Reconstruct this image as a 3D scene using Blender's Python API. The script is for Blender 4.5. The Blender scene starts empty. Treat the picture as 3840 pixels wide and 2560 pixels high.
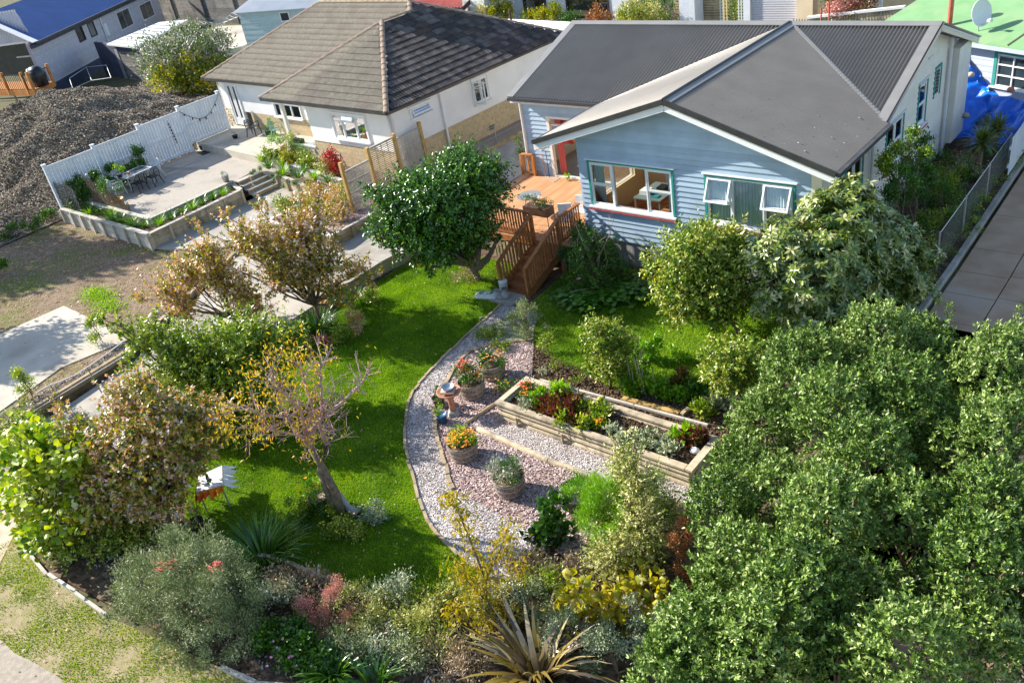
import bpy, math, random
import numpy as np
from mathutils import Vector, Matrix

# ---------------------------------------------------------------- camera, sky, sun
H = 12.8; F = 3275.0
_p, _r, _y = math.radians(30.68), math.radians(-10.378), math.radians(44.27)
_f = np.array([0, math.cos(_p), -math.sin(_p)]); _r0 = np.array([1.0, 0, 0]); _u0 = np.cross(_r0, _f)
_rr = math.cos(_r) * _r0 + math.sin(_r) * _u0; _uu = -math.sin(_r) * _r0 + math.cos(_r) * _u0
_M = np.array([[math.cos(_y), -math.sin(_y), 0], [math.sin(_y), math.cos(_y), 0], [0, 0, 1]])
CF, CR, CU = _M @ _f, _M @ _rr, _M @ _uu
scene = bpy.context.scene
cam = bpy.data.cameras.new('camera'); cam.sensor_width = 36; cam.lens = F / 3840 * 36
cam.clip_start = 0.5; cam.clip_end = 1500
camo = bpy.data.objects.new('camera', cam); scene.collection.objects.link(camo)
camo.matrix_world = Matrix(((CR[0], CU[0], -CF[0], 0), (CR[1], CU[1], -CF[1], 0), (CR[2], CU[2], -CF[2], H), (0, 0, 0, 1)))
scene.camera = camo
SUN_AZ, SUN_EL = math.radians(14), math.radians(32)
TR = Vector((math.cos(SUN_AZ) * math.cos(SUN_EL), math.sin(SUN_AZ) * math.cos(SUN_EL), -math.sin(SUN_EL)))
w = bpy.data.worlds.new('World'); scene.world = w; w.use_nodes = True
nt = w.node_tree; bg = nt.nodes['Background']; sky = nt.nodes.new('ShaderNodeTexSky')
sky.sky_type = 'NISHITA'; sky.sun_disc = False; sky.sun_elevation = SUN_EL
sky.sun_rotation = math.atan2(-TR.x, -TR.y) % (2 * math.pi)
sky.air_density = 1.0; sky.dust_density = 0.6; sky.ozone_density = 1.0
nt.links.new(sky.outputs[0], bg.inputs[0]); bg.inputs[1].default_value = 0.125
sl = bpy.data.lights.new('sun', 'SUN'); sl.energy = 5.0; sl.angle = math.radians(0.53); sl.color = (1.0, 0.93, 0.82)
so = bpy.data.objects.new('sun', sl); scene.collection.objects.link(so)
so.rotation_mode = 'QUATERNION'; so.rotation_quaternion = TR.to_track_quat('-Z', 'Y'); so.location = (-30, -5, 40)
vs = scene.view_settings; vs.view_transform = 'Standard'; vs.look = 'None'; vs.gamma = 1; vs.exposure = 1.03
vs.use_curve_mapping = False
scene.cycles.max_bounces = 7; scene.cycles.transparent_max_bounces = 8

rng = np.random.default_rng(7); random.seed(7)

# ---------------------------------------------------------------- measuring: a photo pixel to a place
ORG = dict(A=(0, 0), B=(960, 0), C=(1920, 0), D=(2880, 0), E=(0, 640), F=(960, 640), G=(1920, 640), H=(2880, 640),
           I=(0, 1280), J=(960, 1280), K=(1920, 1280), L=(2880, 1280), M=(0, 1920), N=(960, 1920), Q=(1920, 1920), R=(2880, 1920))
def px(k, a, b):
    o = ORG[k]; return (o[0] + a / 2.45, o[1] + b / 2.45)
def ray(x, y):
    return CF + CR * (x - 1920) / F - CU * (y - 1280) / F
O0 = np.array([0, 0, H])
def S(x, y, z=0.0):
    d = ray(x, y); return O0 + d * ((z - H) / d[2])
def P(k, a, b, z=0.0):
    return S(*px(k, a, b), z)
def SY(x, y, Y):
    d = ray(x, y); return O0 + d * (Y / d[1])
def SX(x, y, X):
    d = ray(x, y); return O0 + d * (X / d[0])
def SP(x, y, p0, n):
    d = ray(x, y); return O0 + d * (np.dot(np.asarray(p0) - O0, n) / np.dot(d, n))
FH = np.array([CF[0], CF[1], 0]); FH /= np.linalg.norm(FH)
def SB(x, y, base, k=0.0):
    """point seen at a pixel whose forward distance equals the base's plus k"""
    d = ray(x, y); return O0 + d * ((np.dot(np.asarray(base)[:3] - [0, 0, 0], FH) + k) / np.dot(d, FH))

# ---------------------------------------------------------------- object helpers
COL = scene.collection
def smooth(a):
    a = min(1.0, max(0.0, a)); return a * a * (3 - 2 * a)
def tag(o, label=None, cat=None, group=None, kind=None):
    if label: o['label'] = label
    if cat: o['category'] = cat
    if group: o['group'] = group
    if kind: o['kind'] = kind
    return o
def wloc(o):
    v = Vector((0, 0, 0))
    while o is not None:
        v = v + o.location; o = o.parent
    return v
def thing(name, label, cat, loc=(0, 0, 0), group=None):
    o = bpy.data.objects.new(name, None); COL.objects.link(o); o.location = Vector(tuple(loc)[:3])
    o.empty_display_size = 0.1
    return tag(o, label, cat, group)
def link(name, me, parent=None, off=None):
    o = bpy.data.objects.new(name, me); COL.objects.link(o)
    if parent is not None: o.parent = parent
    if off is not None: o.location = off
    return o
def copy_tree(o, parent=None):
    c = o.copy(); COL.objects.link(c); c.parent = parent
    for ch in list(o.children): copy_tree(ch, c)
    return c

class MB:
    """gathers faces given in world coordinates; build() links ONE mesh, relative to its parent"""
    def __init__(s): s.v = []; s.f = []
    def poly(s, pts):
        b = len(s.v); s.v += [tuple(p) for p in pts]; s.f.append(tuple(range(b, b + len(pts)))); return s
    def hexa(s, p):   # p: 4 bottom, 4 top
        b = len(s.v); s.v += [tuple(q) for q in p]
        s.f += [(b, b+3, b+2, b+1), (b+4, b+5, b+6, b+7), (b, b+1, b+5, b+4), (b+1, b+2, b+6, b+5), (b+2, b+3, b+7, b+6), (b+3, b, b+4, b+7)]
        return s
    def box(s, x0, x1, y0, y1, z0, z1):
        return s.hexa([(x0, y0, z0), (x1, y0, z0), (x1, y1, z0), (x0, y1, z0), (x0, y0, z1), (x1, y0, z1), (x1, y1, z1), (x0, y1, z1)])
    def beam(s, p, q, w, h, up=(0, 0, 1)):
        p = np.array(p, float); q = np.array(q, float); d = q - p; d /= np.linalg.norm(d)
        sd = np.cross(d, up); sd = sd / (np.linalg.norm(sd) + 1e-9); u = np.cross(sd, d)
        a, b = sd * w / 2, u * h / 2
        return s.hexa([p - a - b, p + a - b, q + a - b, q - a - b, p - a + b, p + a + b, q + a + b, q - a + b])
    def slab(s, pts, t):   # top polygon pts, thickness t downwards (or a vector)
        t = np.array((0, 0, -t)) if np.isscalar(t) else np.array(t)
        top = [np.array(p, float) for p in pts]; bot = [p + t for p in top]; n = len(top); b = len(s.v)
        s.v += [tuple(p) for p in top + bot]
        s.f.append(tuple(range(b, b + n))); s.f.append(tuple(range(b + 2*n - 1, b + n - 1, -1)))
        for i in range(n):
            j = (i + 1) % n; s.f.append((b + i, b + n + i, b + n + j, b + j))
        return s
    def tube(s, pts, rad, n=6, cap=True):
        pts = [np.array(p, float) for p in pts]; m = len(pts)
        if np.isscalar(rad): rad = [rad] * m
        b = len(s.v)
        for i, p in enumerate(pts):
            d = pts[min(i+1, m-1)] - pts[max(i-1, 0)]; d = d / (np.linalg.norm(d) + 1e-9)
            a = np.cross(d, (0, 0, 1) if abs(d[2]) < 0.9 else (1, 0, 0)); a /= np.linalg.norm(a); c = np.cross(d, a)
            for k in range(n):
                t = 2 * math.pi * k / n; s.v.append(tuple(p + rad[i] * (math.cos(t) * a + math.sin(t) * c)))
        for i in range(m - 1):
            for k in range(n):
                k2 = (k + 1) % n; s.f.append((b + i*n + k, b + i*n + k2, b + (i+1)*n + k2, b + (i+1)*n + k))
        if cap:
            s.f.append(tuple(b + k for k in range(n))[::-1]); s.f.append(tuple(b + (m-1)*n + k for k in range(n)))
        return s
    def lathe(s, c, prof, n=20, sq=(1, 1), cap=True):   # prof list of (r, z)
        b = len(s.v); m = len(prof)
        for r, z in prof:
            for k in range(n):
                t = 2 * math.pi * k / n; s.v.append((c[0] + r*math.cos(t)*sq[0], c[1] + r*math.sin(t)*sq[1], c[2] + z))
        for i in range(m - 1):
            for k in range(n):
                k2 = (k + 1) % n; s.f.append((b + i*n + k, b + i*n + k2, b + (i+1)*n + k2, b + (i+1)*n + k))
        if cap: s.f.append(tuple(b + k for k in range(n))[::-1]); s.f.append(tuple(b + (m-1)*n + k for k in range(n)))
        return s
    def build(s, name, mat, parent=None, shade=False):
        off = np.array(wloc(parent)) if parent is not None else np.zeros(3)
        me = bpy.data.meshes.new(name)
        me.from_pydata([tuple(np.array(v) - off) for v in s.v], [], s.f); me.update()
        if mat is not None: me.materials.append(MT[mat])
        if shade: me.polygons.foreach_set('use_smooth', [True] * len(me.polygons))
        return link(name, me, parent)

_cubes = {}
def cube(mat):
    if mat not in _cubes:
        e = 0.5; me = bpy.data.meshes.new('piece')
        me.from_pydata([(x, y, z) for z in (-e, e) for x, y in ((-e, -e), (e, -e), (e, e), (-e, e))], [],
                       [(0, 3, 2, 1), (4, 5, 6, 7), (0, 1, 5, 4), (1, 2, 6, 5), (2, 3, 7, 6), (3, 0, 4, 7)])
        me.materials.append(MT[mat]); _cubes[mat] = me
    return _cubes[mat]
def setm(o, parent, R, c, s):
    off = np.array(wloc(parent)) if parent is not None else np.zeros(3)
    R = np.array(R); A = R * np.array(s)[None, :]; t = np.array(c) - off
    m = Matrix([[*A[0], t[0]], [*A[1], t[1]], [*A[2], t[2]], [0, 0, 0, 1]])
    loc, rot, sc = m.decompose(); o.location = loc; o.rotation_mode = 'QUATERNION'; o.rotation_quaternion = rot; o.scale = sc
def piece(name, mat, parent, c, size, R=None, me=None):
    o = link(name, me if me is not None else cube(mat), parent)
    setm(o, parent, np.eye(3) if R is None else R, c, size); return o
def pbeam(name, mat, parent, p, q, w, h, up=(0, 0, 1)):
    p = np.array(p, float); q = np.array(q, float); d = q - p; L = np.linalg.norm(d); d /= L
    sd = np.cross(up, d); sd /= np.linalg.norm(sd); u = np.cross(d, sd)
    return piece(name, mat, parent, (p + q) / 2, (L, w, h), np.column_stack([d, sd, u]))
def rotz(a): c, s = math.cos(a), math.sin(a); return np.array([[c, -s, 0], [s, c, 0], [0, 0, 1.0]])

def np_mesh(name, V, Fc, mat, parent=None, tint=None, smooth_=False):
    """V (n,3) world coordinates, Fc (m,k)"""
    off = np.array(wloc(parent)) if parent is not None else np.zeros(3)
    V = (V - off).astype(np.float32); me = bpy.data.meshes.new(name); k = Fc.shape[1]
    me.vertices.add(len(V)); me.vertices.foreach_set('co', V.ravel())
    me.loops.add(Fc.size); me.loops.foreach_set('vertex_index', Fc.ravel().astype(np.int32))
    me.polygons.add(len(Fc)); me.polygons.foreach_set('loop_start', np.arange(0, Fc.size, k, dtype=np.int32))
    me.polygons.foreach_set('loop_total', np.full(len(Fc), k, dtype=np.int32))
    if smooth_: me.polygons.foreach_set('use_smooth', np.ones(len(Fc), dtype=bool))
    me.update(calc_edges=True)
    if tint is not None:
        a = me.attributes.new('tint', 'FLOAT', 'POINT'); a.data.foreach_set('value', tint.astype(np.float32))
    me.materials.append(MT[mat]); return link(name, me, parent)

# ---------------------------------------------------------------- materials
MT = {}
def newmat(name):
    m = bpy.data.materials.new(name); m.use_nodes = True; MT[name] = m
    n = m.node_tree.nodes; return m, m.node_tree, n['Principled BSDF']
def mat(name, c1, c2=None, scale=4.0, rough=0.7, bump=0.0, bscale=None, var=0.0, metal=0.0, stretch=(1, 1, 1), spec=0.3, c3=None, s3=1.0, wave=None, detail=5):
    m, t, b = newmat(name); L = t.links.new; N = t.nodes.new
    c2 = c2 or c1
    geo = N('ShaderNodeNewGeometry'); mp = N('ShaderNodeMapping'); L(geo.outputs['Position'], mp.inputs[0])
    mp.inputs['Scale'].default_value = stretch
    nz = N('ShaderNodeTexNoise'); nz.inputs['Scale'].default_value = scale; nz.inputs['Detail'].default_value = detail
    L(mp.outputs[0], nz.inputs[0])
    rp = N('ShaderNodeValToRGB'); rp.color_ramp.elements[0].position = 0.36; rp.color_ramp.elements[1].position = 0.64
    rp.color_ramp.elements[0].color = (*c1, 1); rp.color_ramp.elements[1].color = (*c2, 1)
    L(nz.outputs[0], rp.inputs[0]); col = rp.outputs[0]
    if c3:
        n3 = N('ShaderNodeTexNoise'); n3.inputs['Scale'].default_value = s3; n3.inputs['Detail'].default_value = 4; L(geo.outputs['Position'], n3.inputs[0])
        r3 = N('ShaderNodeValToRGB'); r3.color_ramp.elements[0].position = 0.5; r3.color_ramp.elements[1].position = 0.66
        L(n3.outputs[0], r3.inputs[0]); mx = N('ShaderNodeMixRGB'); L(r3.outputs[0], mx.inputs[0]); L(col, mx.inputs[1]); mx.inputs[2].default_value = (*c3, 1); col = mx.outputs[0]
    if var:
        oi = N('ShaderNodeObjectInfo'); mr = N('ShaderNodeMapRange'); mr.inputs[3].default_value = 1 - var; mr.inputs[4].default_value = 1 + var
        L(oi.outputs['Random'], mr.inputs[0]); hs = N('ShaderNodeHueSaturation'); L(mr.outputs[0], hs.inputs['Value']); L(col, hs.inputs['Color']); col = hs.outputs[0]
    L(col, b.inputs['Base Color']); b.inputs['Roughness'].default_value = rough; b.inputs['Metallic'].default_value = metal
    b.inputs['Specular IOR Level'].default_value = spec
    if bump:
        n2 = N('ShaderNodeTexNoise'); n2.inputs['Scale'].default_value = bscale or scale * 4; n2.inputs['Detail'].default_value = 6; L(mp.outputs[0], n2.inputs[0])
        bp = N('ShaderNodeBump'); bp.inputs['Strength'].default_value = bump; bp.inputs['Distance'].default_value = 0.02
        L(n2.outputs[0], bp.inputs['Height']); L(bp.outputs[0], b.inputs['Normal'])
    return m
def leafmat(name, cols, rough=0.42, trans=0.3, spec=0.5):
    """colours by the leaf's own random tint"""
    m, t, b = newmat(name); L = t.links.new; N = t.nodes.new
    at = N('ShaderNodeAttribute'); at.attribute_name = 'tint'; rp = N('ShaderNodeValToRGB')
    cr = rp.color_ramp; n = len(cols)
    while len(cr.elements) < n: cr.elements.new(0.5)
    for i, c in enumerate(cols): cr.elements[i].position = i / max(1, n - 1); cr.elements[i].color = (*c, 1)
    L(at.outputs['Fac'], rp.inputs[0]); L(rp.outputs[0], b.inputs['Base Color'])
    b.inputs['Roughness'].default_value = rough; b.inputs['Specular IOR Level'].default_value = spec
    if trans:
        tr = N('ShaderNodeBsdfTranslucent'); hs = N('ShaderNodeHueSaturation'); hs.inputs['Value'].default_value = 1.5; hs.inputs['Saturation'].default_value = 1.15
        L(rp.outputs[0], hs.inputs['Color']); L(hs.outputs[0], tr.inputs[0])
        mx = N('ShaderNodeMixShader'); mx.inputs[0].default_value = trans; L(b.outputs[0], mx.inputs[1]); L(tr.outputs[0], mx.inputs[2])
        L(mx.outputs[0], t.nodes['Material Output'].inputs[0])
    return m
def glassmat(name, tint=(0.94, 0.97, 0.97), refl=0.06):
    m, t, b = newmat(name); L = t.links.new; N = t.nodes.new
    tr = N('ShaderNodeBsdfTransparent'); tr.inputs[0].default_value = (*tint, 1); gl = N('ShaderNodeBsdfGlossy'); gl.inputs['Roughness'].default_value = 0.03
    fr = N('ShaderNodeFresnel'); fr.inputs[0].default_value = 1.5; ad = N('ShaderNodeMath'); ad.operation = 'ADD'; ad.inputs[1].default_value = refl - 0.04
    L(fr.outputs[0], ad.inputs[0]); mx = N('ShaderNodeMixShader'); L(ad.outputs[0], mx.inputs[0]); L(tr.outputs[0], mx.inputs[1]); L(gl.outputs[0], mx.inputs[2])
    L(mx.outputs[0], t.nodes['Material Output'].inputs[0])

mat('blue_board', (0.34, 0.45, 0.57), (0.38, 0.49, 0.61), 2.5, 0.55, 0.15, 30, var=0.07, c3=(0.31, 0.40, 0.50), s3=0.9)
mat('cream_board', (0.70, 0.67, 0.60), (0.76, 0.73, 0.66), 2.5, 0.6, 0.15, 30, var=0.03)
mat('cream_plaster', (0.72, 0.66, 0.54), (0.78, 0.72, 0.60), 3, 0.8, 0.3, 60)
mat('white_paint', (0.76, 0.77, 0.78), (0.82, 0.82, 0.82), 3, 0.45, var=0.03)
mat('white_fence', (0.68, 0.72, 0.78), (0.76, 0.79, 0.82), 2.5, 0.4, var=0.04)
mat('dark_pile', (0.02, 0.02, 0.02))
mat('teal_paint', (0.03, 0.26, 0.22), (0.05, 0.31, 0.26), 6, 0.5)
mat('red_paint', (0.42, 0.07, 0.07), (0.5, 0.11, 0.1), 6, 0.6)
mat('roof_steel', (0.215, 0.198, 0.172), (0.24, 0.222, 0.195), 1.2, 0.36, 0.0, metal=0.3, spec=0.6)
mat('flash_steel', (0.24, 0.235, 0.225), (0.27, 0.265, 0.25), 2, 0.4, metal=0.2, spec=0.5)
mat('fascia_dark', (0.035, 0.035, 0.035), (0.05, 0.05, 0.048), 3, 0.5)
mat('screw', (0.24, 0.23, 0.21))
mat('bird_lime', (0.6, 0.58, 0.5))
mat('soffit', (0.66, 0.68, 0.7), (0.72, 0.73, 0.75), 2, 0.6)
mat('foundation', (0.28, 0.28, 0.27), (0.36, 0.35, 0.33), 5, 0.9, 0.3)
mat('timber_deck', (0.50, 0.26, 0.13), (0.60, 0.33, 0.17), 5, 0.6, 0.15, 60, var=0.14, stretch=(1, 0.2, 1))
mat('timber_rail', (0.32, 0.115, 0.04), (0.42, 0.17, 0.065), 6, 0.55, 0.2, 50, var=0.14)
mat('timber_pale', (0.42, 0.34, 0.23), (0.54, 0.45, 0.32), 4, 0.85, 0.4, 40, var=0.18, c3=(0.26, 0.22, 0.16), s3=3)
mat('timber_old', (0.34, 0.26, 0.16), (0.46, 0.36, 0.23), 5, 0.85, 0.4, 30, var=0.15, c3=(0.24, 0.2, 0.14), s3=2.5)
mat('timber_new', (0.42, 0.26, 0.08), (0.54, 0.35, 0.13), 5, 0.75, 0.25, 30, var=0.1)
mat('timber_silver', (0.42, 0.39, 0.34), (0.52, 0.49, 0.43), 5, 0.8, 0.25, 40, var=0.12)
mat('timber_grey', (0.16, 0.15, 0.14), (0.26, 0.24, 0.22), 3, 0.9, 0.4, 20, var=0.25, c3=(0.1, 0.1, 0.1), s3=0.6, stretch=(1, 1, 6))
mat('plaster_white', (0.76, 0.755, 0.735), (0.82, 0.815, 0.80), 1.5, 0.85, 0.35, 25)
mat('block_tan', (0.50, 0.39, 0.23), (0.58, 0.46, 0.29), 8, 0.9, 0.4, 60, var=0.08)
mat('mortar', (0.6, 0.54, 0.42))
mat('stone_tan', (0.44, 0.36, 0.25), (0.62, 0.54, 0.40), 3, 0.9, 0.5, 30, var=0.25)
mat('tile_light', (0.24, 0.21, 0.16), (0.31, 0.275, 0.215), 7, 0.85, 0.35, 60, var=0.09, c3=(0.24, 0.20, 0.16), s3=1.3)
mat('tile_shaded', (0.045, 0.04, 0.042), (0.12, 0.105, 0.10), 2.6, 0.85, 0.35, 60, var=0.38, c3=(0.15, 0.12, 0.10), s3=3.5)  # darker copy of the roof tile, the right slope's shade painted into its colour
mat('ridge_tile', (0.26, 0.19, 0.14), (0.34, 0.26, 0.20), 8, 0.85, 0.3, 60, var=0.12)
mat('gutter', (0.05, 0.048, 0.05), (0.07, 0.066, 0.066), 3, 0.35)
mat('concrete', (0.33, 0.305, 0.27), (0.44, 0.41, 0.36), 1.6, 0.9, 0.3, 40, c3=(0.26, 0.24, 0.21), s3=0.7)
mat('concrete_pale', (0.46, 0.42, 0.35), (0.56, 0.51, 0.43), 1.2, 0.9, 0.3, 40, c3=(0.38, 0.34, 0.28), s3=0.6)
mat('concrete_patio', (0.36, 0.325, 0.28), (0.43, 0.39, 0.335), 14, 0.92, 0.3, 60, c3=(0.32, 0.29, 0.25), s3=0.8)
mat('concrete_drive', (0.40, 0.265, 0.17), (0.48, 0.335, 0.225), 1.5, 0.9, 0.4, 30, c3=(0.48, 0.37, 0.28), s3=0.5)
mat('pathslab', (0.46, 0.36, 0.26), (0.56, 0.46, 0.35), 3, 0.9, 0.3, 50)
mat('asphalt', (0.30, 0.26, 0.21), (0.40, 0.35, 0.29), 8, 0.92, 0.5, 60)
mat('soil', (0.055, 0.034, 0.022), (0.15, 0.10, 0.065), 9, 0.95, 0.8, 40, c3=(0.2, 0.14, 0.095), s3=3)
mat('dirt', (0.16, 0.11, 0.07), (0.26, 0.19, 0.125), 5, 0.95, 0.7, 40, c3=(0.13, 0.14, 0.045), s3=0.45)
mat('ground_base', (0.075, 0.085, 0.03), (0.13, 0.11, 0.06), 2, 0.95, 0.6, 30)
mat('mound_earth', (0.09, 0.07, 0.052), (0.2, 0.16, 0.125), 9, 0.95, 0.9, 30, c3=(0.17, 0.17, 0.12), s3=2.5)
mat('shell_base', (0.36, 0.31, 0.28), (0.52, 0.46, 0.42), 14, 0.9, 0.6, 60)
mat('bark_base', (0.24, 0.16, 0.12), (0.42, 0.31, 0.25), 12, 0.9, 0.8, 50)
mat('lawn_base', (0.06, 0.12, 0.006), (0.11, 0.17, 0.012), 3, 0.95, 0.6, 40)
mat('verge_base', (0.24, 0.22, 0.09), (0.34, 0.28, 0.17), 6, 0.95, 0.8, 40, c3=(0.4, 0.31, 0.21), s3=2.5)
mat('gravel', (0.24, 0.20, 0.17), (0.38, 0.34, 0.3), 40, 0.95, 0.8, 90)
mat('bark_trunk', (0.15, 0.11, 0.075), (0.26, 0.20, 0.14), 14, 0.95, 0.9, 40)
mat('bark_pink', (0.36, 0.22, 0.21), (0.5, 0.36, 0.34), 12, 0.7, 0.4)
mat('bark_twig', (0.13, 0.09, 0.06), (0.22, 0.16, 0.11), 14, 0.85, 0.4)
mat('barrel_wood', (0.20, 0.155, 0.115), (0.32, 0.25, 0.19), 10, 0.8, 0.4, 50, var=0.2)
mat('barrel_hoop', (0.30, 0.28, 0.27), (0.40, 0.36, 0.33), 10, 0.6, metal=0.3)
mat('terracotta', (0.45, 0.19, 0.12), (0.55, 0.27, 0.18), 8, 0.85, 0.2)
mat('pot_dark', (0.03, 0.033, 0.035)); mat('pot_blue', (0.03, 0.09, 0.22), (0.05, 0.13, 0.3), 9, 0.25, spec=0.6)
mat('pot_brown', (0.11, 0.075, 0.055), (0.16, 0.11, 0.08), 6, 0.5); mat('pot_yellow', (0.55, 0.28, 0.02), rough=0.4)
mat('pot_green', (0.06, 0.14, 0.09), rough=0.5)
mat('steel', (0.6, 0.62, 0.64), (0.5, 0.52, 0.54), 6, 0.25, metal=0.9); mat('galv', (0.42, 0.43, 0.44), (0.5, 0.5, 0.5), 5, 0.45, metal=0.6)
mat('plastic_white', (0.75, 0.77, 0.79), rough=0.35); mat('plastic_dark', (0.012, 0.025, 0.035), rough=0.4, spec=0.5); mat('plastic_green', (0.30, 0.48, 0.40), rough=0.4)
mat('black', (0.012, 0.012, 0.014), rough=0.6); mat('bbq_black', (0.015, 0.017, 0.02), rough=0.35, spec=0.5)
mat('steel_brown', (0.10, 0.055, 0.035), rough=0.5)
mat('cloth_white', (0.72, 0.73, 0.76), (0.8, 0.8, 0.82), 4, 0.8, 0.2); mat('cloth_red', (0.55, 0.05, 0.04), (0.62, 0.1, 0.03), 5, 0.8); mat('cloth_orange', (0.75, 0.26, 0.01), (0.65, 0.07, 0.02), 3, 0.8)
mat('curtain_blue', (0.66, 0.76, 0.80), (0.74, 0.83, 0.87), 3, 0.9); mat('curtain_white', (0.78, 0.81, 0.84), (0.86, 0.88, 0.9), 3, 0.9)
mat('curtain_red', (0.50, 0.09, 0.07), (0.35, 0.04, 0.04), 3, 0.9); mat('curtain_orange', (0.7, 0.25, 0.03)); mat('curtain_pink', (0.68, 0.18, 0.17), rough=0.9)
mat('inner_wall', (0.80, 0.64, 0.40), (0.85, 0.70, 0.45), 2, 0.9); mat('inner_pale', (0.78, 0.74, 0.66)); mat('carpet', (0.34, 0.30, 0.25), (0.4, 0.35, 0.3), 30, 0.95, 0.3)
mat('rug', (0.55, 0.12, 0.04), (0.6, 0.4, 0.2), 9, 0.95, c3=(0.5, 0.06, 0.04), s3=2.5); mat('rug_red', (0.6, 0.06, 0.04))
mat('wood_chair', (0.55, 0.28, 0.2), (0.6, 0.34, 0.24), 4, 0.5); mat('cushion_brown', (0.4, 0.17, 0.06)); mat('desk_grey', (0.16, 0.2, 0.2), rough=0.4)
mat('paper_white', (0.8, 0.82, 0.84)); mat('teal_book', (0.02, 0.22, 0.28)); mat('stone_pot', (0.3, 0.3, 0.29), (0.4, 0.39, 0.37), 9, 0.9)
mat('blue_roof', (0.004, 0.04, 0.17), (0.006, 0.05, 0.2), 1, 0.6, spec=0.15); mat('blue_pale_roof', (0.42, 0.42, 0.5), (0.5, 0.5, 0.56), 1, 0.4, metal=0.2)
mat('brick_white', (0.52, 0.50, 0.55), (0.58, 0.56, 0.60), 3, 0.8, 0.3, var=0.06); mat('brick_joint', (0.33, 0.33, 0.38))
mat('pale_roof', (0.62, 0.62, 0.62), (0.7, 0.7, 0.7), 1, 0.4); mat('white_roof', (0.85, 0.85, 0.86), rough=0.5)
mat('dark_base', (0.05, 0.06, 0.09), (0.07, 0.08, 0.12), 2, 0.8); mat('orange_timber', (0.45, 0.17, 0.04), (0.55, 0.23, 0.06), 4, 0.6, 0.2, var=0.1)
mat('red_roof', (0.52, 0.13, 0.10), (0.6, 0.18, 0.14), 3, 0.5); mat('shed_green', (0.44, 0.58, 0.60), (0.5, 0.64, 0.65), 3, 0.6, var=0.04)
mat('green_roof', (0.17, 0.33, 0.15), (0.20, 0.37, 0.175), 1.5, 0.6, c3=(0.23, 0.36, 0.18), s3=1.2); mat('rust_pipe', (0.42, 0.09, 0.06), (0.5, 0.16, 0.1), 4, 0.6)
mat('lilac_board', (0.42, 0.47, 0.60), (0.46, 0.51, 0.64), 3, 0.6, var=0.04); mat('tarp', (0.005, 0.13, 0.72), (0.01, 0.2, 0.85), 5, 0.33, 0.5, 9, spec=0.6)
mat('cream_wall', (0.75, 0.60, 0.40), (0.82, 0.68, 0.48), 1.5, 0.85, 0.2); mat('pillar', (0.62, 0.66, 0.76), (0.72, 0.75, 0.82), 4, 0.9, 0.9, 14)
mat('roller_door', (0.66, 0.65, 0.68), rough=0.5, spec=0.4); mat('green_lattice', (0.02, 0.16, 0.06), rough=0.6); mat('lattice_white', (0.7, 0.7, 0.66)); mat('lattice_cream', (0.75, 0.6, 0.28))
mat('window_brown', (0.06, 0.03, 0.025), rough=0.5); mat('glass_dark', (0.02, 0.03, 0.04), (0.03, 0.05, 0.06), 2, 0.08, spec=0.8); mat('glass_grey', (0.10, 0.12, 0.14), (0.2, 0.22, 0.24), 1.5, 0.08, spec=0.8)
mat('wire', (0.36, 0.37, 0.36), rough=0.4, metal=0.5); mat('hose', (0.72, 0.68, 0.66), rough=0.5); mat('bag_paper', (0.62, 0.66, 0.6), (0.7, 0.72, 0.66), 4, 0.6); mat('ink_green', (0.05, 0.3, 0.15)); mat('ink_red', (0.5, 0.08, 0.06)); mat('ink_black', (0.02, 0.02, 0.02))
mat('skin_apple', (0.6, 0.45, 0.05)); mat('lemon', (0.75, 0.55, 0.02), rough=0.5)
glassmat('glass'); glassmat('glass_reflect', (0.7, 0.75, 0.78), 0.3)
mat('petal_orange', (0.85, 0.28, 0.01), (0.9, 0.4, 0.02), 30, 0.6); mat('petal_red', (0.75, 0.05, 0.02), (0.85, 0.1, 0.03), 30, 0.6); mat('petal_pink', (0.75, 0.28, 0.42), (0.85, 0.4, 0.5), 30, 0.6)
mat('petal_white', (0.8, 0.8, 0.75)); mat('petal_coral', (0.75, 0.16, 0.10), (0.8, 0.25, 0.18), 30, 0.7); mat('petal_yellow', (0.85, 0.55, 0.02)); mat('petal_lilac', (0.55, 0.3, 0.62))

leafmat('leaf_citrus', [(0.008, 0.04, 0.004), (0.03, 0.11, 0.006), (0.075, 0.22, 0.008), (0.2, 0.38, 0.02)], 0.26, 0.12, 0.8)
leafmat('leaf_autumn', [(0.08, 0.14, 0.012), (0.24, 0.30, 0.02), (0.48, 0.42, 0.03), (0.62, 0.30, 0.05), (0.76, 0.52, 0.4), (0.9, 0.78, 0.76)], 0.32, 0.22, 0.6)
leafmat('leaf_autumn_red', [(0.05, 0.12, 0.012), (0.16, 0.25, 0.02), (0.38, 0.38, 0.03), (0.58, 0.28, 0.05), (0.66, 0.46, 0.38), (0.82, 0.74, 0.72)], 0.32, 0.2, 0.6)
leafmat('leaf_apple', [(0.03, 0.09, 0.006), (0.12, 0.23, 0.010), (0.34, 0.44, 0.02), (0.66, 0.66, 0.12)], 0.34, 0.2, 0.6)
leafmat('leaf_peach', [(0.2, 0.24, 0.02), (0.46, 0.40, 0.02), (0.68, 0.34, 0.02), (0.55, 0.42, 0.04)], 0.5, 0.35)
leafmat('leaf_peach_green', [(0.18, 0.20, 0.02), (0.36, 0.30, 0.015), (0.5, 0.32, 0.02)], 0.5, 0.35)
leafmat('leaf_fig', [(0.06, 0.14, 0.010), (0.2, 0.32, 0.015), (0.46, 0.5, 0.02), (0.6, 0.66, 0.4)], 0.34, 0.3)
leafmat('leaf_hedge', [(0.02, 0.06, 0.008), (0.10, 0.19, 0.025), (0.25, 0.37, 0.07), (0.42, 0.50, 0.20)], 0.42, 0.1, 0.45)
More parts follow.
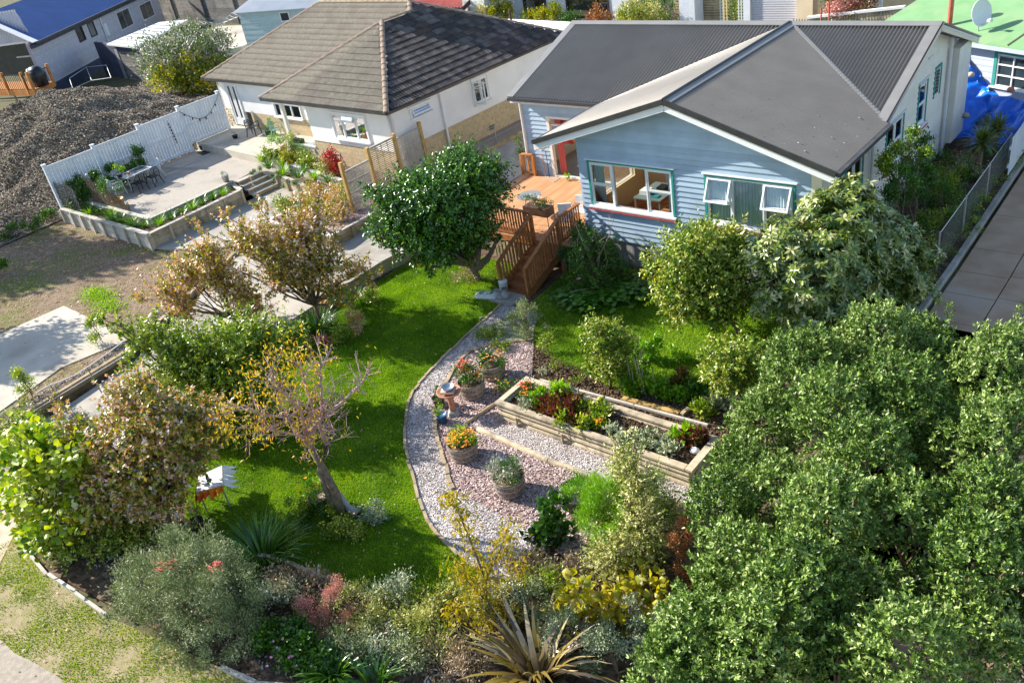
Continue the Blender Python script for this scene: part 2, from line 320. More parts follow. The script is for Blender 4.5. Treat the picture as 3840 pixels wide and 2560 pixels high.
leafmat('leaf_rhodo', [(0.02, 0.06, 0.006), (0.09, 0.17, 0.015), (0.26, 0.32, 0.04), (0.66, 0.6, 0.32)], 0.28, 0.12, 0.8)
leafmat('leaf_lemon', [(0.03, 0.09, 0.006), (0.13, 0.24, 0.012), (0.32, 0.40, 0.03), (0.66, 0.6, 0.18)], 0.33, 0.2)
leafmat('leaf_grey', [(0.04, 0.08, 0.025), (0.13, 0.19, 0.06), (0.28, 0.33, 0.13), (0.5, 0.5, 0.32)], 0.5, 0.12)
leafmat('leaf_silver', [(0.08, 0.14, 0.05), (0.26, 0.33, 0.17), (0.5, 0.54, 0.36), (0.7, 0.68, 0.5)], 0.6, 0.12)
leafmat('leaf_conifer', [(0.06, 0.2, 0.005), (0.2, 0.42, 0.008), (0.42, 0.62, 0.03)], 0.5, 0.25)
leafmat('leaf_pale', [(0.07, 0.13, 0.012), (0.24, 0.30, 0.04), (0.54, 0.52, 0.15), (0.78, 0.7, 0.42)], 0.5, 0.2)
leafmat('leaf_strap', [(0.02, 0.08, 0.008), (0.06, 0.18, 0.010), (0.2, 0.36, 0.03)], 0.3, 0.2, 0.7)
leafmat('leaf_flax', [(0.05, 0.035, 0.03), (0.13, 0.095, 0.06), (0.3, 0.22, 0.025), (0.5, 0.4, 0.24)], 0.26, 0.12, 0.7)
leafmat('leaf_yucca', [(0.05, 0.10, 0.015), (0.14, 0.20, 0.03), (0.3, 0.32, 0.08)], 0.45, 0.2)
leafmat('leaf_grape', [(0.16, 0.22, 0.015), (0.42, 0.38, 0.02), (0.52, 0.42, 0.03), (0.6, 0.6, 0.32)], 0.42, 0.4)
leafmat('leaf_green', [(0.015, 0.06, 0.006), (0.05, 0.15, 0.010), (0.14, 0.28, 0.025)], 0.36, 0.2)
leafmat('leaf_bright', [(0.08, 0.22, 0.010), (0.2, 0.40, 0.015), (0.4, 0.56, 0.04)], 0.42, 0.3)
leafmat('leaf_beet', [(0.07, 0.02, 0.02), (0.17, 0.03, 0.03), (0.16, 0.09, 0.02), (0.12, 0.16, 0.02)], 0.34, 0.2)
leafmat('leaf_maple', [(0.26, 0.02, 0.03), (0.42, 0.04, 0.04), (0.5, 0.12, 0.07)], 0.5, 0.3)
leafmat('leaf_pinkish', [(0.36, 0.22, 0.14), (0.6, 0.26, 0.22), (0.75, 0.42, 0.38)], 0.6, 0.2)
leafmat('leaf_brown', [(0.22, 0.09, 0.03), (0.42, 0.17, 0.05), (0.52, 0.25, 0.09)], 0.7, 0.1)
leafmat('leaf_dry', [(0.16, 0.11, 0.05), (0.32, 0.23, 0.12), (0.5, 0.38, 0.22), (0.66, 0.5, 0.42)], 0.75, 0.1)
leafmat('leaf_lilac', [(0.04, 0.11, 0.01), (0.12, 0.2, 0.03), (0.3, 0.3, 0.2), (0.66, 0.6, 0.68)], 0.35, 0.2)
leafmat('leaf_citrus_yellow', [(0.05, 0.13, 0.008), (0.16, 0.24, 0.010), (0.42, 0.42, 0.02), (0.72, 0.46, 0.02)], 0.4, 0.3)
leafmat('grass_lawn', [(0.09, 0.20, 0.005), (0.21, 0.39, 0.008), (0.42, 0.56, 0.03)], 0.5, 0.3, 0.3)
leafmat('grass_verge', [(0.12, 0.22, 0.012), (0.24, 0.36, 0.02), (0.38, 0.46, 0.05), (0.5, 0.48, 0.2)], 0.6, 0.3, 0.3)
leafmat('chip_shell', [(0.2, 0.16, 0.13), (0.42, 0.37, 0.34), (0.62, 0.56, 0.54), (0.85, 0.8, 0.78)], 0.6, 0.0, 0.4)
leafmat('chip_bark', [(0.12, 0.07, 0.06), (0.34, 0.23, 0.2), (0.54, 0.41, 0.38), (0.78, 0.64, 0.62)], 0.75, 0.0, 0.3)
leafmat('chip_soil', [(0.06, 0.04, 0.025), (0.13, 0.085, 0.055), (0.2, 0.14, 0.09)], 0.95, 0.0, 0.1)
leafmat('chip_mulch', [(0.06, 0.045, 0.03), (0.17, 0.13, 0.09), (0.34, 0.29, 0.22), (0.6, 0.55, 0.48)], 0.9, 0.0, 0.1)
leafmat('litter', [(0.35, 0.22, 0.12), (0.5, 0.33, 0.2), (0.62, 0.48, 0.36), (0.4, 0.12, 0.04)], 0.7, 0.2, 0.2)

# ---------------------------------------------------------------- plants: leaves, blades, limbs
def unit(a): return a / (np.linalg.norm(a, axis=-1, keepdims=True) + 1e-9)
def leaf_mesh(name, matn, parent, pos, d, n, L, W, tint, fold=0.2, droop=0.0, shape=False):
    N = len(pos); d = unit(d); n = unit(n - d * (n * d).sum(1, keepdims=True)); s = np.cross(n, d)
    L = L[:, None]; W = W[:, None]
    if droop and not shape:
        a = pos; m = pos + d * L * 0.5; down = np.array([0, 0, -1.0])
        e = m + unit(d + down * droop) * L * 0.5
        V = np.stack([a, m - s*W/2 + n*fold*W, m + s*W/2 + n*fold*W, m, e], 1).reshape(-1, 3)
        b = (np.arange(N) * 5)[:, None]; Fc = np.concatenate([b + [0, 3, 1], b + [0, 2, 3], b + [1, 3, 4], b + [3, 2, 4]], 0); k = 5
    elif shape:
        c = pos + d * L * 0.5; V = [c + n * fold * W]
        for i in range(7):
            a = math.pi + i * 2 * math.pi / 7 + (0.2 if i else 0); r = (0.62, 1.0, 0.86, 1.08, 1.12, 0.84, 1.0)[i]; V.append(c + d * L * 0.5 * math.cos(a) * r + s * W * 0.5 * math.sin(a) * r - n * L * 0.06 * r + n * rng.normal(size=(N, 1)) * L * .05)
        V = np.stack(V, 1).reshape(-1, 3); b = (np.arange(N) * 8)[:, None]; Fc = np.concatenate([b + [0, i + 1, (i + 1) % 7 + 1] for i in range(7)], 0); k = 8
    else:
        V = np.stack([pos, pos + d*L*0.45 + s*W/2 + n*fold*W, pos + d*L, pos + d*L*0.45 - s*W/2 + n*fold*W], 1).reshape(-1, 3)
        b = (np.arange(N) * 4)[:, None]; Fc = np.concatenate([b + [0, 1, 2], b + [0, 2, 3]], 0); k = 4
    return np_mesh(name, V, Fc, matn, parent, np.repeat(tint, k))
def cloud(blobs, count, clump_r=0.16, shell=0.6, dens=14, low=-0.6):
    B = np.array([(b[0], b[1], b[2], b[3], (b[4] if len(b) > 4 else 1.0)) for b in blobs], float)
    wgt = B[:, 3] ** 2; K = np.maximum(4, (dens * wgt).astype(int)); C = []; CC = []
    for i in range(len(B)):
        v = unit(rng.normal(size=(K[i] * 3, 3))); v = v[v[:, 2] > low][:K[i]]
        rad = B[i, 3] * rng.uniform(shell, 1.0, len(v))[:, None] * np.array([1, 1, B[i, 4]])
        C.append(B[i, :3] + v * rad); CC.append(np.repeat(B[i:i+1, :3], len(v), 0))
    C = np.concatenate(C); CC = np.concatenate(CC)
    j = rng.integers(0, len(C), count); pos = C[j] + rng.normal(size=(count, 3)) * clump_r
    ct = rng.uniform(-0.22, 0.22, len(C))[j]
    return pos, unit(pos - CC[j]), ct, C, j
def foliage(name, matn, parent, blobs, count, L=(0.06, 0.1), asp=0.5, clump_r=0.16, up=0.35, stick=0.5, spread=0.8, fold=0.2, droop=0.0, shell=0.6, dens=14, tlo=0.0, thi=1.0, low=-0.6, shape=False, nout=0.5):
    pos, out, ct, C, j = cloud(blobs, count, clump_r, shell, dens, low)
    d = unit(out * stick + np.array([0, 0, up]) + rng.normal(size=pos.shape) * spread * 0.6)
    n = unit(out * nout + np.array([0, 0, 0.8]) + rng.normal(size=pos.shape) * 0.45)
    Ls = rng.uniform(L[0], L[1], count); t = np.clip(tlo + (thi - tlo) * (rng.beta(2, 2, count)) + ct, 0, 1)
    return leaf_mesh(name, matn, parent, pos, d, n, Ls, Ls * asp, t, fold, droop, shape), C
def bez(a, b, bend, n=6, jit=0.0):
    a = np.array(a, float); b = np.array(b, float); m = (a + b) / 2 + np.array(bend); out = []
    for i in range(n + 1):
        t = i / n; out.append((1-t)**2 * a + 2*t*(1-t)*m + t*t*b + (rng.normal(size=3) * jit * (0 < i < n)))
    return out
def limbs(mb, base, fork, centres, r0, twigs=None, tr=0.008, n=6):
    base = np.array(base, float); fork = np.array(fork, float)
    mb.tube(bez(base, fork, rng.normal(size=3) * 0.05, 4, 0.01), [r0 * 1.25, r0 * 1.05, r0, r0 * 0.95, r0 * 0.9], 8)
    for c in centres:
        c = np.array(c, float); L = np.linalg.norm(c - fork)
        pts = bez(fork, c, np.array([0, 0, 0.12 * L]) + rng.normal(size=3) * 0.07 * L, n, 0.02 * L)
        rr = r0 * 0.62; mb.tube(pts, [rr * (1 - i / (n + 0.6)) ** 0.8 + 0.004 for i in range(n + 1)], 6)
    if twigs is not None:
        cs = np.array(centres)
        for q in twigs:
            i = np.argmin(((cs - q) ** 2).sum(1)); a = cs[i]
            a = fork + (a - fork) * rng.uniform(0.55, 1.0)
            mb.tube(bez(a, q, rng.normal(size=3) * 0.08, 3, 0.02), [tr * 1.6, tr * 1.3, tr, tr * 0.6], 4, cap=False)
def pblobs(base, lst, deep=.9):
    out = []
    for b in lst:
        p = SB(b[0], b[1], base, b[2]); out.append((p[0], p[1], p[2], b[3]) + tuple(b[4:5]))
    if deep:
        cx_, cy_ = np.mean([b[0] for b in lst]), np.mean([b[1] for b in lst])
        for b in lst:
            if b[3] > .36:
                for s in (-1, 1): p = SB(b[0] + (cx_ - b[0]) * .2, b[1] + (cy_ - b[1]) * .12, base, b[2] + s * b[3] * deep); out.append((p[0], p[1], max(p[2], b[3] * .6), b[3] * .9) + tuple(b[4:5]))
    return out
def shoots(root, bl, matn, n, L=(.3, .8), LL=(.07, .12), asp=.5, per=11, bark='bark_twig', up=1.0, out_=.5):
    B = np.array([b[:4] for b in bl]); i = rng.choice(len(B), n, p=B[:, 3] ** 2 / (B[:, 3] ** 2).sum()); v = unit(rng.normal(size=(n, 3)) + np.array([0, 0, .9])); s = B[i, :3] + v * B[i, 3:4] * rng.uniform(.5, .9, (n, 1))
    d = unit(v * out_ + np.array([0, 0, up]) + rng.normal(size=(n, 3)) * .25); Ls = rng.uniform(*L, n); mb = MB(); ps = []
    for a, q, l in zip(s, d, Ls):
        pts = [a, a + q * l * .5 + rng.normal(size=3) * .02, a + q * l + rng.normal(size=3) * .03]; mb.tube(pts, [.009, .006, .003], 4, cap=False)
        k = max(3, int(per * l / .5)); t = rng.uniform(.1, 1, k)[:, None]; ps.append(np.concatenate([a + q * l * t + rng.normal(size=(k, 3)) * .015, np.tile(q, (k, 1))], 1))
    mb.build('shoot', bark, root)['kind'] = 'stuff'; ps = np.concatenate(ps); m = len(ps); dv = unit(rng.normal(size=(m, 3)) + ps[:, 3:] * .6); l = rng.uniform(*LL, m)
    leaf_mesh('shoot_leaves', matn, root, ps[:, :3], dv, rng.normal(size=(m, 3)) + [0, 0, 1.2], l, l * asp, rng.uniform(0, 1, m), .2)
def twiggy(root, bl, matn, n, per, L, asp, bark='bark_twig', tubes=.35, up=.3, flop=.15, short=None, name='crown', spread=.75, low=.35, rt=.008, fold=.2):
    B = np.array([list(b[:4]) + [b[4] if len(b) > 4 else 1.0] for b in bl]); w_ = B[:, 3] ** 2; i = rng.choice(len(B), n, p=w_ / w_.sum()); c, r = B[i, :3], B[i, 3:4]; zs = np.concatenate([np.ones((n, 2)), B[i, 4:5]], 1)
    v = unit(rng.normal(size=(n, 3)) + np.array([0, 0, low])); Z = np.array([0, 0, 1.0])
    if short: s = c + v * r * rng.uniform(.62, .98, (n, 1)) * zs; e = s + unit(v * .7 + Z * up + rng.normal(size=(n, 3)) * .22) * rng.uniform(*short, (n, 1))
    else: s = c + v * r * rng.uniform(.05, .45, (n, 1)); e = c + v * zs * r * rng.uniform(.6, 1.32, (n, 1)) + rng.normal(size=(n, 3)) * .17 * r + Z * up * r * rng.uniform(0, 1, (n, 1))
    m = (s + e) / 2 + rng.normal(size=(n, 3)) * .07 * r + Z * .05 * r
    if tubes:
        mb = MB(); Q = lambda t, k: (1-t)**2 * s[k] + 2*t*(1-t) * m[k] + t*t*e[k]
        for k in range(int(n * tubes)): mb.tube([Q(0, k), Q(.5, k), Q(1, k)], [rt, rt * .7, rt * .3], 3, cap=False)
        mb.build('twig', bark, root)['kind'] = 'stuff'
    t = (rng.uniform(.08, 1, (n, per)) ** .75)[..., None]; s_, m_, e_ = s[:, None], m[:, None], e[:, None]
    p = (1-t)**2 * s_ + 2*t*(1-t) * m_ + t*t*e_; tg = unit(2*(1-t)*(m_-s_) + 2*t*(e_-m_)); N = n * per; p = p.reshape(-1, 3) + rng.normal(size=(N, 3)) * .012; tg = tg.reshape(-1, 3); vv = np.repeat(v, per, 0)
    d = unit(tg * .55 + rng.normal(size=(N, 3)) * spread * .75 - Z * flop); nn = unit(vv * .8 + Z * .55 + rng.normal(size=(N, 3)) * .4); l = rng.uniform(*L, N)
    ti = np.clip(rng.beta(1.8, 1.8, N) + np.repeat(rng.normal(size=n) * .13, per) + .1 * np.repeat(np.sin(i * 2.3), per), 0, 1)
    return leaf_mesh(name, matn, root, p, d, nn, l, l * asp, ti, fold)
def plant(name, label, cat, base, blobs, matn, count, L, asp, r0=0.05, fork=0.25, twigs=40, bark='bark_twig', crown='crown', group=None, px_=True, trunkname='trunk', tr=0.006, deep=.9, **kw):
    base = np.array(base, float); root = thing(name, label, cat, base, group)
    bl = pblobs(base, blobs, deep) if px_ else blobs
    tw_ = kw.pop('tw', None)
    if tw_: twiggy(root, bl, matn, tw_[0], tw_[1], L, asp, bark='bark_twig', **kw); C = cloud(bl, 10)[3]
    else: ob, C = foliage(crown, matn, root, bl, count, L, asp, **kw)
    if r0:
        mb = MB(); top = np.mean([b[:3] for b in bl], axis=0)
        fk = base + (top - base) * fork; cs = [np.array(b[:3]) for b in bl]
        tw = C[rng.integers(0, len(C), twigs)] if twigs else None
        limbs(mb, base - [0, 0, 0.05], fk, cs, r0, tw, tr); mb.build(trunkname, bark, root, True)
    root['_n'] = 0; del root['_n']
    root_bl[root.name] = bl
    return root
root_bl = {}
def flowers(parent, matn, pts, r=0.02, k=6, name='flower', up=0.8):
    """small round heads of petals, joined"""
    pts = np.array(pts); N = len(pts); ps = np.repeat(pts, k, 0); a = np.tile(np.arange(k) * 2 * math.pi / k, N) + np.repeat(rng.uniform(0, 6, N), k)
    d = np.stack([np.cos(a), np.sin(a), np.full(N * k, 0.35)], 1); n = np.tile([0, 0, 1.0], (N * k, 1)) + rng.normal(size=(N * k, 3)) * 0.2
    Ls = np.full(N * k, r) * rng.uniform(0.8, 1.2, N * k)
    return leaf_mesh(name, matn, parent, ps, d, n, Ls, Ls * 0.8, np.zeros(N * k), 0.1)
def blades(name, matn, parent, base, az, L, W, e0=80, curl=90, tint=None, seg=5, tw=0.0):
    N = len(base); az = np.asarray(az); L = np.asarray(L); W = np.asarray(W); e0 = np.radians(np.broadcast_to(e0, N)); cu = np.radians(np.broadcast_to(curl, N))
    h = np.stack([np.cos(az), np.sin(az), np.zeros(N)], 1); s = np.stack([-np.sin(az), np.cos(az), np.zeros(N)], 1); z = np.array([0, 0, 1.0])
    p = base.copy(); rows = []
    for i in range(seg + 1):
        t = i / seg; wd = W * (1 - t ** 2.2) * (0.55 + 0.9 * min(t * 2.5, 0.5)); rows.append((p - s * wd[:, None] / 2, p + s * wd[:, None] / 2))
        th = e0 - cu * t; p = p + (h * np.cos(th)[:, None] + z * np.sin(th)[:, None]) * (L / seg)[:, None]
    V = np.stack([q for r_ in rows for q in r_], 1).reshape(-1, 3); k = 2 * (seg + 1); b = (np.arange(N) * k)[:, None]
    Fc = np.concatenate([b + [2*i, 2*i+1, 2*i+3, 2*i+2] for i in range(seg)], 0)
    if tint is None: tint = rng.uniform(0, 1, N)
    return np_mesh(name, V, Fc, matn, parent, np.repeat(tint, k))
def strappy(name, label, cat, c, n, L, W, matn='leaf_strap', e0=(55, 88), curl=(50, 120), spread=0.06, group=None, parent=None, part='leaf_blades'):
    root = parent if parent is not None else thing(name, label, cat, c, group)
    az = rng.uniform(0, 2 * math.pi, n); base = np.array(c) + np.stack([np.cos(az) * spread, np.sin(az) * spread, np.zeros(n)], 1) * rng.uniform(0.2, 1, (n, 1))
    Ls = rng.uniform(*L, n); blades(part, matn, root, base, az, Ls, np.full(n, W) * rng.uniform(0.8, 1.2, n), rng.uniform(*e0, n), rng.uniform(*curl, n))
    return root
def inpoly(x, y, poly):
    ins = np.zeros(len(x), bool); n = len(poly)
    for i in range(n):
        x0, y0 = poly[i][:2]; x1, y1 = poly[(i + 1) % n][:2]
        if y0 == y1: continue
        c = ((y0 > y) != (y1 > y)) & (x < (x1 - x0) * (y - y0) / (y1 - y0) + x0); ins ^= c
    return ins
def scatter(poly, dens, holes=()):
    a = np.array([p[:2] for p in poly]); lo, hi = a.min(0), a.max(0); n = int(dens * np.prod(hi - lo))
    x = rng.uniform(lo[0], hi[0], n); y = rng.uniform(lo[1], hi[1], n); m = inpoly(x, y, a)
    for hpoly in holes: m &= ~inpoly(x, y, hpoly)
    return x[m], y[m]
def noise2(x, y, s, seed=0):
    r = np.random.default_rng(seed); v = np.zeros_like(x)
    for k in range(5):
        a, b, c = r.uniform(-1, 1, 3); v += np.sin((x * a + y * b) * s * (1 + 0.5 * k) + c * 6) * np.cos((x * b - y * a) * s * (1.1 + 0.4 * k) + c * 9)
    return v / 2.5
def grass(name, matn, poly, dens, hgt, z=0.0, label=None, holes=(), wid=0.012, cut=None, cat='grass'):
    x, y = scatter(poly, dens, holes)
    if cut is not None: m = cut(x, y); x, y = x[m], y[m]
    N = len(x); az = rng.uniform(0, 6.28, N); h = rng.uniform(0.5, 1.15, N) * hgt * (1 + 0.25 * noise2(x, y, 2.0, 3)); le = rng.uniform(0.1, 0.7, N) * h
    b = np.stack([x, y, np.full(N, z - 0.005)], 1); s = np.stack([-np.sin(az), np.cos(az), np.zeros(N)], 1) * (wid / 2)
    t = b + np.stack([np.cos(az) * le, np.sin(az) * le, h], 1)
    V = np.stack([b - s, b + s, t], 1).reshape(-1, 3); Fc = np.arange(3 * N).reshape(-1, 3)
    ti = np.clip(0.42 + 0.26 * noise2(x, y, 1.2, 5) + 0.2 * noise2(x, y, 4.5, 8) + rng.normal(size=N) * 0.22, 0, 1)
    o = np_mesh(name, V, Fc, matn, None, np.repeat(ti, 3)); return tag(o, label, cat, kind='stuff')
def chips(name, matn, poly, dens, L, asp, z=0.0, label=None, holes=(), cat='mulch', zr=0.012, tilt=0.35, zf=None, cut=None, thick=True):
    x, y = scatter(poly, dens, holes)
    if cut is not None: m = cut(x, y); x, y = x[m], y[m]
    N = len(x); az = rng.uniform(0, 6.28, N); Ls = rng.uniform(L[0], L[1], N); zz = (zf(x, y) if zf else np.full(N, z)) + rng.uniform(0, zr, N)
    d = np.stack([np.cos(az), np.sin(az), rng.normal(size=N) * tilt], 1); n = np.stack([rng.normal(size=N) * tilt, rng.normal(size=N) * tilt, np.ones(N)], 1)
    d = unit(d); n = unit(n - d * (n * d).sum(1, keepdims=True)); s = np.cross(n, d); c = np.stack([x, y, zz], 1)
    a = d * (Ls / 2)[:, None]; b = s * (Ls * asp / 2)[:, None]; u = n * (Ls * 0.12)[:, None]
    V = np.stack([c - a - b * 0.6, c - a * 0.3 - b + u, c + a - b * 0.4, c + a * 0.5 + b, c - a * 0.7 + b * 0.8 + u], 1).reshape(-1, 3)
    k = (np.arange(N) * 5)[:, None]; Fc = np.concatenate([k + [0, 1, 4], k + [1, 3, 4], k + [1, 2, 3]], 0)
    ti = np.clip(rng.beta(1.6, 1.6, N) + 0.12 * noise2(x, y, 1.5, 9), 0, 1)
    o = np_mesh(name, V, Fc, matn, None, np.repeat(ti, 5)); return tag(o, label, cat, kind='stuff')

# ---------------------------------------------------------------- the ground and what covers it
def G(x, y):
    g = -0.06 + 0.06 * np.clip(y - 27, 0, 40) * np.clip((x + 60) / 20, 0.4, 1) + 0.0 * x
    return g
gx, gy = np.meshgrid(np.arange(-220, 101, 2.5), np.arange(-60, 241, 2.5), indexing='ij'); nx_, ny_ = gx.shape
gv = np.stack([gx.ravel(), gy.ravel(), G(gx.ravel(), gy.ravel())], 1)
ii, jj = np.meshgrid(np.arange(nx_ - 1), np.arange(ny_ - 1), indexing='ij'); ii = ii.ravel(); jj = jj.ravel()
gf = np.stack([ii*ny_+jj, (ii+1)*ny_+jj, (ii+1)*ny_+jj+1, ii*ny_+jj+1], 1)
tag(np_mesh('ground', gv, gf, 'ground_base'), 'uneven grassy and bare ground under the gardens and houses', 'ground', kind='structure')
def sheet(name, mat_, pts, z=None, label=None, cat=None, kind='structure', t=0.05):
    if z is not None: pts = [(p[0], p[1], z) for p in pts]
    return tag(MB().slab(pts, t).build(name, mat_), label, cat, kind=kind)
PL = [S(*p)[:2] for p in [px('F',2270,1225), px('J',1800,80), px('J',1500,400), px('J',1400,600), px('J',1370,850), px('J',1400,1100), px('J',1540,1568), px('N',1700,250), px('N',1920,440), px('N',2110,580)]]
PR = [S(*p)[:2] for p in [px('K',180,0), px('J',1980,90), px('J',1740,400), px('J',1650,620), px('J',1660,850), px('J',1740,1150), px('J',1820,1370)]]
LE = [P('N',250,450)[:2], P('N',500,560)[:2], P('N',950,760)[:2], P('N',1670,1100)[:2]]
def dz(y): return 0.10 + 0.033 * max(0, y - 6) if y < 17 else 0.463 + 0.062 * (y - 17) if y < 24 else 0.9
sheet('garden_bed_soil', 'soil', [(-23, 2.6), (-3, 5.0), (-3, 20.8), (-22.1, 20.8)], 0.0, 'dark garden soil under the shrubs and beds', 'soil')
lawnP = [(-21.9, 18.9), (-21.9, 12.5), (-20.5, 9.5), (-18.8, 6.9), (-16.5, 5.3), tuple(LE[0]), tuple(LE[1]), tuple(LE[2]), tuple(LE[3])] + [tuple(p) for p in PL[::-1]] + [(-17.2, 17.9), (-17.6, 19.3), (-19.5, 19.4)]
sheet('lawn', 'lawn_base', lawnP, 0.012, 'bright green mown lawn curving between the trees', 'lawn')
rlawnP = [(-16.4, 15.2), (-15.9, 17.4), (-16.2, 20.6), (-8.6, 20.6), (-7.6, 19.0), (-7.6, 15.6), (-11.0, 14.7), (-13.2, 15.1), (-14.6, 15.6)]
sheet('lawn', 'lawn_base', rlawnP, 0.011, 'shaded lawn below the blue weatherboard wall', 'lawn')
pathP = [tuple(p) for p in PL] + [(-9.0, 8.4), (-9.6, 9.6)] + [tuple(p) for p in PR[::-1]] + [(-15.3, 17.0)]
sheet('shell_path', 'shell_base', pathP, 0.018, 'curved garden path of pale crushed shell', 'path')
logA, logB, logC = P('J',1920,760,0.05), P('J',2040,822,0.05), P('K',760,1245,0.05)
bedNL, bedNR = P('K',-10,770,0.0), P('K',1600,1290,0.0)
barkP = [tuple(p) for p in PR[::-1]] + [(-15.0, 16.4), (-13.2, 14.0), (bedNL[0], bedNL[1]), (logB[0], logB[1]), (logC[0], logC[1]), (-8.4, 11.8), (-7.6, 9.0), (-9.6, 9.6)]
sheet('bark_bed', 'bark_base', barkP, 0.014, 'bed of bark chips round the half barrels', 'bark')
path2P = [(logB[0] - 0.9, logB[1] + 0.05), (logC[0], logC[1]), (-6.5, 12.0), (-6.5, 12.9), (bedNL[0], bedNL[1] + 0.1), (bedNL[0] - 0.25, bedNL[1] + 0.9)]
sheet('side_path', 'shell_base', path2P, 0.020, 'straight pale shell path along the raised vegetable bed', 'path')
vergeP = [(-40, -9), (-20.75, 2.9), (-20.6, 3.3), (-18.6, 3.05), (-16.1, 3.2), (-12.6, 3.8), (-11.9, 3.9), (-6, 4.6), (-2, 5.2), (4, -2)]
sheet('verge', 'verge_base', vergeP, 0.004, 'sunlit grass verge with bare patches beside the road', 'verge')
rd = [P('M',0,1165), P('M',130,1290), P('M',330,1390), P('M',560,1530), P('M',620,1600)]
sheet('road', 'asphalt', [(-40, -12)] + [tuple(p[:2]) for p in rd] + [(-13, 0.5), (4, -12)], 0.012, 'worn grey road edge in the lower left corner', 'road')
a, b, c = P('M',115,240), P('M',0,480), P('I',0,1480)
sheet('footpath', 'pathslab', [tuple(a[:2]), tuple(b[:2]), (b[0] - 4, b[1] - 2.2), (-30, 4.0), (-23.4, 5.4)], 0.014, 'pale concrete footpath at the left edge', 'path')
yardP = [(-62, 4.2), (-25.2, 3.6), (-25.3, 5.8), (-25.6, 9.1), (-27.3, 12.7), (-28.9, 16.1), (-30.4, 15.1), (-32.9, 14.5), (-40.6, 14.4), (-40.7, 20), (-62, 26)]
sheet('yard', 'dirt', yardP, 0.30, 'bare brown yard with thin grass and moss', 'yard', t=0.4)
sheet('court', 'concrete', [(-28.8, 16.3), (-30.4, 15.05), (-32.9, 14.4), (-32.9, 21), (-28.6, 21)], 0.40, 'concrete court below the terrace steps', 'paving', t=0.5)
sb = [P('E',585,1240,.33), P('E',0,1500,.33), P('I',0,640,.33), P('I',560,240,.33), P('I',1130,0,.33), P('E',1180,1560,.33), P('E',820,1350,.33)]
q0 = sb[1] + (sb[1] - sb[0]) * 0.8
sheet('parking_slab', 'concrete_pale', [sb[0], q0, sb[2] + [-3, -1.6, 0], sb[2], sb[3], sb[4], sb[5], sb[6]], 0.33, 'pale concrete parking slab with tree shadows', 'slab', t=0.05)
sheet('side_path_left', 'concrete_pale', [P('E',0,330,.36), P('E',510,215,.36), P('E',560,320,.36), P('E',600,400,.36), P('E',0,670,.36), P('E',0,500,.36) + [-6, 0, 0]], 0.36, 'concrete path beyond the white fence', 'path', t=0.06)
dr = thing('driveway', None, None, (-24, 5, 0)); dr['kind'] = 'structure'; dr['label'] = 'concrete driveway slabs running up between the two houses'; dr['category'] = 'driveway'
le = lambda y: np.interp(y, [2, 6, 9.2, 12.8, 16.4, 17, 17.1, 24, 36], [-24.9, -25.0, -25.3, -27.0, -28.75, -28.9, -24.75, -25.4, -26.0])
ys = [2, 4.2, 6.6, 9.2, 11.2, 13.2, 15.2, 17.05, 19.6, 22.2, 25, 28.5, 33]
for i in range(len(ys) - 1):
    y0, y1 = ys[i] + 0.012, ys[i+1] - 0.012
    for x0, x1 in ((0.0, 0.52), (0.525, 1.0)):
        def q(u, y): xl = le(y); xr = -22.15 if y < 17.5 else -21.6; return (xl + (xr - xl) * u, y, dz(y))
        tag(MB().slab([q(x0, y0), q(x1, y0), q(x1, y1), q(x0, y1)], 0.62).build('slab', 'concrete', dr))
# right-hand driveway of old slabs
rdv = thing('driveway', None, None, (-3, 20, 0)); rdv['kind'] = 'structure'; rdv['label'] = 'dark brown cracked concrete driveway on the right'; rdv['category'] = 'driveway'
def rz(y): return 0.05 * max(0, y - 24) * 0.9
xs = [-5.55, -4.25, -3.1, -1.6, 0.6]; yy = [4, 8, 12, 15, 17.5, 19.4, 21.1, 22.6, 23.9, 25.3, 27.5, 31, 36]
for i in range(len(xs) - 1):
    off = 0.15 * i
    for j in range(len(yy) - 1):
        y0, y1 = yy[j] + 0.012 + off, yy[j+1] - 0.012 + off
        MB().slab([(xs[i] + 0.015, y0, rz(y0)), (xs[i+1] - 0.015, y0, rz(y0)), (xs[i+1] - 0.015, y1, rz(y1)), (xs[i] + 0.015, y1, rz(y1))], 0.1).build('slab', 'concrete_drive', rdv)
kb = thing('driveway_kerb', 'narrow mossy concrete kerb along the right driveway', 'kerb', (-5.75, 20, 0))
for j in range(16, 34): pbeam('kerb_block', 'concrete', kb, (-5.72, j + 0.01, rz(j) + 0.04), (-5.72, j + 0.99, rz(j + 1) + 0.04), 0.14, 0.22)
# mound beyond the white fence
mx, my = np.meshgrid(np.linspace(-72, -40.9, 130), np.linspace(9, 36, 120), indexing='ij')
def MZ(x, y):
    u = (x + 50.8) / 9.5; v = (y - 19.8) / 8.2; r = u * u + v * v
    h = 3.4 * np.exp(-r * 1.5) + .6 * np.exp(-(((x + 57) / 5) ** 2 + ((y - 26) / 4) ** 2)) + 0.25 * np.exp(-(((x + 47) / 3) ** 2 + ((y - 27) / 3.5) ** 2))
    h += 0.22 * noise2(x, y, 0.8, 1) * np.clip(h, 0, 1) + 0.10 * noise2(x, y, 2.6, 2) * np.clip(h, 0, 1)
    return h * np.clip((-41 - x) / 2.2, 0.12, 1) + 0.33 - 0.3 * np.clip((r - 2.4), 0, 1)
mv = np.stack([mx.ravel(), my.ravel(), MZ(mx, my).ravel()], 1); n1, n2 = mx.shape
ii, jj = np.meshgrid(np.arange(n1 - 1), np.arange(n2 - 1), indexing='ij'); ii = ii.ravel(); jj = jj.ravel()
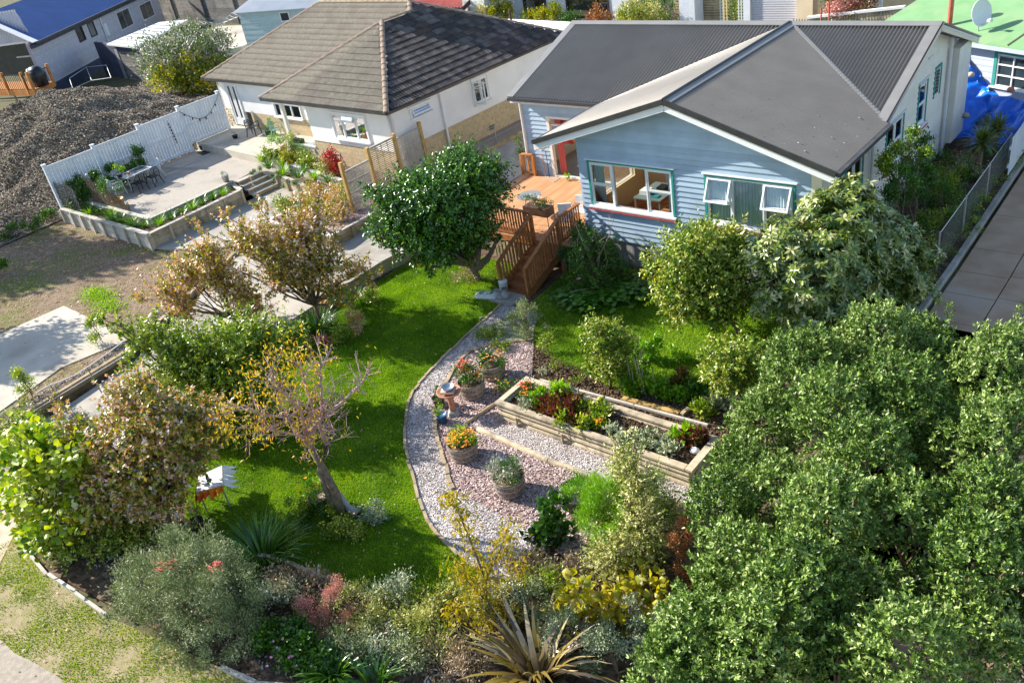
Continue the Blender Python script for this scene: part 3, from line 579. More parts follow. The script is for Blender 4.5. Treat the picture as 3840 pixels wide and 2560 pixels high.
tag(np_mesh('earth_mound', mv, np.stack([ii*n2+jj, (ii+1)*n2+jj, (ii+1)*n2+jj+1, ii*n2+jj+1], 1), 'mound_earth', smooth_=True), 'large mound of dark earth covered in dry leaves', 'mound', kind='structure')
chips('mound_litter', 'chip_mulch', [(-66, 10), (-41.2, 10), (-41.2, 34), (-66, 34)], 260, (0.05, 0.13), 0.6, label='dry leaf litter and clods lying over the mound', cat='leaf litter', zf=lambda x, y: MZ(x, y) + 0.02, zr=0.04, tilt=0.45)

# grass, chips, litter
lawn_holes = []
grass('lawn_grass', 'grass_lawn', lawnP, 3300, 0.06, 0.012, 'short bright green grass of the front lawn', wid=0.016)
grass('lawn_grass', 'grass_lawn', rlawnP, 1800, 0.07, 0.011, 'short green grass in the shade of the blue wall', wid=0.018)
grass('verge_grass', 'grass_verge', [p for p in vergeP], 2300, 0.045, 0.004, 'yellow green verge grass with bare spots', wid=0.022, cut=lambda x, y: (x > -22.5) & (x < -5) & (y > 0.8) & (noise2(x, y, 1.9, 11) + rng.normal(size=len(x)) * .25 < 0.42) & (rng.uniform(size=len(x)) < 0.85) & ~inpoly(x, y, [(-40, -12)] + [tuple(p[:2]) for p in rd] + [(-13, 0.5), (4, -12)]))
chips('path_shell', 'chip_shell', pathP, 2800, (0.02, 0.05), 0.7, 0.02, 'loose crushed shell on the curved path', cat='crushed shell')
chips('path_shell', 'chip_shell', path2P, 2600, (0.02, 0.045), 0.7, 0.022, 'loose crushed shell beside the raised bed', cat='crushed shell')
chips('path_litter', 'chip_mulch', pathP, 60, (.02, .07), .5, .035, 'dark leaf scraps on the shell path', cat='leaf litter')
chips('bark_chips', 'chip_bark', barkP, 2000, (0.03, 0.10), 0.42, 0.018, 'brown bark chips between the barrels', cat='bark chips', zr=0.025)
vegP = [(-14.9, 16.4), (-13.3, 13.9), (-7.0, 14.3), (-6.8, 15.6), (-11, 14.9), (-13.3, 15.3)]
chips('soil_clods', 'chip_soil', [(-15, 16), (-13.1, 13.7), (-6.9, 13.7), (-6.9, 15.4), (-11, 14.9), (-13.3, 15.3)], 900, (0.03, 0.09), 0.7, 0.0, 'crumbly soil and clods behind the raised bed', cat='soil', zr=0.03, tilt=0.6)
chips('lawn_litter', 'litter', lawnP, 5, (0.03, 0.06), 0.6, 0.05, 'fallen autumn leaves on the lawn', cat='fallen leaves', zr=0.03)
chips('yard_litter', 'litter', [p for p in yardP if p[0] > -50] + [(-45, 20), (-45, 5)], 60, (0.03, 0.08), 0.6, 0.305, 'dry leaves strewn over the bare yard', cat='fallen leaves', zr=0.02)
chips('verge_litter', 'litter', vergeP, 7, (0.04, 0.08), 0.6, 0.03, 'pale fallen leaves on the verge', cat='fallen leaves')
grass('yard_grass', 'grass_verge', [(-62, 4.3), (-25.8, 3.8), (-25.9, 9.1), (-27.6, 12.7), (-29.2, 15.7), (-32.9, 14.3), (-45, 14.3)], 380, 0.035, 0.30, 'thin patchy grass and moss on the bare yard', wid=0.03,
      cut=lambda x, y: (noise2(x, y, 0.9, 21) + rng.normal(size=len(x)) * .3 > 0.25) & ~inpoly(x, y, [tuple(s[:2]) for s in [sb[0], q0, sb[2], sb[3], sb[4], sb[5], sb[6]]]) & (x > -48))
strip = [(-26.6, 5.2), (-25.3, 5.8), (-25.6, 9.1), (-27.3, 12.7), (-28.2, 12.7), (-27.0, 9.4), (-26.9, 8.0)]
sheet('mulch_strip', 'mound_earth', [P('I',0,680,.34)[:2] + [0, -1.0], P('I',0,680,.34)[:2], P('I',700,300,.34)[:2], P('I',1150,0,.34)[:2], (-27.9, 12.6), (-27.35, 12.6), (-25.72, 9.1), (-25.4, 5.8), (-25.3, 4.4)], 0.345, 'dark mulch strip beside the parking slab', 'mulch', t=0.04)
chips('strip_mulch', 'chip_mulch', [tuple(P('I',0,680,.34)[:2] + [0, -1.0]), tuple(P('I',0,680,.34)[:2]), tuple(P('I',700,300,.34)[:2]), tuple(P('I',1150,0,.34)[:2]), (-27.9, 12.6), (-27.35, 12.6), (-25.72, 9.1), (-25.4, 5.8), (-25.3, 4.4)], 420, (0.03, 0.1), 0.4, 0.35, 'coarse dark wood mulch in the strip by the slab', cat='mulch', zr=0.03, tilt=0.5)
chips('bed_litter', 'chip_mulch', [(-20.5, 3.5), (-12, 4.2), (-6, 5.4), (-9.3, 7.4), (-13, 6.1), (-16.3, 5.2), (-18.6, 6.6), (-20.3, 9.3), (-21.8, 12.4), (-22, 9)], 260, (0.03, 0.1), 0.5, 0.005, 'mulch and dead leaves under the front shrubs', cat='mulch', zr=0.03, tilt=0.6)

# ---------------------------------------------------------------- building helpers
class Wall:
    def __init__(s, o, d, n): s.o = np.array([*o, 0.0]); s.d = np.array([*d, 0.0]); s.n = np.array([*n, 0.0])
    def pt(s, a, n, z): p = s.o + s.d * a + s.n * n; return np.array([p[0], p[1], z])
    def hexa(s, mb, s0, s1, n0, n1, z0, z1): return mb.hexa([s.pt(s0, n1, z0), s.pt(s1, n1, z0), s.pt(s1, n0, z0), s.pt(s0, n0, z0), s.pt(s0, n1, z1), s.pt(s1, n1, z1), s.pt(s1, n0, z1), s.pt(s0, n0, z1)])
    def piece(s, name, m, par, s0, s1, n0, n1, z0, z1):
        return piece(name, m, par, s.pt((s0 + s1) / 2, (n0 + n1) / 2, (z0 + z1) / 2), (abs(s1 - s0), abs(n1 - n0), abs(z1 - z0)), np.column_stack([s.d, s.n, [0, 0, 1.0]]))
def minus(iv, a, b):
    out = []
    for x0, x1 in iv:
        if b <= x0 or a >= x1: out.append((x0, x1)); continue
        if a > x0: out.append((x0, a))
        if b < x1: out.append((b, x1))
    return out
def boards(par, W, lo, hi, z0, z1, pitch, m, ops=(), lap=0.038, name='weatherboard', joins=None):
    k = 0; z = z0
    while z < z1 - 0.02:
        zt = min(z + pitch, z1); zm = (z + zt) / 2
        iv = [(lo(z), hi(z))]
        for (a, b, c, d) in ops:
            if c < zm < d: iv = minus(iv, a, b)
        for a, b in iv:
            if b - a < 0.03: continue
            ta = max(a, lo(zt)) if a == lo(z) else a; tb = min(b, hi(zt)) if b == hi(z) else b
            if tb < ta: tb = ta = (ta + tb) / 2
            P_ = W.pt; mb = MB()
            mb.hexa([P_(a, lap, z), P_(b, lap, z), P_(b, 0, z), P_(a, 0, z), P_(ta, 0.004, zt), P_(tb, 0.004, zt), P_(tb, 0, zt), P_(ta, 0, zt)])
            mb.build(name, m, par)
        z += pitch; k += 1
def panel(mb, W, s0, s1, z0, z1, ops, n0=-0.12, n1=-0.002):
    zs = sorted({z0, z1} | {v for o in ops for v in o[2:4] if z0 < v < z1})
    for a, b in zip(zs[:-1], zs[1:]):
        iv = [(s0, s1)]
        for o in ops:
            if o[2] < (a + b) / 2 < o[3]: iv = minus(iv, o[0], o[1])
        for p, q in iv: W.hexa(mb, p, q, n0, n1, a, b)
    return mb
def curtain(par, W, s0, s1, z0, z1, n, m, folds=9, amp=0.03):
    k = folds * 6; mb = MB(); pts = [(s0 + (s1 - s0) * i / k, n + amp * math.sin(i * 2 * math.pi / 6 + 0.7 * math.sin(i * 0.37))) for i in range(k + 1)]
    for (a, na), (b, nb) in zip(pts[:-1], pts[1:]): mb.poly([W.pt(a, na, z0), W.pt(b, nb, z0), W.pt(b, nb, z1), W.pt(a, na, z1)])
    return mb.build('curtain', m, par, True)
def sash(par, W, s0, s1, z0, z1, n, open_=0.0, m='white_paint', g='glass', t=0.05, bar=None):
    """a sash: four rails and its pane; open_ swings the foot outwards (top hung)"""
    h = z1 - z0; c, sn = math.cos(open_), math.sin(open_)
    def Q(a, v, dn): return W.pt(a, n + v * sn + dn * c, z1 - v * c + dn * sn)
    mb = MB()
    def bar_(a0, a1, v0, v1, d=0.035): mb.hexa([Q(a0, v1, d), Q(a1, v1, d), Q(a1, v1, 0), Q(a0, v1, 0), Q(a0, v0, d), Q(a1, v0, d), Q(a1, v0, 0), Q(a0, v0, 0)])
    bar_(s0, s1, 0, t); bar_(s0, s1, h - t * 1.2, h); bar_(s0, s0 + t, t, h - t * 1.2); bar_(s1 - t, s1, t, h - t * 1.2)
    if bar:
        for v in bar: bar_(s0 + t, s1 - t, v * h - 0.012, v * h + 0.012, 0.03)
    o = mb.build('sash', m, par)
    pm = MB().hexa([Q(s0 + t, h - t, .02), Q(s1 - t, h - t, .02), Q(s1 - t, h - t, .014), Q(s0 + t, h - t, .014), Q(s0 + t, t, .02), Q(s1 - t, t, .02), Q(s1 - t, t, .014), Q(s0 + t, t, .014)])
    pm.build('pane', g, par); return o
def window(par, W, s0, s1, z0, z1, cols, arch='teal_paint', under='red_paint', cur=None, g='glass', ah=0.07, frame='white_paint', name='window', sill=True, label=None):
    mb = MB(); p = 0.055
    W.hexa(mb, s0, s0 + ah, 0.0, p, z0, z1); W.hexa(mb, s1 - ah, s1, 0.0, p, z0, z1); W.hexa(mb, s0 + ah, s1 - ah, 0.0, p, z1 - ah, z1)
    w_ = mb.build(name, arch, par)
    if label: w_['label'] = label
    a0, a1, b0, b1 = s0 + ah, s1 - ah, z0 + 0.03, z1 - ah; t = 0.045
    mb = MB(); W.hexa(mb, a0, a0 + t, -0.1, 0.03, b0, b1); W.hexa(mb, a1 - t, a1, -0.1, 0.03, b0, b1); W.hexa(mb, a0 + t, a1 - t, -0.1, 0.03, b1 - t, b1); W.hexa(mb, a0 + t, a1 - t, -0.1, 0.03, b0, b0 + t)
    for c in cols[:-1]:
        x = a0 + (a1 - a0) * c[1]; W.hexa(mb, x - t / 2, x + t / 2, -0.09, 0.034, b0 + t, b1 - t)
    mb.build('frame', frame, w_)
    for c in cols:
        x0 = a0 + (a1 - a0) * c[0] + t * 0.6; x1 = a0 + (a1 - a0) * c[1] - t * 0.6; zb, zt = b0 + t, b1 - t; k = c[2]
        if k == 'fix': W.piece('pane', g, w_, x0, x1, -0.03, -0.024, zb, zt)
        elif k == 'sash': sash(w_, W, x0, x1, zb, zt, -0.02, 0, frame, g)
        elif k == 'bar': sash(w_, W, x0, x1, zb, zt, -0.02, 0, frame, g, bar=[0.28])
        elif k == 'split':
            zm = zb + (zt - zb) * 0.5; sash(w_, W, x0, x1, zm, zt, -0.01, 0, frame, g); sash(w_, W, x0, x1, zb, zm, -0.03, 0, frame, g)
        elif k == 'awn':
            zm = zb + (zt - zb) * 0.48; W.piece('transom', frame, w_, x0, x1, -0.04, 0.02, zm - 0.02, zm + 0.02)
            sash(w_, W, x0, x1, zm, zt, 0.02, 0.42, frame, g); sash(w_, W, x0, x1, zb, zm - 0.02, -0.02, 0, frame, g)
        elif k == 'awnfull': sash(w_, W, x0, x1, zb, zt, 0.02, 0.5, frame, g, bar=[0.5])
        elif k == 'awntop':
            zm = zb + (zt - zb) * 0.76; sash(w_, W, x0, x1, zm, zt, 0.02, 0.5, frame, g); sash(w_, W, x0, x1, zb, zm, -0.02, 0, frame, g)
    if sill:
        mb = MB(); W.hexa(mb, s0 - 0.04, s1 + 0.04, -0.08, 0.13, z0 - 0.02, z0 + 0.03); mb.build('sill', frame, w_)
        if under: W.piece('sill_edge', under, w_, s0 - 0.04, s1 + 0.04, 0.02, 0.125, z0 - 0.10, z0 - 0.022)
        W.piece('drip_cap', frame, w_, s0 - 0.05, s1 + 0.05, 0.0, 0.10, z1 + 0.004, z1 + 0.03)
    if cur:
        for (c0, c1, m, f) in cur: curtain(w_, W, a0 + (a1 - a0) * c0, a0 + (a1 - a0) * c1, b0, b1, -0.085, m, f, .022)
    return w_
def corrugated(par, p0, es, et, poly, pitch=0.105, amp=0.027, m='roof_steel', name='roof_sheet', seg=6):
    p0, es, et = (np.array(v, float) for v in (p0, es, et)); es /= np.linalg.norm(es); et /= np.linalg.norm(et); nn = np.cross(es, et)
    if nn[2] < 0: nn = -nn
    pl = np.array(poly, float); s0, s1 = pl[:, 0].min(), pl[:, 0].max(); k = int((s1 - s0) / pitch * seg); ss = np.linspace(s0 + 1e-4, s1 - 1e-4, k + 1); V = []; 
    for s in ss:
        ts = []
        for i in range(len(pl)):
            a, b = pl[i], pl[(i + 1) % len(pl)]
            if (a[0] - s) * (b[0] - s) <= 0 and a[0] != b[0]: ts.append(a[1] + (b[1] - a[1]) * (s - a[0]) / (b[0] - a[0]))
        h = amp * math.sin(2 * math.pi * (s - s0) / pitch)
        for t in (min(ts), max(ts)): V.append(p0 + es * s + et * t + nn * h)
    V = np.array(V); i = np.arange(k)[:, None] * 2; Fc = np.concatenate([i, i + 2, i + 3, i + 1], 1)
    return np_mesh(name, V, Fc, m, par, smooth_=True)
def plane3(p0, es, et, st):
    es = np.array(es, float); et = np.array(et, float); es /= np.linalg.norm(es); et /= np.linalg.norm(et); return np.array(p0, float) + es * st[0] + et * st[1]

# ---------------------------------------------------------------- the blue weatherboard house
YF, XR, YD, ZE, ZR, XA, YR = 20.84, -8.3, 24.45, 4.05, 5.60, -12.5, 28.4
XL, XWL = -16.05, SY(1996, 650, 24.45)[0]
hs = thing('weatherboard_house', 'blue and cream weatherboard house with grey corrugated roof and teal windows', 'house', (-12.5, 24, 0.8))
WF, WR, WD = Wall((0, YF), (1, 0), (0, -1)), Wall((XR, 0), (0, 1), (1, 0)), Wall((0, YD), (1, 0), (0, -1))
w1 = (-15.70, -12.66, 1.88, 3.42); w2 = (-11.67, -8.98, 1.90, 3.41)
rt = lambda z: (ZR - 0.17 - z) / 0.326
boards(hs, WF, lambda z: max(XL, XA - rt(z)), lambda z: min(XR - 0.25, XA + rt(z)), 0.8, 5.38, 0.165, 'blue_board', [w1, w2])
WF.piece('corner_board', 'cream_plaster', hs, XR - 0.25, XR + 0.03, 0.0, 0.04, 0.5, 3.95)
rw = []
for (a, b, c, d, e, f) in (((700,1520),(870,1370),1.95,0,0,0), ((1080,1170),(1245,1010),1.95,0,0,0), ((1380,775),(1465,700),2.35,0,0,0), ((1530,630),(1590,580),2.86,0,0,0)):
    A, B_ = SX(*px('D', *a), XR), SX(*px('D', *b), XR); rw.append((A[1], B_[1], c, (A[2] + B_[2]) / 2))
gr = lambda z: (ZR - 0.17 - z) / 0.352
boards(hs, WR, lambda z: max(YF + 0.02, YR - gr(z) - (4.4 if z < 3.95 else 0)), lambda z: min(32.5, YR + gr(z)), 0.62, 5.35, 0.165, 'cream_board', rw)
boards(hs, WD, lambda z: XWL, lambda z: XL, 0.95, 3.9, 0.165, 'blue_board', [(-20.05, XL - 0.01, 0.9, 3.28)])
WD.piece('corner_board', 'white_paint', hs, XWL - 0.1, XWL, -0.02, 0.045, 0.6, 3.9)
mb = MB(); panel(mb, WF, XL, XR, 0.75, 3.95, [w1, w2]); panel(mb, WR, YF, 32.5, 0.6, 3.9, [r for r in rw])
panel(mb, WD, XWL, XL, 0.7, 3.9, [(-20.0, XL - 0.01, 0.9, 3.28)])
for sg in (-1, 1): mb.slab([(XA, YF + 0.002, 5.42), (XA + sg * 4.4, YF + 0.002, 3.98), (XA, YF + 0.002, 3.95)][::sg], (0, 0.1, 0))
mb.slab([(XR - 0.002, YR, 5.42), (XR - 0.002, YR - 4.2, 3.9), (XR - 0.002, YR + 4.2, 3.9)], (-0.1, 0, 0))
mb.box(XWL, XWL + 0.1, YD, 25.2, 0.6, 3.9).box(XWL, XWL + 0.1, 27.8, 32.4, 0.6, 3.9).box(XWL, XWL + 0.1, 25.2, 27.8, 0.6, 1.7).box(XWL, XWL + 0.1, 25.2, 27.8, 3.4, 3.9).box(XL, XL + 0.1, YF + 0.12, 21.3, 0.6, 3.9).box(XL, XL + 0.1, 23.6, YD, 0.6, 3.9).box(XL, XL + 0.1, 21.3, 23.6, 0.6, 1.8).box(XL, XL + 0.1, 21.3, 23.6, 3.45, 3.9).box(XWL, XR, 32.4, 32.5, 0.6, 3.9)
mb.build('wall', 'cream_board', hs)
mb = MB().box(XL + 0.02, XR - 0.02, YF + 0.02, YF + 0.16, -0.05, 0.78).box(XR - 0.16, XR - 0.02, YF + 0.17, 32.4, -0.05, 0.6); mb.build('foundation', 'foundation', hs)
for x in (-14.0, -12.0, -10.0): WF.piece('foundation_vent', 'black', hs, x, x + 0.3, -0.03, -0.015, 0.35, 0.55)
# roof sheets
q = 1.0 / math.hypot(4.75, 1.55); eL = np.array([4.75, 0, 1.55]) * q; eR = np.array([-4.75, 0, 1.55]) * q; Lg = 1 / q
q = 1.0 / math.hypot(4.4, 1.55); eM = np.array([0, 4.4, 1.55]) * q; Lm = 1 / q; eB = np.array([0, -4.4, 1.55]) * q
YG = 20.28
corrugated(hs, (XA - 4.75, YG, ZE), (0, 1, 0), eL, [(0, 0), (24.0 - YG, 0), (28.4 - YG, Lg), (0, Lg)])
corrugated(hs, (XA + 4.75, YG, ZE), (0, 1, 0), eR, [(0, 0), (24.0 - YG, 0), (28.4 - YG, Lg), (0, Lg)])
corrugated(hs, (-21.3, 24.0, ZE), (1, 0, 0), eM, [(0, 0), (4.05, 0), (8.8, Lm), (0, Lm)], pitch=.125, amp=.045)
corrugated(hs, (-21.3, 24.0, ZE), (1, 0, 0), eM, [(13.55, 0), (8.8, Lm), (13.56, Lm)], pitch=0.115, amp=.04)
corrugated(hs, (-21.3, 32.8, ZE), (1, 0, 0), eB, [(0, 0), (13.56, 0), (13.56, Lm), (0, Lm)])
dn = np.array([0, 0, -0.045]); mb = MB()
A = np.array; v = lambda x, y, z: A([x, y, z], float)
mb.slab([v(XA-4.7,YG+.02,ZE)+dn, v(XA,YG+.02,ZR)+dn, v(XA,28.4,ZR)+dn, v(XA-4.7,24,ZE)+dn][::-1], 0.06)
mb.slab([v(XA+4.7,YG+.02,ZE)+dn, v(XA,YG+.02,ZR)+dn, v(XA,28.4,ZR)+dn, v(XA+4.7,24,ZE)+dn], 0.06)
mb.slab([v(-21.25,24,ZE)+dn, v(XA-4.75,24,ZE)+dn, v(XA,28.4,ZR)+dn, v(-21.25,28.4,ZR)+dn], 0.06)
mb.slab([v(XA+4.75,24,ZE)+dn, v(-7.8,28.4,ZR)+dn, v(XA,28.4,ZR)+dn], 0.06)
mb.slab([v(-21.25,28.4,ZR)+dn, v(-7.8,28.4,ZR)+dn, v(-7.8,32.8,ZE)+dn, v(-21.25,32.8,ZE)+dn], 0.06)
mb.build('soffit', 'soffit', hs)
def cap(name, a, b, w=0.34, m='flash_steel', t=0.03, up=(0, 0, 1)): return pbeam(name, m, hs, a, b, w, t, up)
u1 = (-0.31, 0, 0.95); u2 = (0.31, 0, 0.95); um = (0, -0.33, 0.94)
cap('ridge_cap', (XA - 0.11, YG, ZR - 0.005), (XA - 0.11, 28.3, ZR - 0.005), 0.24, 'flash_steel', 0.025, u1); cap('ridge_cap', (XA + 0.11, YG, ZR - 0.005), (XA + 0.11, 28.3, ZR - 0.005), 0.24, 'flash_steel', 0.025, u2)
MB().tube([(XA, YG, ZR + 0.035), (XA, 28.35, ZR + 0.035)], 0.05, 8).build('ridge_roll', 'fascia_dark', hs)
for yy_, uu_ in ((28.3, um), (28.5, (0, .33, .94))): cap('ridge_cap', (-21.35, yy_, ZR + 0.01), (-7.8, yy_, ZR + 0.01), 0.24, 'flash_steel', 0.025, uu_)
cap('valley_flashing', (XA + 4.7, 24.05, ZE + 0.03), (XA + 0.1, 28.3, ZR - 0.0), 0.11); cap('valley_flashing', (XA - 4.7, 24.05, ZE + 0.0), (XA - 0.1, 28.3, ZR - 0.03), 0.10, 'fascia_dark')
cap('barge_flashing', (-21.22, 23.95, ZE + 0.03), (-21.22, 28.4, ZR + 0.03), 0.30, up=um); cap('barge_flashing', (-7.95, 24.0, ZE + 0.035), (-7.95, 28.4, ZR + 0.035), 0.28, up=um); cap('barge_flashing', (-7.95, 32.8, ZE + 0.03), (-7.95, 28.4, ZR + 0.03), 0.28, up=(0, .33, .94))
for sg in (-1, 1):
    a = v(XA, YG, ZR); b = v(XA + sg * 4.78, YG, ZE)
    pbeam('barge_cap', 'fascia_dark', hs, a + [0, -.03, -.02], b + [0, -.03, -.02], 0.05, 0.15)
    pbeam('barge_board', 'white_paint', hs, a + [0, 0.01, -.19], b + [0, 0.01, -.19], 0.035, 0.2)
    pbeam('barge_soffit', 'soffit', hs, a + [0, .3, -.2], b + [sg * -0.2, .3, -.13], 0.5, 0.02)
pbeam('barge_board', 'cream_plaster', hs, (-7.83, 23.98, ZE - .12), (-7.83, 28.4, ZR - .12), 0.035, 0.2); pbeam('barge_board', 'cream_plaster', hs, (-7.83, 32.8, ZE - .12), (-7.83, 28.4, ZR - .12), 0.035, 0.2)
pbeam('barge_cap', 'gutter', hs, (-7.8, 23.98, ZE + 0.0), (-7.8, 28.4, ZR + 0.0), 0.03, 0.06); pbeam('barge_cap', 'gutter', hs, (-7.8, 32.8, ZE + 0.0), (-7.8, 28.4, ZR + 0.0), 0.03, 0.06)
pbeam('gutter', 'gutter', hs, (-21.3, 23.93, ZE - 0.05), (-17.3, 23.93, ZE - 0.05), 0.12, 0.11); pbeam('gutter', 'gutter', hs, (-7.68, YG, ZE - 0.05), (-7.68, 24.0, ZE - 0.05), 0.12, 0.11); pbeam('gutter', 'gutter', hs, (-17.32, YG, ZE - 0.05), (-17.32, 23.9, ZE - 0.05), 0.1, 0.1)
pbeam('fascia', 'soffit', hs, (-21.3, 24.02, ZE - 0.12), (-17.2, 24.02, ZE - 0.12), 0.04, 0.2); pbeam('eave_lining', 'soffit', hs, (-21.2, 24.25, ZE - 0.2), (-16.2, 24.25, ZE - 0.2), 0.45, 0.02)
MB().box(-17.3, -17.0, YG, YG + 0.5, ZE - 0.3, ZE - 0.12).build('eave_box', 'white_paint', hs)
# screws in rows
pts = []
for k, (p0, ex, ey, smax) in enumerate((((XA - 4.75, YG, ZE), (0, 1, 0), eL, 24.0 - YG), ((XA + 4.75, YG, ZE), (0, 1, 0), eR, 24.0 - YG))):
    for t in np.arange(0.35, Lg - 0.2, 0.9):
        for s in np.arange(0.3, smax + 4.4 * t / Lg - 0.2, 0.52): pts.append(plane3(p0, ex, ey, (s + rng.uniform(-.03, .03), t)) + [0, 0, 0.018])
mb = MB()
for p in pts: mb.lathe(p, [(0.009, 0), (0.007, 0.010)], 5)
tag(mb.build('roof_screw', 'screw', hs), kind='stuff')
mb = MB()
for i in range(12):
    s, t = rng.uniform(0.2, 3.4), rng.uniform(0.15, 1.6); p = plane3((XA + 4.75, YG, ZE), (0, 1, 0), eR, (s, t)) + [0, 0, 0.03]; r = rng.uniform(0.008, 0.026); mb.lathe(p, [(r, 0), (r * 0.6, 0.006)], 6)
tag(mb.build('bird_dropping', 'bird_lime', hs), kind='stuff')
# windows
window(hs, WF, *w1, [(0, .285, 'split'), (.285, .70, 'fix'), (.70, 1, 'split')], cur=[(0.03, 0.16, 'curtain_blue', 4), (0.93, 0.985, 'curtain_blue', 2)], label='wide teal framed window showing the dining room')
window(hs, WF, *w2, [(0, .31, 'awn'), (.31, .67, 'fix'), (.67, 1, 'awn')], cur=[(0.01, 0.99, 'curtain_blue', 26)], label='teal framed window with two open top sashes and drawn curtains')
window(hs, WR, *rw[0], [(0, .5, 'split'), (.5, 1, 'split')], cur=[(0.01, 0.99, 'curtain_white', 12)])
window(hs, WR, *rw[1], [(0, .5, 'split'), (.5, 1, 'split')], cur=[(0.01, 0.99, 'curtain_white', 12)])
window(hs, WR, *rw[2], [(0, 1, 'split')], cur=[(0.01, 0.99, 'curtain_white', 8)])
lw = window(hs, WR, *rw[3], [(0, 1, 'fix')], g='glass_grey', sill=False)
for k in range(7): WR.piece('louvre', 'glass_dark', lw, rw[3][0] + .1, rw[3][1] - .1, -0.01, 0.02, rw[3][2] + .08 + k * .11, rw[3][2] + .15 + k * .11)
WR.piece('wall_vent', 'soffit', hs, 29.0, 29.4, 0.03, 0.05, 4.35, 4.41)
MB().tube([(XR + .12, 31.0, 4.5), (XR + .12, 31.0, 0.3)], 0.055, 8).build('downpipe', 'soffit', hs); MB().tube([(XR + .1, 24.2, 3.85), (XR + .1, 24.2, 0.3)], 0.045, 8).build('downpipe', 'soffit', hs)
MB().tube([(XWL - .04, YD - .08, 3.9), (XWL - .04, YD - .08, 0.95)], 0.04, 8).build('downpipe', 'white_paint', hs)
MB().box(XR, XR + 0.35, 31.15, 32.5, 0.9, 4.1).build('wall_pier', 'cream_board', hs)
# sliding door
mb = MB(); WD.hexa(mb, -20.05, -19.93, -0.1, 0.05, 0.95, 3.28); WD.hexa(mb, -19.93, XL - 0.02, -0.1, 0.05, 3.2, 3.28); WD.hexa(mb, -19.93, XL - .02, -0.1, 0.06, 0.955, 1.0)
dd = mb.build('sliding_door', 'cream_board', hs)
for x in (-18.15, -18.02): WD.piece('door_stile', 'cream_plaster', dd, x, x + 0.06, -0.05 if x > -18.1 else -0.08, 0.0 if x > -18.1 else -0.05, 1.0, 3.2)
WD.piece('door_rail', 'red_paint', dd, -17.95, XL - .05, -0.05, -0.02, 1.95, 2.03); WD.piece('pane', 'glass_reflect', dd, -17.95, XL - .05, -0.04, -0.032, 1.0, 3.2)
WD.piece('transom_bar', 'cream_plaster', dd, -19.9, XL - .05, -0.09, 0.0, 2.92, 2.98)
curtain(dd, WD, -19.85, -19.55, 1.0, 3.15, -0.2, 'curtain_pink', 4); curtain(dd, WD, -19.6, -19.1, 2.2, 3.15, -0.22, 'curtain_red', 4); curtain(dd, WD, -19.1, -18.95, 2.3, 3.15, -0.22, 'curtain_orange', 2)
# rooms
def room(x0, x1, y0, y1, z0, z1, fl, wl, wo=None):
    MB().box(x0, x1, y0, y1, z0 - 0.05, z0).build('room_floor', fl, hs)
    mb = MB()
    if wo: mb.box(x0, x0 + .06, y0, wo[0], z0, z1).box(x0, x0 + .06, wo[1], y1, z0, z1).box(x0, x0 + .06, wo[0], wo[1], z0, wo[2]).box(x0, x0 + .06, wo[0], wo[1], wo[3], z1)
    else: mb.box(x0, x0 + .06, y0, y1, z0, z1)
    mb.box(x1 - .06, x1, y0, y1, z0, z1).box(x0 + .06, x1 - .06, y1 - .06, y1, z0, z1).box(x0, x1, y0, y1, z1, z1 + 0.05); mb.build('room_wall', wl, hs)
room(-15.9, -12.3, YF + .14, 24.2, 0.95, 3.75, 'rug', 'inner_wall', (21.3, 23.6, 1.8, 3.45)); room(-12.2, -8.5, YF + .14, 24.2, 0.95, 3.75, 'carpet', 'inner_pale')
room(XWL + .12, -16.2, YD + .14, 28.4, 0.95, 3.75, 'carpet', 'inner_pale', (25.2, 27.8, 1.7, 3.4))  # opening in the unseen side wall added so sun reaches this room
MB().box(-14.95, -14.25, 24.07, 24.13, 0.96, 2.95).build('inner_door', 'white_paint', hs); MB().box(-13.8, -13.55, 24.0, 24.13, 0.96, 3.4).build('inner_door', 'cream_board', hs)
dk = thing('desk', 'dark desk with papers inside the dining room window', 'desk', (-14.5, 22.6, 0.95))
MB().box(-15.0, -14.0, 22.1, 23.5, 1.66, 1.70).build('desk_top', 'desk_grey', dk)
for x in (-14.95, -14.05):
    for y in (22.15, 23.45): MB().box(x - .02, x + .02, y - .02, y + .02, .96, 1.66).build('leg', 'galv', dk)
tag(MB().box(-14.9, -14.6, 22.35, 22.7, 1.71, 1.86).build('basket', 'paper_white'), 'white basket standing on the desk behind the window', 'basket')
tag(MB().box(-14.6, -14.3, 22.9, 23.25, 1.71, 1.78).build('tray', 'black'), 'dark tray standing on the desk behind the window', 'tray')
tag(MB().box(-14.5, -14.2, 22.3, 22.5, 1.71, 1.73).build('book', 'teal_book'), 'teal book lying on the desk behind the window', 'book')
ch = thing('dining_chair', 'pinkish wooden dining chair by the desk inside the window', 'chair', (-13.65, 22.3, .95))
MB().box(-13.9, -13.45, 22.05, 22.5, 1.4, 1.45).build('seat', 'cushion_brown', ch); MB().box(-13.5, -13.45, 22.05, 22.5, 1.6, 1.95).build('backrest', 'wood_chair', ch)
for x, z in ((-13.87, 1.4), (-13.48, 1.95)):
    for y in (22.08, 22.47): MB().box(x - .025, x + .025, y - .025, y + .025, .96, z).build('leg', 'wood_chair', ch)
tag(MB().lathe((-12.9, 22.2, 0.955), [(0.5, 0), (0.55, 0.06), (0.4, 0.14), (0.05, 0.18)], 14, (1, .7)).build('floor_cushion', 'rug_red', None, True), 'red cushion on the patterned floor behind the window', 'cushion')
bp = thing('backpack', 'black backpack on the carpet inside the open door', 'bag', (-19.0, 25.6, 0.95))
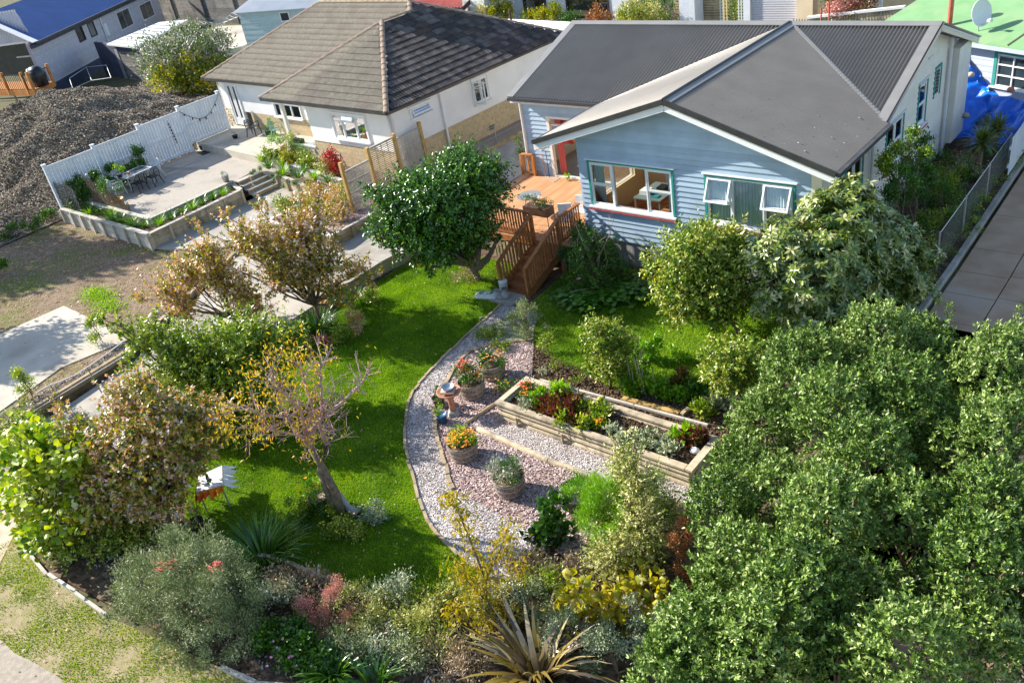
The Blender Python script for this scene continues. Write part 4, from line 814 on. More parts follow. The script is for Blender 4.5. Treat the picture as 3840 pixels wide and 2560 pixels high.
MB().lathe((-19.0, 25.6, 0.95), [(0.2, 0), (0.26, 0.1), (0.27, 0.35), (0.2, 0.52), (0.06, 0.58)], 12, (1, .7)).build('body', 'black', bp, True); MB().tube([(-19.1, 25.4, 1.45), (-19.0, 25.25, 1.3), (-18.95, 25.35, 1.05)], 0.025).build('strap', 'plastic_dark', bp)
tag(MB().tube([(-18.5, 26.2, 1.02), (-18.2, 26.9, 1.02)], 0.06, 8).build('umbrella', 'black'), 'folded black umbrella on the carpet inside the open door', 'umbrella')

# ---------------------------------------------------------------- the deck
dk = thing('deck', 'stained timber deck with balustrade and steps down to the lawn', 'deck', (-18.8, 22, 0.95)); ZD = 0.95
x = -21.4; sl_ = math.radians(-6); xe0, ye0 = -16.25, 19.62
while x < -16.12:
    pbeam('deck_board', 'timber_deck', dk, (x + 0.46, ye0, ZD - .012), (min(x, XL - 0.01) if x < -16.1 else x, YD - 0.03, ZD - .012), 0.084, 0.024); x += 0.095
mb = MB()
for y in np.arange(19.75, 24.4, 0.6): mb.beam((-21.2, y, ZD - .1), (-16.2, y, ZD - .1), 0.05, 0.14)
mb.build('joist', 'timber_rail', dk); MB().box(-21.0, -16.2, 19.58, 19.62, ZD - .2, ZD).build('fascia', 'timber_rail', dk); MB().box(-16.16, -16.12, 19.62, 20.82, ZD - .2, ZD).build('fascia', 'timber_rail', dk)
for p in [(-20.9, 19.72), (-19.2, 19.72), (-17.3, 19.66), (-16.22, 19.66), (-16.22, 20.7)]: MB().box(p[0]-.05, p[0]+.05, p[1]-.05, p[1]+.05, -.05, ZD - .2).build('deck_post', 'timber_old', dk)
def balus(par, p, q, h=0.92, n=None, m='timber_rail', cw=0.12, drop=0.0):
    p = v(*p); q = v(*q); L = np.linalg.norm((q - p)[:2]); n = n or int(L / 0.115)
    pbeam('handrail', m, par, p + [0, 0, h + .02], q + [0, 0, h + .02], cw, 0.04); pbeam('bottom_rail', m, par, p + [0, 0, .10 - drop], q + [0, 0, .10 - drop], 0.05, 0.08)
    for i in range(n):
        c = p + (q - p) * ((i + .5) / n); piece('baluster', m, par, c + [0, 0, (h + .1 - drop) / 2], (0.045, 0.045, h - .1 + drop))
balus(dk, (-20.9, 19.66, ZD), (-17.34, 19.66, ZD)); balus(dk, (-16.2, 19.7, ZD), (-16.2, 20.78, ZD))
for xx in (-17.3, -16.22):
    p0, q0 = v(xx, 19.6, ZD), v(xx + (0.0), 17.75, 0.12); balus(dk, p0, q0, 0.86, 13, 'timber_rail', 0.13, 0.22)
    MB().box(xx - .045, xx + .045, 19.58, 19.67, 0, ZD + .92).build('newel_post', 'timber_rail', dk); MB().box(xx - .045, xx + .045, 17.7, 17.79, 0, 1.0).build('newel_post', 'timber_rail', dk)
    pbeam('stringer', 'timber_rail', dk, (xx + (.03 if xx > -17 else -.03), 19.62, ZD - .22), (xx + (.03 if xx > -17 else -.03), 17.7, 0.06), 0.04, 0.28)
for i in range(6): MB().box(-17.26, -16.25, 19.58 - .31 * (i + 1), 19.58 - .31 * i + .02, ZD - .158 * (i + 1) - .03, ZD - .158 * (i + 1)).box(-17.26, -16.25, 19.56 - .31 * i, 19.58 - .31 * i, ZD - .158 * (i + 1), ZD - .158 * i - 0.03).build('stair_tread', 'timber_rail', dk)
# short balustrade at the driveway corner
bx = P('C', 50, 1400, 1.9); mb = MB()
balus(dk, (-21.35, 24.25, ZD), (-20.85, 24.3, ZD), 0.8, 3, 'orange_timber', 0.16)
for xx in (-21.4, -20.8): MB().box(xx - .04, xx + .04, 24.2, 24.3, ZD, ZD + .8).build('newel_post', 'orange_timber', dk)
for i, x in enumerate(np.arange(-18.9, -17.4, 0.16)): piece('skirt_paling', 'timber_old', dk, (x, 19.52, 0.36), (0.1, 0.02, 0.74))
m_ = P('C', 0, 0); mt = [S(*z, ZD + .012) for z in ((2013, 668), (2058, 659), (2102, 667), (2077, 684))]
tag(MB().slab(mt, 0.012).build('door_mat', 'concrete_drive'), 'brown door mat on the deck before the sliding door', 'mat')
tag(MB().box(-17.5, -16.3, 17.0, 17.66, -0.05, 0.10).build('step_pad', 'concrete'), 'grey concrete pad at the foot of the deck steps', 'slab')
# things on the deck
pt = thing('planter_trough', 'brown metal trough planter on tall legs on the deck', 'planter', (-17.9, 20.4, ZD)); c = SB(2000, 748, (-17.7, 20.5, ZD)); 
X, Y = -17.55, 20.35
mb = MB().slab([(X - .5, Y - .2, ZD + .85), (X + .5, Y - .2, ZD + .85), (X + .5, Y + .2, ZD + .85), (X - .5, Y + .2, ZD + .85)], 0.28); mb.build('trough', 'steel_brown', pt)
for a in (-.48, .48):
    for b in (-.18, .18): MB().tube([(X + a, Y + b, ZD + .6), (X + a * 1.05, Y + b * 1.1, ZD)], 0.014, 5).build('leg', 'steel_brown', pt)
foliage('planting', 'leaf_green', pt, [(X + o, Y, ZD + .95, .2, .8) for o in (-.4, -.15, .1, .38)], 900, (0.03, 0.07), .5, clump_r=.05); flowers(pt, 'petal_white', [(X + .1 + rng.uniform(-.1, .1), Y + rng.uniform(-.1, .1), ZD + 1.1 + rng.uniform(0, .12)) for _ in range(14)], .03)
flowers(pt, 'petal_orange', [(X + .3 + rng.uniform(-.1, .1), Y + rng.uniform(-.1, .1), ZD + 1.05) for _ in range(8)], .025)
def metal_chair(x, y, rz, label):
    t = thing('patio_chair', label, 'chair', (0, 0, 0)); mb = MB().box(-.22, .22, -.22, .22, .43, .47).build('seat', 'cloth_white', t)
    MB().box(-.22, .22, .2, .24, .5, .9).build('backrest', 'cloth_white', t)
    for s in (-1, 1):
        MB().tube([(s*.25, -.22, 0), (s*.25, -.22, .6), (s*.25, -.15, .66), (s*.25, .15, .66), (s*.25, .24, .6), (s*.25, .26, 0)], .014, 5).build('leg_frame', 'wire', t)
    t.location = (x, y, ZD); t.rotation_euler = (0, 0, rz); return t
metal_chair(-16.62, 20.5, 0.5, 'grey metal armchair with pale cushion by the deck rail')
metal_chair(-16.5, 21.25, 0.3, 'grey metal armchair tucked against the blue corner on the deck')
cl = thing('cafe_table', 'small round wire table on the deck behind the citrus tree', 'table', (-18.6, 21.2, ZD)); MB().lathe((-18.6, 21.2, ZD), [(.42, .72), (.42, .74)], 20).build('table_top', 'wire', cl)
for k in range(3): MB().tube([(-18.6 + .1*math.cos(k*2.1), 21.2 + .1*math.sin(k*2.1), ZD + .72), (-18.6 + .35*math.cos(k*2.1), 21.2 + .35*math.sin(k*2.1), ZD)], .013, 5).build('leg', 'wire', cl)
tag(MB().tube([(-20.35, 24.3, ZD), (-20.4, 24.36, ZD + .8), (-20.42, 24.3, ZD + .9), (-20.35, 24.22, ZD + .88)], .016, 6).build('walking_stick', 'terracotta'), 'hooked walking stick leaning by the sliding door', 'stick')
tag(MB().tube([(-20.15, 24.28, ZD), (-20.25, 24.38, ZD + 1.0)], .012, 6).build('garden_cane', 'black'), 'thin dark stick leaning beside the walking stick', 'stick')

# ---------------------------------------------------------------- the left house (hipped tile roof)
LO = np.array([-25.64, 21.79, 3.9]); la = math.radians(-2.0); LU = np.array([math.cos(la), math.sin(la), 0]); LV = np.array([-math.sin(la), math.cos(la), 0]); RK = 0.528
def LH(u, v_, z=0.0): p = LO + LU * u + LV * v_; return np.array([p[0], p[1], z])
def LR(u, v_, h): return LH(u, v_, 3.9 + RK * h)
lh = thing('tiled_house', 'white rendered house with hipped concrete tile roof and tan block base', 'house', LH(-6, 6, 1.0))
WG, DP = 8.5, 9.6; V0 = 1.7; RV = V0 + DP / 2
planes = [  # name, origin, es, et(plan dir), polygon as plan points, material
    ('front wing', [(-WG, 0), (0, 0), (-WG/2, WG/2)], (0, 1), 'tile_light'),
    ('main front', [(-16.1, V0), (-WG, V0), (-WG/2, V0 + WG/2), (-DP/2, RV), (-16.1 + DP/2, RV)], (0, 1), 'tile_light'),
    ('right', [(0, 0), (0, V0 + DP), (-DP/2, RV), (-WG/2, V0 + WG/2), (-WG/2, WG/2)], (-1, 0), 'tile_shaded'),
    ('wing left', [(-WG, 0), (-WG/2, WG/2), (-WG/2, V0 + WG/2), (-WG, V0)], (1, 0), 'tile_light'),
    ('left', [(-16.1, V0), (-16.1, V0 + DP), (-16.1 + DP/2, RV)], (1, 0), 'tile_light'),
    ('back', [(0, V0 + DP), (-16.1, V0 + DP), (-16.1 + DP/2, RV), (-DP/2, RV)], (0, -1), 'tile_light')]
def hgt(u, v_, dr):
    return {(0, 1): v_ if True else 0, (-1, 0): -u, (1, 0): 0, (0, -1): V0 + DP - v_}[dr]
tiles = []
cosp = 1 / math.sqrt(1 + RK * RK)
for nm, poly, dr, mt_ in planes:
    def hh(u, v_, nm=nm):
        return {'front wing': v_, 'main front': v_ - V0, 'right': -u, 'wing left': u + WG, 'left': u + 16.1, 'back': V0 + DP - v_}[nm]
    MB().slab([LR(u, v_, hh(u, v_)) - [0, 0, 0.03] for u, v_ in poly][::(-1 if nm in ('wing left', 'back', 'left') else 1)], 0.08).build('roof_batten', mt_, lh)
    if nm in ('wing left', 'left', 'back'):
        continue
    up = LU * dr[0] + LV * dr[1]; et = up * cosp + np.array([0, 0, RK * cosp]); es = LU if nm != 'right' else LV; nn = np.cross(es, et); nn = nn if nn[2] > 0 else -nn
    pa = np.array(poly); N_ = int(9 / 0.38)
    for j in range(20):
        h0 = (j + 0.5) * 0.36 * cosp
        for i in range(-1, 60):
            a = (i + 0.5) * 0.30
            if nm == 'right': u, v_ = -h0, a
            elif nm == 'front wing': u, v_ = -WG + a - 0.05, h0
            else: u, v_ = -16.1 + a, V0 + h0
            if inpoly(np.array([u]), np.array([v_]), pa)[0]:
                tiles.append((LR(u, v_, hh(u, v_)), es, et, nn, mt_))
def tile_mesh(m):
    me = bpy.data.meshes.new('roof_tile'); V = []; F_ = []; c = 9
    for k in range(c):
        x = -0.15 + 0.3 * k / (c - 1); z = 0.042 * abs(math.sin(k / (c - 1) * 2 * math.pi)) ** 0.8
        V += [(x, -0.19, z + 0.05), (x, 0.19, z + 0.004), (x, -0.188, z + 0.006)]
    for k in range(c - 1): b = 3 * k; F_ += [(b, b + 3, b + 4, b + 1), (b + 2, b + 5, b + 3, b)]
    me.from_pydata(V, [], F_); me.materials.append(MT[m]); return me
TM = {m: tile_mesh(m) for m in ('tile_light', 'tile_shaded')}
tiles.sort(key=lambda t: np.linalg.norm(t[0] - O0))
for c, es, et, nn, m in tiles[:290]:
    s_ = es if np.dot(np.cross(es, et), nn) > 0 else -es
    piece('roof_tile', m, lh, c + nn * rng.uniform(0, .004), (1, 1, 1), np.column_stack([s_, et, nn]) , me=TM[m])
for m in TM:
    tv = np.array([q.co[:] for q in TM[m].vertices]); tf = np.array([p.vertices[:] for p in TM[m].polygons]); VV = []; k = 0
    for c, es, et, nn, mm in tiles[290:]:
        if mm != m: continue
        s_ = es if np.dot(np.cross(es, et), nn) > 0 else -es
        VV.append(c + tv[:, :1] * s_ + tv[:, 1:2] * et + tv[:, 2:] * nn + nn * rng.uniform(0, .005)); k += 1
    if m == 'tile_shaded':   # slope away from the sun, painted darker; weathered tiles in several tones
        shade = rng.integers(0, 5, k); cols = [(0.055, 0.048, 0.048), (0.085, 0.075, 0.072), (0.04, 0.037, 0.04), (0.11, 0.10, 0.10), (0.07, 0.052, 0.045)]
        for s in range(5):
            mat('tile_shaded_%d' % s, cols[s], tuple(x * 1.5 for x in cols[s]), 6, 0.85, 0.3, 50); sel = [VV[i] for i in range(k) if shade[i] == s]; n_ = len(sel)
            o = np_mesh('roof_tile_field', np.concatenate(sel), (tf[None] + (np.arange(n_) * len(tv))[:, None, None]).reshape(-1, 4), 'tile_shaded_%d' % s, lh); o['kind'] = 'stuff'
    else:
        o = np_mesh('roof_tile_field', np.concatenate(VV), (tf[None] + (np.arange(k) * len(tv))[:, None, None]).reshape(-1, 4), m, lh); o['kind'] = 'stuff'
def ridge(a, b, w=0.2, m='ridge_tile'):
    a = np.array(a); b = np.array(b); L = np.linalg.norm(b - a); n = int(L / 0.40); d = (b - a) / L; sd = np.cross((0, 0, 1), d); sd /= np.linalg.norm(sd); up = np.cross(d, sd)
    for i in range(n):
        p = a + d * (i * L / n); q = a + d * ((i + 1.08) * L / n); mb = MB(); k = 6; A_, B_ = [], []
        for t in np.linspace(-1.25, 1.25, k + 1):
            A_.append(p + sd * math.sin(t) * w * .56 + up * (math.cos(t) * w * .5 - .02) + up * 0.012); B_.append(q + sd * math.sin(t) * w * .62 + up * (math.cos(t) * w * .56 - .02) + up * 0.03)
        for j in range(k): mb.poly([A_[j], A_[j+1], B_[j+1], B_[j]])
        mb.poly(A_); mb.poly(B_[::-1]); mb.build('ridge_tile', m, lh)
e = 0.0
ridge(LR(-WG/2, WG/2, WG/2), LR(0, 0, 0)); ridge(LR(-WG/2, WG/2, WG/2), LR(-WG, 0, 0)); ridge(LR(-WG/2, V0+WG/2, WG/2), LR(-WG/2, WG/2, WG/2))
ridge(LR(-DP/2, RV, DP/2), LR(-WG/2, V0+WG/2, WG/2)); ridge(LR(-16.1+DP/2, RV, DP/2), LR(-DP/2, RV, DP/2)); ridge(LR(-16.1+DP/2, RV, DP/2), LR(-16.1, V0, 0)); ridge(LR(-DP/2, RV, DP/2), LR(0, V0+DP, 0))
for a, b in (((0, 0), (0, V0+DP)), ((-WG, 0), (0, 0)), ((-WG, V0), (-WG, 0)), ((-16.1, V0), (-WG, V0)), ((-16.1, V0+DP), (-16.1, V0))):
    pbeam('gutter', 'gutter', lh, LH(*a, 3.86), LH(*b, 3.86), 0.11, 0.11)
def LW(u0, v0, du, dv, nu, nv):   # wall in house frame
    o = LH(u0, v0); d = LU * du + LV * dv; n = LU * nu + LV * nv; w_ = Wall((o[0], o[1]), (d[0], d[1]), (n[0], n[1])); return w_
I_ = 0.42; ZB = 2.2
WLR = LW(-I_, I_, 0, 1, 1, 0)        # right wall, s = v - I_
WLF = LW(-I_, I_, -1, 0, 0, -1)      # wing front wall, s grows leftwards
WLM = LW(-I_, V0 + I_, -1, 0, 0, -1) # main front wall
lenR = V0 + DP - 2 * I_
def onwall(W, x, y): p = SP(x, y, W.o, W.n); return np.dot(p - W.o, W.d), p[2]
z2 = lambda x, y: (720 + x * 720 / 1344, 300 + y * 720 / 1344); z1_ = lambda x, y: (1200 + x * 720 / 1344, 250 + y * 720 / 1344)
def rect(W, a, b): (s0, h0), (s1, h1) = onwall(W, *a), onwall(W, *b); return (min(s0, s1), max(s0, s1), min(h0, h1), max(h0, h1))
rA = rect(WLR, z1_(632, 275), z1_(770, 330)); rB = rect(WLR, z1_(1065, 75), z1_(1190, 230)); 
(sA0, zA0), (sA1, zA1) = onwall(WLR, *z1_(640, 365)), onwall(WLR, *z1_(780, 310)); (_, tA) = onwall(WLR, *z1_(740, 238))
opA = (sA0 - .05, sA1, (zA0 + zA1) / 2, tA)
(sB0, zB0), (sB1, _) = onwall(WLR, *z1_(1095, 272)), onwall(WLR, *z1_(1195, 225)); (_, tB) = onwall(WLR, *z1_(1160, 45)); opB = (sB0 - .1, sB1, zB0, tB)
(sC0, zC0), (sC1, zC1) = onwall(WLF, *z2(1020, 410)), onwall(WLF, *z2(1250, 440)); (_, tC) = onwall(WLF, *z2(985, 222)); opC = (min(sC0, sC1) - .05, max(sC0, sC1) + .1, (zC0 + zC1) / 2, tC)
PW = onwall(WLF, *z2(835, 350))[0]   # the porch begins here
PE = onwall(WLF, *z2(650, 300))[0]
(sD0, zD0), (sD1, _) = onwall(WLM, *z2(600, 255)), onwall(WLM, *z2(780, 265)); (_, tD) = onwall(WLM, *z2(575, 152)); opD = (min(sD0, sD1), max(sD0, sD1) + .1, zD0, tD)
(sE0, _), (sE1, _) = onwall(WLM, *z2(235, 60)), onwall(WLM, *z2(375, 260)); opE = (min(sE0, sE1), max(sE0, sE1), 1.5, 3.6)
mb = MB(); panel(mb, WLR, 0, lenR, ZB, 3.9, [opA, opB], -0.15, 0.0); panel(mb, WLF, 0.0, PW, ZB, 3.9, [opC], -0.15, 0.0); panel(mb, WLM, PW + .15, 16.1 - 2*I_, 1.4 + .8, 3.9, [opD, opE], -.15, 0)
WLM.hexa(mb, 16.1 - 2*I_ - .2, 16.1 - 2*I_, -DP + 2*I_, 0, .6, 3.9); Wt_ = WLF; Wt_.hexa(mb, PW - .15, PW, -V0 - .1, -.15, 1.2, 3.9)
mb.build('wall', 'plaster_white', lh)
mb = MB(); WLF.hexa(mb, 0, PW, 0, .03, ZB - .09, ZB); WLR.hexa(mb, 0, lenR, 0, .03, ZB - .05, ZB); WLF.hexa(mb, PW, PE + .15, -.2, .04, ZB - .45, ZB - .38); mb.build('wall_band', 'plaster_white', lh)
LH_e = MB().slab([LH(0.02, 0.02, 3.84), LH(0.02, V0 + DP, 3.84), LH(-16.1, V0 + DP, 3.84), LH(-16.1, V0, 3.84), LH(-WG, V0, 3.84), LH(-WG, 0.02, 3.84)], 0.05).build('soffit', 'soffit', lh)
# block base
def blockwork(W, s0, s1, z0, z1, m='block_tan', bl=0.4, bh=0.2, skip=None):
    mb = MB(); W.hexa(mb, s0, s1, -0.13, -0.012, z0 - .4, z1); mb.build('wall_core', 'mortar', lh); j = 0; z = z1
    while z > z0 + .02:
        zb = z - bh; s = s0 - (bl / 2 if j % 2 else 0)
        while s < s1 - .02:
            a, b = max(s, s0), min(s + bl - .012, s1)
            if b - a > .04 and not (skip and skip((a + b) / 2, (z + zb) / 2)): W.piece('block', m, lh, a, b, -0.04, 0.0, zb + .012, z)
            s += bl
        z = zb; j += 1
blockwork(WLR, 0, lenR, 1.0, ZB - .05); blockwork(WLF, 0, PW, 1.2, ZB - .09, bh=.2); blockwork(WLM, PW + .15, opE[0] - .6, 1.4, ZB, bh=.2)
WLF.piece('porch_wall', 'plaster_white', lh, PW, PE + .12, -.16, -.0, ZB - .52, ZB - .45)
def rubble(W, s0, s1, z0, z1, n, nm='stone'):
    mb = MB(); W.hexa(mb, s0, s1, -.15, -.03, z0, z1); mb.build('stone_backing', 'mortar', lh); zz = z0
    while zz < z1 - .05:
        h = rng.uniform(.10, .17); h = min(h, z1 - zz); s = s0
        while s < s1 - .04:
            l = rng.uniform(.10, .26); b = min(s + l, s1); mb = MB(); t_ = rng.uniform(0.0, .05); g = .012
            c = [(s + g, zz + g), (b - g, zz + g + rng.uniform(0, .02)), (b - g - rng.uniform(0, .02), zz + h - g), (s + g + rng.uniform(0, .03), zz + h - g)]
            mb.hexa([W.pt(c[0][0], t_, c[0][1]), W.pt(c[1][0], t_, c[1][1]), W.pt(c[1][0], -.04, c[1][1]), W.pt(c[0][0], -.04, c[0][1]), W.pt(c[3][0], t_ * .6, c[3][1]), W.pt(c[2][0], t_ * .6, c[2][1]), W.pt(c[2][0], -.04, c[2][1]), W.pt(c[3][0], -.04, c[3][1])])
            mb.build(nm, 'stone_tan', lh); s = b
        zz += h
rubble(WLF, PW - 1.8, PE + .1, 1.1, ZB - .53, 5); rubble(WLM, opE[1] + .02, 16.1 - 2*I_, 1.35, ZB + .1, 3)
for s in (3.0, 5.3, 8.0): WLR.piece('base_vent', 'timber_grey', lh, s, s + .35, .002, .02, 1.2, 1.38)
# porch post, rail ledge
PP = WLF.pt(PE, -.08, 0); MB().box(PP[0]-.08, PP[0]+.08, PP[1]-.08, PP[1]+.08, ZB - .44, 3.84).build('porch_post', 'plaster_white', lh)
kw = dict(arch='plaster_white', under=None)
window(lh, WLR, *opA, [(0, 1, 'awnfull')], g='glass_reflect', cur=[(.02, .98, 'curtain_white', 5)], label='small top hung bathroom window propped open', **kw)
wB = window(lh, WLR, *opB, [(0, .5, 'bar'), (.5, 1, 'bar')], cur=[(.02, .98, 'curtain_white', 9)], label='casement window standing open', **kw)
window(lh, WLF, *opC, [(0, .3, 'bar'), (.3, .7, 'awntop'), (.7, 1, 'bar')], cur=[(.01, .99, 'curtain_white', 16)], label='three light window with drawn pale curtains', **kw)
window(lh, WLM, *opD, [(0, .35, 'fix'), (.35, .65, 'fix'), (.65, 1, 'fix')], cur=[(.02, .3, 'curtain_white', 5), (.75, .98, 'curtain_white', 4)], **kw)
# open casement leaf
W9 = Wall(tuple(WLR.pt(opB[0] + .02, .03, 0)[:2]), tuple((WLR.d * .35 + WLR.n * .94)[:2]), tuple((-WLR.d * .94 + WLR.n * .35)[:2])); sash(wB, W9, 0, .55, opB[2] + .04, opB[3] - .1, 0, 0, bar=[.28])
for opn in (opA, opB): mb = MB(); WLR.hexa(mb, opn[0], opn[1], -1.2, -1.1, opn[2] - .3, opn[3] + .2); mb.build('room_wall', 'inner_pale', lh)
for Wx, opn in ((WLF, opC), (WLM, opD), (WLM, opE)): mb = MB(); Wx.hexa(mb, opn[0], opn[1], -1.3, -1.2, opn[2] - .3, opn[3] + .2); mb.build('room_wall', 'inner_pale', lh)
mb = MB(); WLM.hexa(mb, opE[0], opE[0] + .08, -.1, .04, 1.45, 3.66); WLM.hexa(mb, opE[1] - .08, opE[1], -.1, .04, 1.45, 3.66); WLM.hexa(mb, opE[0] + .08, opE[1] - .08, -.1, .04, 3.58, 3.66); fd = mb.build('french_door', 'white_paint', lh)
mE = (opE[0] + opE[1]) / 2
for a, b in ((opE[0] + .08, mE - .01), (mE + .01, opE[1] - .08)):
    mb = MB(); WLM.hexa(mb, a, b, -.03, .02, 1.47, 1.85); WLM.hexa(mb, a, a + .12, -.03, .02, 1.85, 3.56); WLM.hexa(mb, b - .12, b, -.03, .02, 1.85, 3.56); WLM.hexa(mb, a + .12, b - .12, -.03, .02, 3.45, 3.56); mb.build('door_leaf', 'white_paint', fd)
    WLM.piece('pane', 'glass_reflect', fd, a + .12, b - .12, -.01, -.004, 1.85, 3.45)
curtain(fd, WLM, opE[0] + .1, opE[1] - .1, 1.5, 3.5, -.2, 'curtain_white', 10)
a_ = WLR.pt(onwall(WLR, *z1_(850, 300))[0], .08, 0); MB().tube([a_ + [0, 0, 3.75], a_ + [0, 0, 1.05]], .05, 8).build('downpipe', 'plaster_white', lh)
MB().slab([LH(-I_ + .0, I_, 1.02), LH(.75, I_, .95), LH(.75, V0 + DP, 1.0), LH(-I_, V0 + DP, 1.02)], .2).build('gravel_strip', 'gravel', None)['kind'] = 'structure'
bpy.context.scene.collection.objects['gravel_strip']['label'] = 'gravel strip along the tan block wall'; bpy.context.scene.collection.objects['gravel_strip']['category'] = 'gravel'
ke = thing('edging', 'mossy timber edging along the gravel strip', 'edging', LH(.8, 2, .95)); pbeam('edging_board', 'timber_old', ke, LH(.8, .5, .93), LH(.8, 6.0, .97), .12, .2); pbeam('edging_board', 'timber_old', ke, LH(.8, 6.05, .97), LH(.8, V0 + DP, .99), .12, .2)
# wire fence by the gravel
wf = thing('wire_fence', 'low galvanised wire fence beside the driveway', 'fence', LH(.95, 0, .9))
for k in range(6):
    MB().tube([LH(.62, -1.6 + k * 2.2, .8), LH(.62, -1.6 + k * 2.2, 1.75)], .02, 6).build('post', 'galv', wf)
for z in (1.72, 1.3, 1.0): MB().tube([LH(.62, -1.6, z), LH(.62, 9.4, z)], .009, 4).build('wire', 'galv', wf)

# ---------------------------------------------------------------- terrace, patio, steps, planters
ZP, ZT = 1.05, 1.40
tc = [P('A', 1800, 1310, ZT), P('B', 290, 1500, ZT)]
sheet('terrace', 'concrete_pale', [tc[0], tc[1], WLF.pt(PE + .0, .05, ZT), WLM.pt(PE + .3, -.02, ZT), WLM.pt(opE[1] + .2, -.02, ZT), (-40.5, tc[0][1] + 2.0, ZT)], None, 'raised concrete terrace before the french doors', 'terrace', t=.45)
pc = [P('E', 1400, 455, ZP), P('E', 2130, 110, ZP), P('F', -10, 50, ZP)]
sheet('patio', 'concrete_patio', [(-40.4, 15.3, ZP), (-33.95, 15.25, ZP), (-33.95, 19.4, ZP), (-34.2, 20.7, ZP), (-32.9, 20.9, ZP), (-32.7, 21.6, ZP), (-40.4, 22.4, ZP)], None, 'grey concrete patio with outdoor dining table', 'patio', t=.9)
pw = thing('retaining_planter', 'pale timber retaining planter round the patio with flax', 'planter', (-33, 14.5, .4))
SL = (-32.72, 14.42); xl_ = -40.3
def sleeper_wall(par, a, b, z0, z1, n=3, m='timber_pale', posts=None, out=(0, 0), cap=.2, cm='timber_silver', cz=.04):
    a = v(*a, 0); b = v(*b, 0); h = (z1 - z0) / n
    for i in range(n):
        for t0, t1 in ((0, .5), (.5, 1)): pbeam('sleeper', m, par, a + (b - a) * (t0 + .002) + [0, 0, z0 + h * (i + .5)], a + (b - a) * (t1 - .002) + [0, 0, z0 + h * (i + .5)], .05, h - .01)
    if cap: 
        for t0, t1 in ((0, .5), (.5, 1)): pbeam('cap_board', cm, par, a + (b - a) * (t0 + .001) + [0, 0, z1 + cz / 2], a + (b - a) * (t1 - .001) + [0, 0, z1 + cz / 2], cap, cz)
    L = np.linalg.norm(b - a); k = posts or max(2, int(L / 1.0))
    for i in range(k + 1):
        c = a + (b - a) * (i / k) + np.array([out[0], out[1], 0]); piece('wall_post', m, par, c + [0, 0, (z0 + z1) / 2 - .01], (.1, .1, z1 - z0))
sleeper_wall(pw, (xl_, 14.45), (-32.72, 14.4), .30, .98, 3, 'timber_silver', 8, (0, -.07)); sleeper_wall(pw, (-32.72, 14.4), (-32.85, 18.95), .38, .98, 2, 'timber_pale', 5, (.07, 0))
sleeper_wall(pw, (xl_, 15.25), (-33.9, 15.2), .8, 1.12, 1, 'timber_silver', 6, (0, -.05)); sleeper_wall(pw, (-33.9, 15.2), (-33.9, 19.35), .8, 1.12, 1, 'timber_silver', 4, (.05, 0)); sleeper_wall(pw, (-33.9, 19.3), (-32.85, 18.98), .4, .98, 2, 'timber_pale', 2, (0, 0))
MB().slab([(xl_, 14.47, .9), (-32.75, 14.42, .9), (-32.87, 18.95, .9), (-33.87, 19.3, .9), (-33.87, 15.23, .9), (xl_, 15.23, .9)], .3).build('planter_soil', 'soil', pw)
k = 0
for p in [(-39.9 + i * .55 + rng.uniform(-.1, .1), 14.83 + rng.uniform(-.12, .12)) for i in range(12)] + [(-33.35 + rng.uniform(-.1, .1), 15.3 + i * .52) for i in range(7)]:
    if p[0] > -33.6 and p[0] < -33.0 and p[1] < 14.9: continue
    r = strappy('flax_tuft', 'small striped flax tuft growing in the patio planter', 'flax', (p[0], p[1], .9), 70, (.35, .65), .03, 'leaf_strap' if k % 3 else 'leaf_bright', (40, 85), (40, 100), .08, 'flax tufts in the patio planter'); k += 1
st = thing('garden_steps', 'weathered timber steps up to the patio', 'steps', (-33.6, 20, .4))
sA, sB_ = v(-34.05, 19.45, ZP), v(-33.95, 20.85, ZP)
for i in range(4):
    z = ZP - .155 * i; o = .30 * i; a = v(-34.0 + o + .15, 19.5 - .02 * i, z); b = v(-33.95 + o + .15, 20.75 + .02 * i, z)
    pbeam('tread', 'timber_grey' if 0 else 'timber_silver', st, a + [0, 0, -.022], b + [0, 0, -.022], .3, .045); pbeam('riser', 'timber_old', st, a + [.13, 0, -.1], b + [.13, 0, -.1], .03, .11)
bk = thing('bucket_planter', 'small galvanised bucket planter on the timber cap by the steps', 'bucket', (-34.05, 19.15, 1.16)); MB().lathe((-34.05, 19.15, 1.16), [(.12, 0), (.17, .3), (.18, .31), (.16, .3)], 14).build('bucket', 'galv', bk, True)
foliage('planting', 'leaf_silver', bk, [(-34.05, 19.15, 1.5, .12)], 160, (.03, .06), .5, clump_r=.03)
# raised bed to the right of the steps
rb = thing('raised_bed', 'timber raised bed with clipped bushes beside the steps', 'raised bed', (-30, 20.6, .45)); 
b0, b1 = P('F', 40, 90, .98), P('F', 470, 165, .98); b2 = P('F', 770, 125, 1.25); b3 = P('F', 160, 10, 1.25)
sleeper_wall(rb, (-32.8, 20.9), (-28.9, 20.15), .4, .95, 2, 'timber_pale', 4, (0, -.07), cap=.16); sleeper_wall(rb, (-32.6, 21.45), (-28.1, 20.75), .8, 1.28, 2, 'timber_silver', 4, (0, -.04), cap=.18, cm='white_paint')
MB().slab([(-32.75, 20.95, .9), (-28.9, 20.2, .9), (-28.2, 20.75, .9), (-32.6, 21.4, .9)], .3).slab([(-32.5, 21.5, 1.22), (-28.1, 20.8, 1.22), (-26.6, 21.6, 1.22), (-26.6, 22.1, 1.22), (-32.4, 22.1, 1.22)], .3).build('bed_soil', 'soil', rb)
